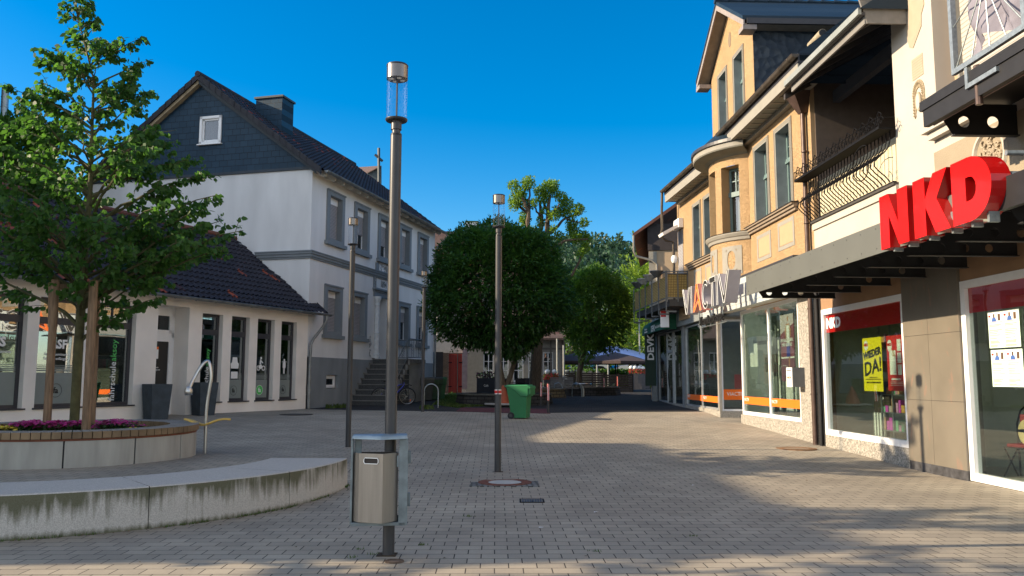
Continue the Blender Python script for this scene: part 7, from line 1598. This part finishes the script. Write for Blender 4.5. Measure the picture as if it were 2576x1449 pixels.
# ============================================================ WHEELIE BINS
gb = mat('green_bin_plastic', (.018, .16, .055), .45, var=.10, scale=2, spec=.5); dgb = mat('dark_green_bin_plastic', (.022, .065, .03), .5, var=.15); gyb = mat('grey_bin_plastic', (.05, .055, .05), .55, var=.15)
def wheelie(loc, rz, body, lid, label, group=None, h=1.07, name='wheelie_bin'):
    """front faces local +x; handle and wheels at -x"""
    t = thing(name, label, 'wheelie bin', loc, rz, group); mb = MB().use(body); w0, w1 = .22, .285
    mb.hexa([(-.20, -w0, .03), (.25, -w0, .03), (.25, w0, .03), (-.20, w0, .03)], [(-.34, -w1, .97), (.30, -w1, .97), (.30, w1, .97), (-.34, w1, .97)])
    for s in (-1, 1):   # wheel arch swelling and side flute
        y = s * (w0 + .012); mb.hexa([(-.21, min(y, s * w0), .03), (.0, min(y, s * w0), .03), (.0, max(y, s * w0), .03), (-.21, max(y, s * w0), .03)], [(-.24, min(y, s * w0), .26), (-.03, min(y, s * w0), .26), (-.03, max(y, s * w0), .26), (-.24, max(y, s * w0), .26)])
    mb.build('body', t, bevel=.015)
    mb = MB().use(body); e = w1 + .012       # deep side skirt below the rim and moulded front nose
    for s in (-1, 1): mb.extr([(-.345, .955), (.32, .955), (.32, .80 - .13), (.10, .80 - .13), (-.10, .86)], lambda u, v, d: (u, d * s, v), w1 * .93, e)
    mb.box(.30, .335, -e, e, .68, .955); mb.box(.336, .40, -e * .92, e * .92, .72, .93); mb.build('rim', t, bevel=.01)
    mb = MB().use(lid); mb.hexa([(-.37, -e - .01, .957), (.36, -e - .01, .957), (.36, e + .01, .957), (-.37, e + .01, .957)], [(-.34, -e + .02, 1.01), (.32, -e + .02, 1.02), (.32, e - .02, 1.02), (-.34, e - .02, 1.01)]); mb.hexa([(.30, -e + .0, .90), (.42, -e + .0, .90), (.42, e, .90), (.30, e, .90)], [(.30, -e, .99), (.40, -e, .985), (.40, e, .985), (.30, e, .99)])
    mb.build('lid', t, bevel=.012)
    mb = MB().use(body); mb.tube([(-.36, -.2, .95), (-.43, -.2, .97), (-.43, .2, .97), (-.36, .2, .95)], .018, 8); mb.build('handle', t, smooth=True)
    for s in (-1, 1): mb = MB().use(M_('black')); c_ = (-.205, s * (w0 + .03), .10); mb.extr([(c_[0] + .10 * math.cos(k * PI / 12), c_[2] + .10 * math.sin(k * PI / 12)) for k in range(24)], lambda u, v, d: (u, d, v), c_[1] - .025, c_[1] + .025); mb.use(mat('wheel_hub', (.05, .05, .05), .5)); mb.extr([(c_[0] + .045 * math.cos(k * PI / 8), c_[2] + .045 * math.sin(k * PI / 8)) for k in range(16)], lambda u, v, d: (u, d, v), c_[1] - .03, c_[1] + .03); mb.build('wheel', t)
    return t
q = gp(1308, 1054); wheelie((q.x, q.y + .2, q.z), math.radians(-17), gb, gb, 'bright green wheelie bin standing alone at the edge of the pavers')
for i, (px, bd, lid, lab) in enumerate(((1071, gyb, mat('brown_grey_lid', (.10, .09, .07), .6), 'grey wheelie bin with brownish lid, nearest the farthest lamp post'), (1083, dgb, gyb, 'dark green wheelie bin with grey lid, second in the row by the wall'), (1093, dgb, gyb, 'dark green wheelie bin with grey lid, third in the row by the wall'), (1103, mat('mid_green_bin', (.03, .12, .045), .5), mat('mid_green_bin', (.03, .12, .045), .5), 'mid green wheelie bin at the right end of the row by the wall'))):
    p = atY(px, 985, 36.4 + .35 * i); wheelie((p.x, p.y, gz(p.x, p.y)), math.radians(-70), bd, lid, lab, 'row of wheelie bins by the house wall')
# ============================================================ BICYCLE
q = gp(1030, 1018); bk = thing('bicycle', 'blue mountain bicycle parked by the landing wall', 'bicycle', (q.x + .0, q.y, q.z), math.radians(12))
bl_ = mat('blue_bike_paint', (.012, .02, .28), .3, coat=.4); blk = M_('black'); R_ = .335
def wheel(x, nm):
    mb = MB().use(blk); mb.tube([(x + R_ * math.cos(k * PI / 18), 0, R_ + R_ * math.sin(k * PI / 18)) for k in range(37)], .027, 8, caps=False); o = mb.build(nm, bk, smooth=True)
    mb = MB().use(M_('steel')); mb.tube([(x + (R_ - .035) * math.cos(k * PI / 18), 0, R_ + (R_ - .035) * math.sin(k * PI / 18)) for k in range(37)], .009, 6, caps=False)
    for k in range(16): mb.tube([(x, 0, R_), (x + (R_ - .03) * math.cos(k * PI / 8), 0, R_ + (R_ - .03) * math.sin(k * PI / 8))], .0018, 3)
    mb.tube([(x, -.04, R_), (x, .04, R_)], .018, 8); mb.use(M_('orange')); mb.box(x + .12, x + .15, -.012, .012, R_ - .2, R_ - .12); mb.build('rim', o)
wheel(-.10, 'wheel'); wheel(-1.18, 'wheel')
mb = MB().use(bl_); bb = (-.78, 0, .30); hd = (-.22, 0, .80); stt_ = (-.90, 0, .78)
mb.tube([bb, (-.5, 0, .48), hd], .026, 8); mb.tube([bb, stt_], .019, 8); mb.tube([(-.86, 0, .62), (-.30, 0, .83)], .022, 8); mb.tube([hd, (-.24, 0, .9)], .022, 8); mb.tube([bb, (-1.18, .05, R_)], .013, 6); mb.tube([stt_, (-1.18, .05, R_)], .012, 6); mb.tube([bb, (-1.18, -.05, R_)], .013, 6); mb.build('frame', bk, smooth=True)
mb = MB().use(blk); mb.tube([hd, (-.17, .05, .55), (-.10, .05, R_)], .018, 6); mb.tube([hd, (-.17, -.05, .55), (-.10, -.05, R_)], .018, 6); mb.build('fork', bk, smooth=True)
mb = MB().use(blk); mb.tube([(-.24, 0, .9), (-.28, 0, 1.0)], .016, 6); mb.tube([(-.36, -.28, 1.10), (-.30, -.15, 1.03), (-.28, 0, 1.0), (-.30, .15, 1.03), (-.36, .28, 1.10)], .013, 6); mb.build('handlebar', bk, smooth=True)
mb = MB().use(blk); mb.tube([stt_, (-.93, 0, .90)], .014, 6); mb.hexa([(-1.06, -.07, .90), (-.80, -.02, .90), (-.80, .02, .90), (-1.06, .07, .90)], [(-1.07, -.08, .96), (-.79, -.015, .93), (-.79, .015, .93), (-1.07, .08, .96)]); mb.build('saddle', bk, bevel=.01)
mb = MB().use(blk); mb.tube([(.08, 0, .77), (-.05, 0, .80), (-.2, 0, .72)], .02, 6); mb.tube([(-.78, -.06, .30), (-.70, -.1, .18)], .012, 6); mb.lathe([(.0, 0), (.08, 0), (.08, .01), (0, .01)], (0, 0, 0), 12) if False else None; mb.build('mudguard', bk, smooth=True)
# hoops, bollards, spinner, seats
q1, q2 = gp(1061, 1027), gp(1075, 1026); t = thing('bike_hoop', 'galvanised bicycle hoop beside the farthest lamp post', 'bike stand', tuple(q1 + Vector((.05, .3, 0))))
mb = MB().use(M_('galv')); W_ = .52; mb.tube([(0, 0, -.05), (0, 0, .62)] + [(W_ / 2 - W_ / 2 * math.cos(k * PI / 10), 0, .62 + W_ / 2 * math.sin(k * PI / 10)) for k in range(1, 10)] + [(W_, 0, .62), (W_, 0, -.05)], .024, 10); mb.build('hoop', t, smooth=True)
rw = mat('salmon_red_reflector', (.62, .06, .045), .5, var=.08)
def bollard(px, py, Y, h, label):
    p = atY(px, py, Y); t = thing('bollard', label, 'bollard', (p.x, Y, p.z), 0, 'grey posts with red and white upper parts')
    mb = MB().use(M_('pole')); mb.tube([(0, 0, -.3), (0, 0, h * .42)], .04, 14); mb.tube([(0, 0, h * .97), (0, 0, h)], .036, 14); mb.lathe([(.06, -.02), (.06, .012), (.04, .014)], n=16); mb.build('post', t, smooth=True)
    mb = MB().use(rw); mb.tube([(0, 0, h * .42), (0, 0, h * .97)], .034, 14); mb.use(lw); mb.box(.0285, .0365, -.02, .02, h * .43, h * .96); mb.box(-.02, .0, -.036, -.0335, h * .43, h * .96); mb.build('reflector', t, smooth=True)
bollard(1361, 1024, 32.6, 1.0, 'left red and grey bollard of the pair behind the green bin'); bollard(1379, 1040, 27.2, 1.0, 'nearer red and grey bollard of the pair right of the green bin'); bollard(1520, 996, 45, 1.0, 'left bollard of the far pair before the cafe terrace'); bollard(1554, 988, 50, 1.0, 'right bollard of the far pair before the cafe terrace')
q = gp(1266, 1022); t = thing('spinner_toy', 'pale round spinning disc with orange cone in the shaded yard', 'play equipment', tuple(q))
mb = MB().use(mat('pale_disc', (.38, .36, .34), .6)); mb.lathe([(0, .06), (.72, .06), (.74, .09), (.72, .12), (0, .12)], n=40); mb.build('disc', t, smooth=True)
mb = MB().use(mat('orange_cone', (.32, .07, .03), .6)); mb.lathe([(.28, .121), (.07, .75), (.05, .8), (0, .81)], n=24); mb.build('cone', t, smooth=True); mb = MB().use(M_('black')); mb.lathe([(.3, -.05), (.3, .059)], n=20); mb.build('base', t)
# stone rings round the trees
dst = brickmat('dark_stone_blocks', (.055, .05, .045), (.035, .033, .03), (.012, .012, .012), .3, .13, .014, rough=.9, vertical=True, bump=1, var=.35)
def stonering(c, r, z0, z1, m, cap, label, n=10, batter=.15):
    t = thing('stone_ring', label, 'low wall', c); mb = MB().use(m); mb.lathe([(r + batter, z0), (r, z1 - .06), (r - .3, z1 - .06)], n=n); mb.build('wall', t); mb = MB().use(cap); mb.lathe([(r - .32, z1 - .059), (r + .05, z1 - .059), (r + .05, z1), (r - .32, z1)], n=n); mb.build('capstone', t)
    mb = MB().use(MATS['planter_soil']); mb.lathe([(0, z1 - .03), (r - .3, z1 - .03)], n=n); mb.build('soil', t); return t
capm = mat('capstone', (.10, .095, .08), .85, var=.2); 
p = atY(1262, 1000, 33.9); stonering((p.x + .1, 34.2, .5), 1.95, -.2, .5, dst, capm, 'dark eight sided stone ring wall round the large clipped tree')
p = atY(1352, 985, 41); brk = brickmat('yellowish_stone_blocks', (.20, .15, .08), (.15, .115, .065), (.05, .04, .03), .3, .14, .015, rough=.9, bump=1, var=.25); stonering((p.x, 41.2, .7), 1.35, -.2, .42, brk, mat('sandy_cap', (.25, .20, .13), .85), 'yellowish stone ring wall round the pollarded tree')
p = atY(1470, 980, 46); stonering((p.x - .3, 46.3, .7), 2.3, -.2, .45, dst, capm, 'dark stone ring wall round the smaller clipped tree')
mb = MB().use(leafmat('white_blossom', (.3, .32, .2), (.5, .5, .38), .2)); r_ = random.Random(6)
for k in range(160): a = r_.uniform(PI, 2 * PI); x, y = p.x - .3 + 2.0 * math.cos(a), 46.3 + 2.0 * math.sin(a); z = 1.2 + r_.uniform(0, .15); s = .04; mb.face([(x - s, y, z), (x, y - s, z + .02), (x + s, y, z + .04), (x, y + s, z)])
tag(mb.build('white_flowers'), 'white flowers along the dark stone ring wall', 'flowers', kind='stuff')
# steel arm bench and ring table
p = gp(1448, 987); t = thing('park_bench', 'grey slatted bench with curved steel tube arms', 'bench', (p.x - .75, p.y - 6, p.z - .02)); pass
q = atY(1425, 992, 42); t.location = (q.x - .35, 42.3, .68)
mb = MB().use(M_('galv'))
for x in (0, .95): mb.tube([(x + .18, -.35, 0), (x + .18, -.35, .35), (x + .1, -.33, .62), (x - .05, -.25, .72), (x - .22, -.1, .66), (x - .28, .05, .4), (x - .28, .08, 0)], .028, 8)
mb.build('arm', t, smooth=True); mb = MB().use(mat('grey_slats', (.20, .19, .18), .7, var=.2))
for k in range(5): mb.box(-.35, 1.0, -.25 + k * .09, -.18 + k * .09, .42, .45)
for k in range(6): mb.box(-.45, .75, .22 + k * .02, .25 + k * .02, .5 + k * .085, .57 + k * .085)
mb.build('seat', t)
q = atY(1468, 988, 46.2 - 3.4); t = thing('ring_table', 'small round steel ring table on a bent leg', 'table', (q.x, 42.8, gz(q.x, 42.8)))
mb = MB().use(M_('steel')); mb.tube([(.0, 0, 0), (0, 0, .35), (-.06, 0, .52), (-.14, 0, .62)], .045, 10); mb.build('leg', t, smooth=True); mb = MB().use(M_('steel')); mb.lathe([(.28, .62), (.45, .62), (.48, .65), (.45, .69), (.28, .69), (.25, .65), (.28, .62)], (-.05, 0, 0), 28); mb.build('ring_top', t, smooth=True)
# ============================================================ FAR SIDE OF THE SQUARE
# red shed doors and dark garage
q = atY(1127, 989, 48); t = thing('red_shed', 'brick shed with double red wooden door and black strap hinges', 'shed', (q.x, 48, .75), .05)
redw = brickmat('red_door_boards', (.34, .045, .03), (.29, .038, .026), (.07, .012, .01), .14, 9, .006, rough=.7, off=0, bump=.6, var=.15)
mb = MB().use(redw); mb.box(.02, .52, 0, .06, 0, 2.3); mb.use(redw); mb.box(.55, .80, 0, .06, 0, 2.3); mb.build('door', t)
mb = MB().use(M_('iron')); 
for z in (.35, 1.75):
    mb.box(.0, .22, -.01, 0, z, z + .05); mb.box(.62, .88, -.012, -.001, z + .0, z + .06); mb.box(.80, .88, -.014, -.002, z - .04, z + .1)
mb.box(.505, .535, -.012, .0, 0, 2.3); mb.build('hinge', t)
mb = MB().use(brickmat('old_brick_pier', (.14, .095, .07), (.10, .07, .055), (.06, .05, .04), .24, .08, .012, bump=.8, var=.3)); mb.box(-.3, .0, -.05, .5, -.1, 2.35); mb.build('pier', t)
mb = MB().use(mat('lilac_grey_render', (.24, .19, .21), .85)); mb.box(.82, 1.12, -.03, .4, .25, 2.6); mb.use(M_('black')); mb.box(-1.0, -.3, .0, .1, -.1, 2.4); mb.use(plain); mb.box(-1.2, 1.2, .2, 3, 2.35, 3.4); mb.build('wall', t)
# long cafe house with white french windows
q = atY(1172, 977, 52); CF = thing('cafe_building', 'pale cafe building with rows of white glazed doors behind the trees', 'building', (q.x, 52, .95), .04)
cw = mat('cafe_pale_wall', (.24, .23, .205), .85, var=.1); cwin = [(1.1 + .95 * k, 1.75 + .95 * k) for k in range(0, 5)]
mb = MB().use(cw); mb.wall(0, 6.3, -.2, 3.2, [(a, b, .1, 2.35, .12) for a, b in cwin]); mb.face([(0, 0, -.2), (0, 0, 3.2), (0, 6, 3.2), (0, 6, -.2)]); mb.face([(6.3, 0, -.2), (6.3, 6, -.2), (6.3, 6, 3.2), (6.3, 0, 3.2)]); mb.build('wall', CF)
for a, b in cwin:
    f = MB().use(M_('pvc')); m = (a + b) / 2
    for q_ in ((a, a + .06, .1, 2.35), (b - .06, b, .1, 2.35), (a, b, 2.27, 2.35), (a, b, .1, .55), (m - .03, m + .03, .55, 2.3), (a, b, 1.15, 1.19), (a, b, 1.72, 1.76)): f.box(q_[0], q_[1], .05, .10, q_[2], q_[3])
    w_ = f.build('window', CF); g = MB().use(GLD); g.box(a, b, .085, .09, .5, 2.3); g.use(M_('interior')); g.box(a, b, .5, .52, 0, 2.4); g.build('pane', w_)
mb = MB().use(tilemat('cafe_roof', (.09, .065, .055), (.12, .085, .07))); mb.hexa([(-.4, -.5, 3.1), (6.6, -.5, 3.1), (6.6, 3.2, 5.2), (-.4, 3.2, 5.2)], [(-.4, -.5, 3.22), (6.6, -.5, 3.22), (6.6, 3.2, 5.35), (-.4, 3.2, 5.35)]); mb.build('roof', CF)
mb = MB().use(mat('timber_grey', (.12, .11, .10), .8))
for k in range(3): mb.box(4.6 + k * .75, 4.7 + k * .75, -.03, .0, 0, 3.1)
mb.box(4.5, 6.3, -.035, -.001, .75, .87); mb.box(4.5, 6.3, -.035, -.001, 2.5, 2.62); mb.build('timber_frame', CF)
# brown roofed house behind the white house
BRH = thing('brown_roof_house', 'house with brown tiled roof and white chimney behind the clipped tree', 'house', tuple(atY(1098, 953, 60).xy) + (0.4,), .1); BRH.scale = (1.3, 1.3, 1.46)
mb = MB().use(cw); mb.box(0, 4.6, 0, 9, -.5, 5.6); mb.build('wall', BRH)
brt_ = tilemat('brown_house_tiles', (.10, .065, .055), (.13, .085, .07)); mb = MB().use(brt_); a = [(-.45, -.4, 5.0), (5.0, -.4, 5.0), (5.0, 4.5, 8.9), (-.45, 4.5, 8.9)]; mb.hexa(a, [(x, y, z + .14) for x, y, z in a]); mb.hexa([(-.45, 9.4, 5.0), (-.45, 4.5, 8.9), (5.0, 4.5, 8.9), (5.0, 9.4, 5.0)][::-1], [(x, y, z + .14) for x, y, z in [(-.45, 9.4, 5.0), (-.45, 4.5, 8.9), (5.0, 4.5, 8.9), (5.0, 9.4, 5.0)][::-1]]); mb.build('roof', BRH)
mb = MB().use(M_('white')); mb.box(1.75, 2.5, 4.0, 4.9, 8.0, 9.5); mb.use(mat('moss_cap', (.10, .13, .05), .9)); mb.box(1.7, 2.55, 3.95, 4.95, 9.5, 9.57); mb.build('chimney', BRH); mb = MB().use(M_('zinc')); mb.tube([(.9, 1.3, 6.4), (.9, 1.3, 7.0)], .05, 8); mb.build('vent', BRH)
# church gable and cross
q = atY(951, 440, 62); CH = thing('church', 'small brown roofed church gable with slender dark cross behind the white house', 'church', (q.x, 62, 0))
def cq(x, y, dy=0): v = atY(766.7 + .30864 * x, 351.4 + .30864 * y, 62 + dy) - Vector((q.x, 62, 0)); return tuple(v)
mb = MB().use(mat('church_slate', (.07, .09, .10), .8, var=.15)); mb.face([cq(515, 272), cq(622, 213), cq(622, 480), cq(515, 480)]); mb.face([cq(622, 213), cq(626, 213, 6), cq(626, 480, 6), cq(622, 480)]); mb.face([cq(515, 272), cq(430, 226, 6), cq(430, 480, 6), cq(515, 480)]); mb.build('wall', CH)
mb = MB().use(mat('church_roof', (.17, .11, .085), .8, var=.2)); mb.hexa([cq(508, 276, -.2), cq(624, 216, -.2), cq(625, 218, 6), cq(425, 230, 6)], [cq(508, 270, -.2), cq(624, 210, -.2), cq(625, 212, 6), cq(425, 224, 6)]); mb.build('roof', CH)
mb = MB().use(mat('cross_metal', (.05, .06, .065), .6, .3)); mb.tube([cq(604, 345, -.3), cq(603, 68, -.3)], .11, 4); mb.tube([cq(572, 122, -.3), cq(634, 175, -.3)], .10, 4); mb.build('cross', CH)
# parasols of the terrace
def parasol(px, py_top, Y, r, drop, m, label, group, pole=True, h=None):
    p = atY(px, py_top, Y); g = gz(p.x, Y); t = thing('parasol', label, 'parasol', (p.x, Y, g), .4, group); H_ = p.z - g
    mb = MB().use(m); n = 8; vs = []
    for k in range(n): a = 2 * PI * (k + .5) / n; vs.append((r * math.cos(a), r * math.sin(a), H_ - drop)); 
    vs2 = [(v[0], v[1], v[2] - .17) for v in vs]; mid = [(v[0] * .5, v[1] * .5, H_ - drop * .42) for v in vs]
    mb.faces([(0, 0, H_)] + mid + vs + vs2, [(0, 1 + k, 1 + (k + 1) % n) for k in range(n)] + [(1 + k, 9 + k, 9 + (k + 1) % n, 1 + (k + 1) % n) for k in range(n)] + [(9 + k, 17 + k, 17 + (k + 1) % n, 9 + (k + 1) % n) for k in range(n)]); mb.build('canopy', t)
    mb = MB().use(M_('iron')); mb.tube([(0, 0, 0), (0, 0, H_ + .05)], .045, 8)
    mb.build('pole', t); mb = MB().use(M_('iron'))
    for k in range(8): v = vs[k]; mb.tube([(0, 0, H_ - .1), (v[0] * .97, v[1] * .97, v[2])], .015, 4)
    mb.build('rib', t); return t
bw_ = mat('brown_parasol', (.075, .055, .055), .85, var=.08); blu = mat('blue_white_parasol', (.36, .44, .70), .8, var=.12, scale=.6)
parasol(1548, 886, 54, 2.45, .62, bw_, 'wide brown parasol at the right of the cafe terrace', 'brown parasols on the cafe terrace')
parasol(1455, 887, 56, 2.7, .62, bw_, 'wide brown parasol partly behind the clipped tree trunk', 'brown parasols on the cafe terrace')
parasol(1533, 869, 66, 3.6, 1.15, blu, 'large blue and white parasol, left of the blue pair', 'blue parasols behind the cafe terrace')
parasol(1553, 871, 69, 4.1, 1.25, blu, 'large blue and white parasol, right of the blue pair', 'blue parasols behind the cafe terrace')
# terrace screens, chairs, flower troughs, fence
ds = mat('dark_slatted_screen', (.018, .016, .018), .8, var=.3)
def scr(x0, px1, py0, py1, Y, label):
    a, b = atY(x0, py1, Y), atY(px1, py0, Y); t = thing('terrace_screen', label, 'screen', (a.x, Y, gz(a.x, Y)), 0, 'dark terrace screens'); w_ = b.x - a.x; h_ = b.z - gz(a.x, Y)
    mb = MB().use(ds); k = 0
    while k * .14 < h_ - .02: mb.box(0, w_, 0, .03, k * .14 + .01, min(h_, k * .14 + .125)); k += 1
    mb.build('slats', t); n = max(2, int(w_ / 1.1))
    for k in range(n + 1): mb = MB().use(ds); mb.box(w_ * k / n - .04, w_ * k / n + .04, .03, .1, 0, h_ + .04); mb.build('post', t)
scr(1417, 1447, 934, 985, 50.5, 'dark wooden terrace screen left of the second clipped tree'); scr(1460, 1520, 938, 975, 50, 'dark wooden terrace screen behind the ring table'); scr(1522, 1591, 942, 980, 52, 'dark wooden terrace screen right of the far bollards')
cr_ = random.Random(9)
def chair(px, py, Y, rz, label, group='dark rattan chairs on the terrace'):
    p = atY(px, py, Y); t = thing('chair', label, 'chair', (p.x, Y, gz(p.x, Y)), rz, group); mb = MB().use(ds); mb.box(-.25, .25, -.25, .25, .42, .48); mb.build('seat', t); mb = MB().use(ds); mb.hexa([(-.25, .22, .48), (.25, .22, .48), (.25, .27, .48), (-.25, .27, .48)], [(-.25, .30, .95), (.25, .30, .95), (.25, .35, .95), (-.25, .35, .95)]); mb.build('backrest', t)
    for x in (-.23, .23):
        for y in (-.23, .23): mb = MB().use(ds); mb.box(x - .02, x + .02, y - .02, y + .02, 0, .42); mb.build('leg', t)
        mb = MB().use(ds); mb.box(x - .02, x + .02, -.23, .3, .64, .68); mb.build('armrest', t)
chair(1287, 970, 40, 1.7, 'dark armchair seen over the green wheelie bin'); chair(1312, 972, 41, 0.2, 'dark armchair left of the pollarded tree trunk'); chair(1326, 974, 43, -.3, 'dark chair close behind the pollarded tree trunk')
p = atY(1300, 975, 41); t = thing('cafe_table', 'dark square table between the chairs behind the green bin', 'table', (p.x, 41.2, gz(p.x, 41))); mb = MB().use(ds); mb.box(-.35, .35, -.35, .35, .70, .74); mb.build('table_top', t); mb = MB().use(ds); mb.box(-.04, .04, -.04, .04, 0, .7); mb.box(-.25, .25, -.25, .25, 0, .03); mb.build('leg', t)
rdf = mat('red_blossom', (.50, .03, .035), .6, var=.4, scale=9)
def trough(px, py, Y, w_, h_, m, label, group=None, fl_=rdf, lamp_=False, sign=None):
    p = atY(px, py, Y); t = thing('flower_trough', label, 'flower trough', (p.x, Y, gz(p.x, Y)), 0, group); mb = MB().use(m); mb.box(-w_ / 2, w_ / 2, -.2, .2, 0, h_); mb.build('box', t); r_ = random.Random(int(px))
    V, F = [], []; 
    for k in range(110): leaf(V, F, Vector((r_.uniform(-w_ / 2, w_ / 2), r_.uniform(-.25, .25), h_ + r_.uniform(-.03, .3))), rv(r_), rv(r_), .06, .5, 4)
    mb = MB().use(horn2); mb.v = [tuple(v) for v in V]; mb.f = F; mb.mi = [0] * len(F); mb.build('foliage', t)
    if fl_:
        mb = MB().use(fl_)
        for k in range(60): x, y, z = r_.uniform(-w_ / 2, w_ / 2), r_.uniform(-.28, .2), h_ + r_.uniform(0, .32); s = .045; mb.face([(x - s, y, z), (x, y - .02, z - s), (x + s, y, z), (x, y + .02, z + s)])
        mb.build('blossom', t)
    if lamp_: mb = MB().use(lw); mb.lathe([(0, -.14)] + [(.14 * math.cos(a), .14 * math.sin(a)) for a in [(-80 + 20 * k) * PI / 180 for k in range(9)]] + [(0, .14)], (0, 0, h_ + .42), 14); mb.use(M_('iron')); mb.box(-.01, .01, -.01, .01, h_, h_ + .28); mb.build('ball_lamp', t, smooth=True)
    if sign: text(sign, .16, lw, t, (0, -.205, h_ * .6), .8)
    return t
pg = mat('grey_trough', (.10, .095, .10), .7); pdk = mat('dark_blue_trough', (.025, .03, .042), .7)
trough(1223, 975, 41.5, .95, .95, pdk, 'wide dark blue grey planter with purple leaves before the white doors', fl_=mat('purple_leaves', (.05, .012, .03), .7), sign='Café')
for k, px in enumerate((1377, 1395)): trough(px, 965, 46, .4, .85, pg, ('grey tall trough with red flowers and ball lamp, left of two', 'grey tall trough with red flowers and ball lamp, right of two')[k], 'flower troughs at the bench', lamp_=True)
for k in range(5):
    px = 1588 + 10 * k; trough(px, 965, 58 + 1.5 * k, .34, 1.15, pg, ('grey trough with red flowers and a white ball lamp in the right hand row' if k < 4 else 'last grey trough of the right hand row, the one without a ball lamp'), 'flower troughs in the right hand row', lamp_=k < 4)
# picket fence, hedge, cars, banner, poles
t = thing('picket_fence', 'small pale wooden fence with wavy top behind the terrace', 'fence', tuple(atY(1458, 950, 62).xy) + (.85,)); mb = MB().use(mat('pale_fence_wood', (.30, .25, .22), .8, var=.15))
for k in range(22): x = k * .075; mb.box(x, x + .06, 0, .03, 0, 1.15 + .22 * abs(math.sin(k * .45)))
mb.build('picket', t)
V, F = [], []; r_ = random.Random(17); a, b = atY(1470, 950, 74), atY(1605, 950, 74)
for k in range(5200): leaf(V, F, Vector((r_.uniform(a.x, b.x), 74 + r_.uniform(-.6, .6), .85 + 1.55 * r_.random() ** .8)), rv(r_), rv(r_), .11, .6, 4)
mb = MB().use(horn2); mb.v = [tuple(v) for v in V]; mb.f = F; mb.mi = [0] * len(F); tag(mb.build('hedge'), 'low green hedge between the terrace and the parked cars', 'hedge')
def car(px, Y, m, label, rz=0, h=1.5):
    p = atY(px, 925, Y); t = thing('parked_car', label, 'car', (p.x, Y, gz(p.x, Y) + .55), rz, 'cars parked beyond the hedge')
    pr = [(-2.1, .35), (-2.15, .75), (-1.95, .95), (-1.3, 1.0), (-.75, 1.42), (.2, h), (1.2, 1.44), (1.9, 1.05), (2.1, .95), (2.1, .35)]
    mb = MB().use(m); mb.extr(pr, lambda u, v, d: (u, d, v), -.85, .85); mb.build('body', t, bevel=.05)
    mb = MB().use(glassmat('car_glass', (.05, .06, .07), 1.2, .2)); mb.extr([(-1.2, 1.02), (-.72, 1.36), (.2, h - .06), (1.1, 1.38), (1.7, 1.04)], lambda u, v, d: (u, d, v), -.86, .86); mb.face([(-1.31, -.7, 1.04), (-1.31, .7, 1.04), (-.78, .65, 1.43), (-.78, -.65, 1.43)]); mb.build('window', t)
    for x in (-1.35, 1.35):
        for s in (-1, 1): mb = MB().use(M_('black')); mb.extr([(x + .33 * math.cos(k * PI / 8), .33 + .33 * math.sin(k * PI / 8)) for k in range(16)], lambda u, v, d: (u, d, v), s * .72, s * .88); mb.build('wheel', t)
    for s in (-.6, .6): mb = MB().use(lw); mb.box(-2.17, -2.1, s - .15, s + .15, .68, .8); mb.build('headlight', t)
car(1448, 80, mat('silver_car', (.35, .38, .42), .3, .5, coat=.5), 'silver car parked beyond the fence, farthest left', .7); car(1500, 82, mat('dark_blue_car', (.03, .05, .10), .3, .3, coat=.5), 'dark blue tall car parked beyond the hedge', .5, 1.7); car(1470, 86, mat('white_car', (.6, .62, .65), .3, coat=.5), 'white car parked behind the dark ones', .5); car(1545, 83, mat('blue_car', (.02, .06, .35), .3, .3, coat=.5), 'bright blue car parked beyond the hedge', .4); car(1562, 79, mat('pink_silver_car', (.45, .36, .42), .3, .3, coat=.5), 'pinkish silver car parked right of the blue one', .5)
t = thing('banner', 'white upright banner with a dark standing figure print', 'banner', tuple(atY(1588, 950, 64).xy) + (.9,)); mb = MB().use(lw); mb.box(0, .85, 0, .02, .9, 2.3); mb.build('sheet', t); mb = MB().use(M_('dark')); mb.face([(.45, -.005, 1.0), (.5, -.005, 1.0), (.58, -.005, 1.5), (.62, -.005, 1.9), (.5, -.005, 2.15), (.42, -.005, 1.9), (.4, -.005, 1.5)]); mb.build('print', t)
for px, Y, z1_, lab in ((1502, 60, 3.2, 'thin pale post at the left of the terrace roof'), (1530, 60, 3.2, 'thin pale post in the middle of the terrace'), (1402, 47, 3.9, 'grey post left of the second clipped tree'), (1418, 49, 3.6, 'thin grey post beside the terrace screen'), (1610, 66, 6.4, 'tall thin lamp mast near the dark green sign')):
    p = atY(px, 950, Y); mb = MB().use(mat('pale_post', (.33, .34, .33), .5, .3)); mb.tube([(p.x, Y, .7), (p.x, Y, z1_)], .055, 8); tag(mb.build('slim_post'), lab, 'post', 'slim posts round the terrace')
# pale buildings glimpsed beyond
for px, Y, w_, z1_, lab in ((1490, 100, 16, 5, 'pale grey building low beyond the parked cars'), (1560, 115, 5, 10.5, 'white building with dark window between the trees')):
    p = atY(px, 950, Y); t = thing('pale_building', lab, 'building', (p.x, Y, 1)); mb = MB().use(mat('pale_far_wall', (.38, .42, .45), .9)); mb.box(-w_ / 2, w_ / 2, 0, 6, 0, z1_); mb.build('wall', t); mb = MB().use(M_('dark'))
    for k in range(3): mb.box(-w_ / 2 + .6 + k * w_ / 3, -w_ / 2 + 1.6 + k * w_ / 3, -.03, 0, z1_ - 2.2, z1_ - .9)
    mb.build('window', t)
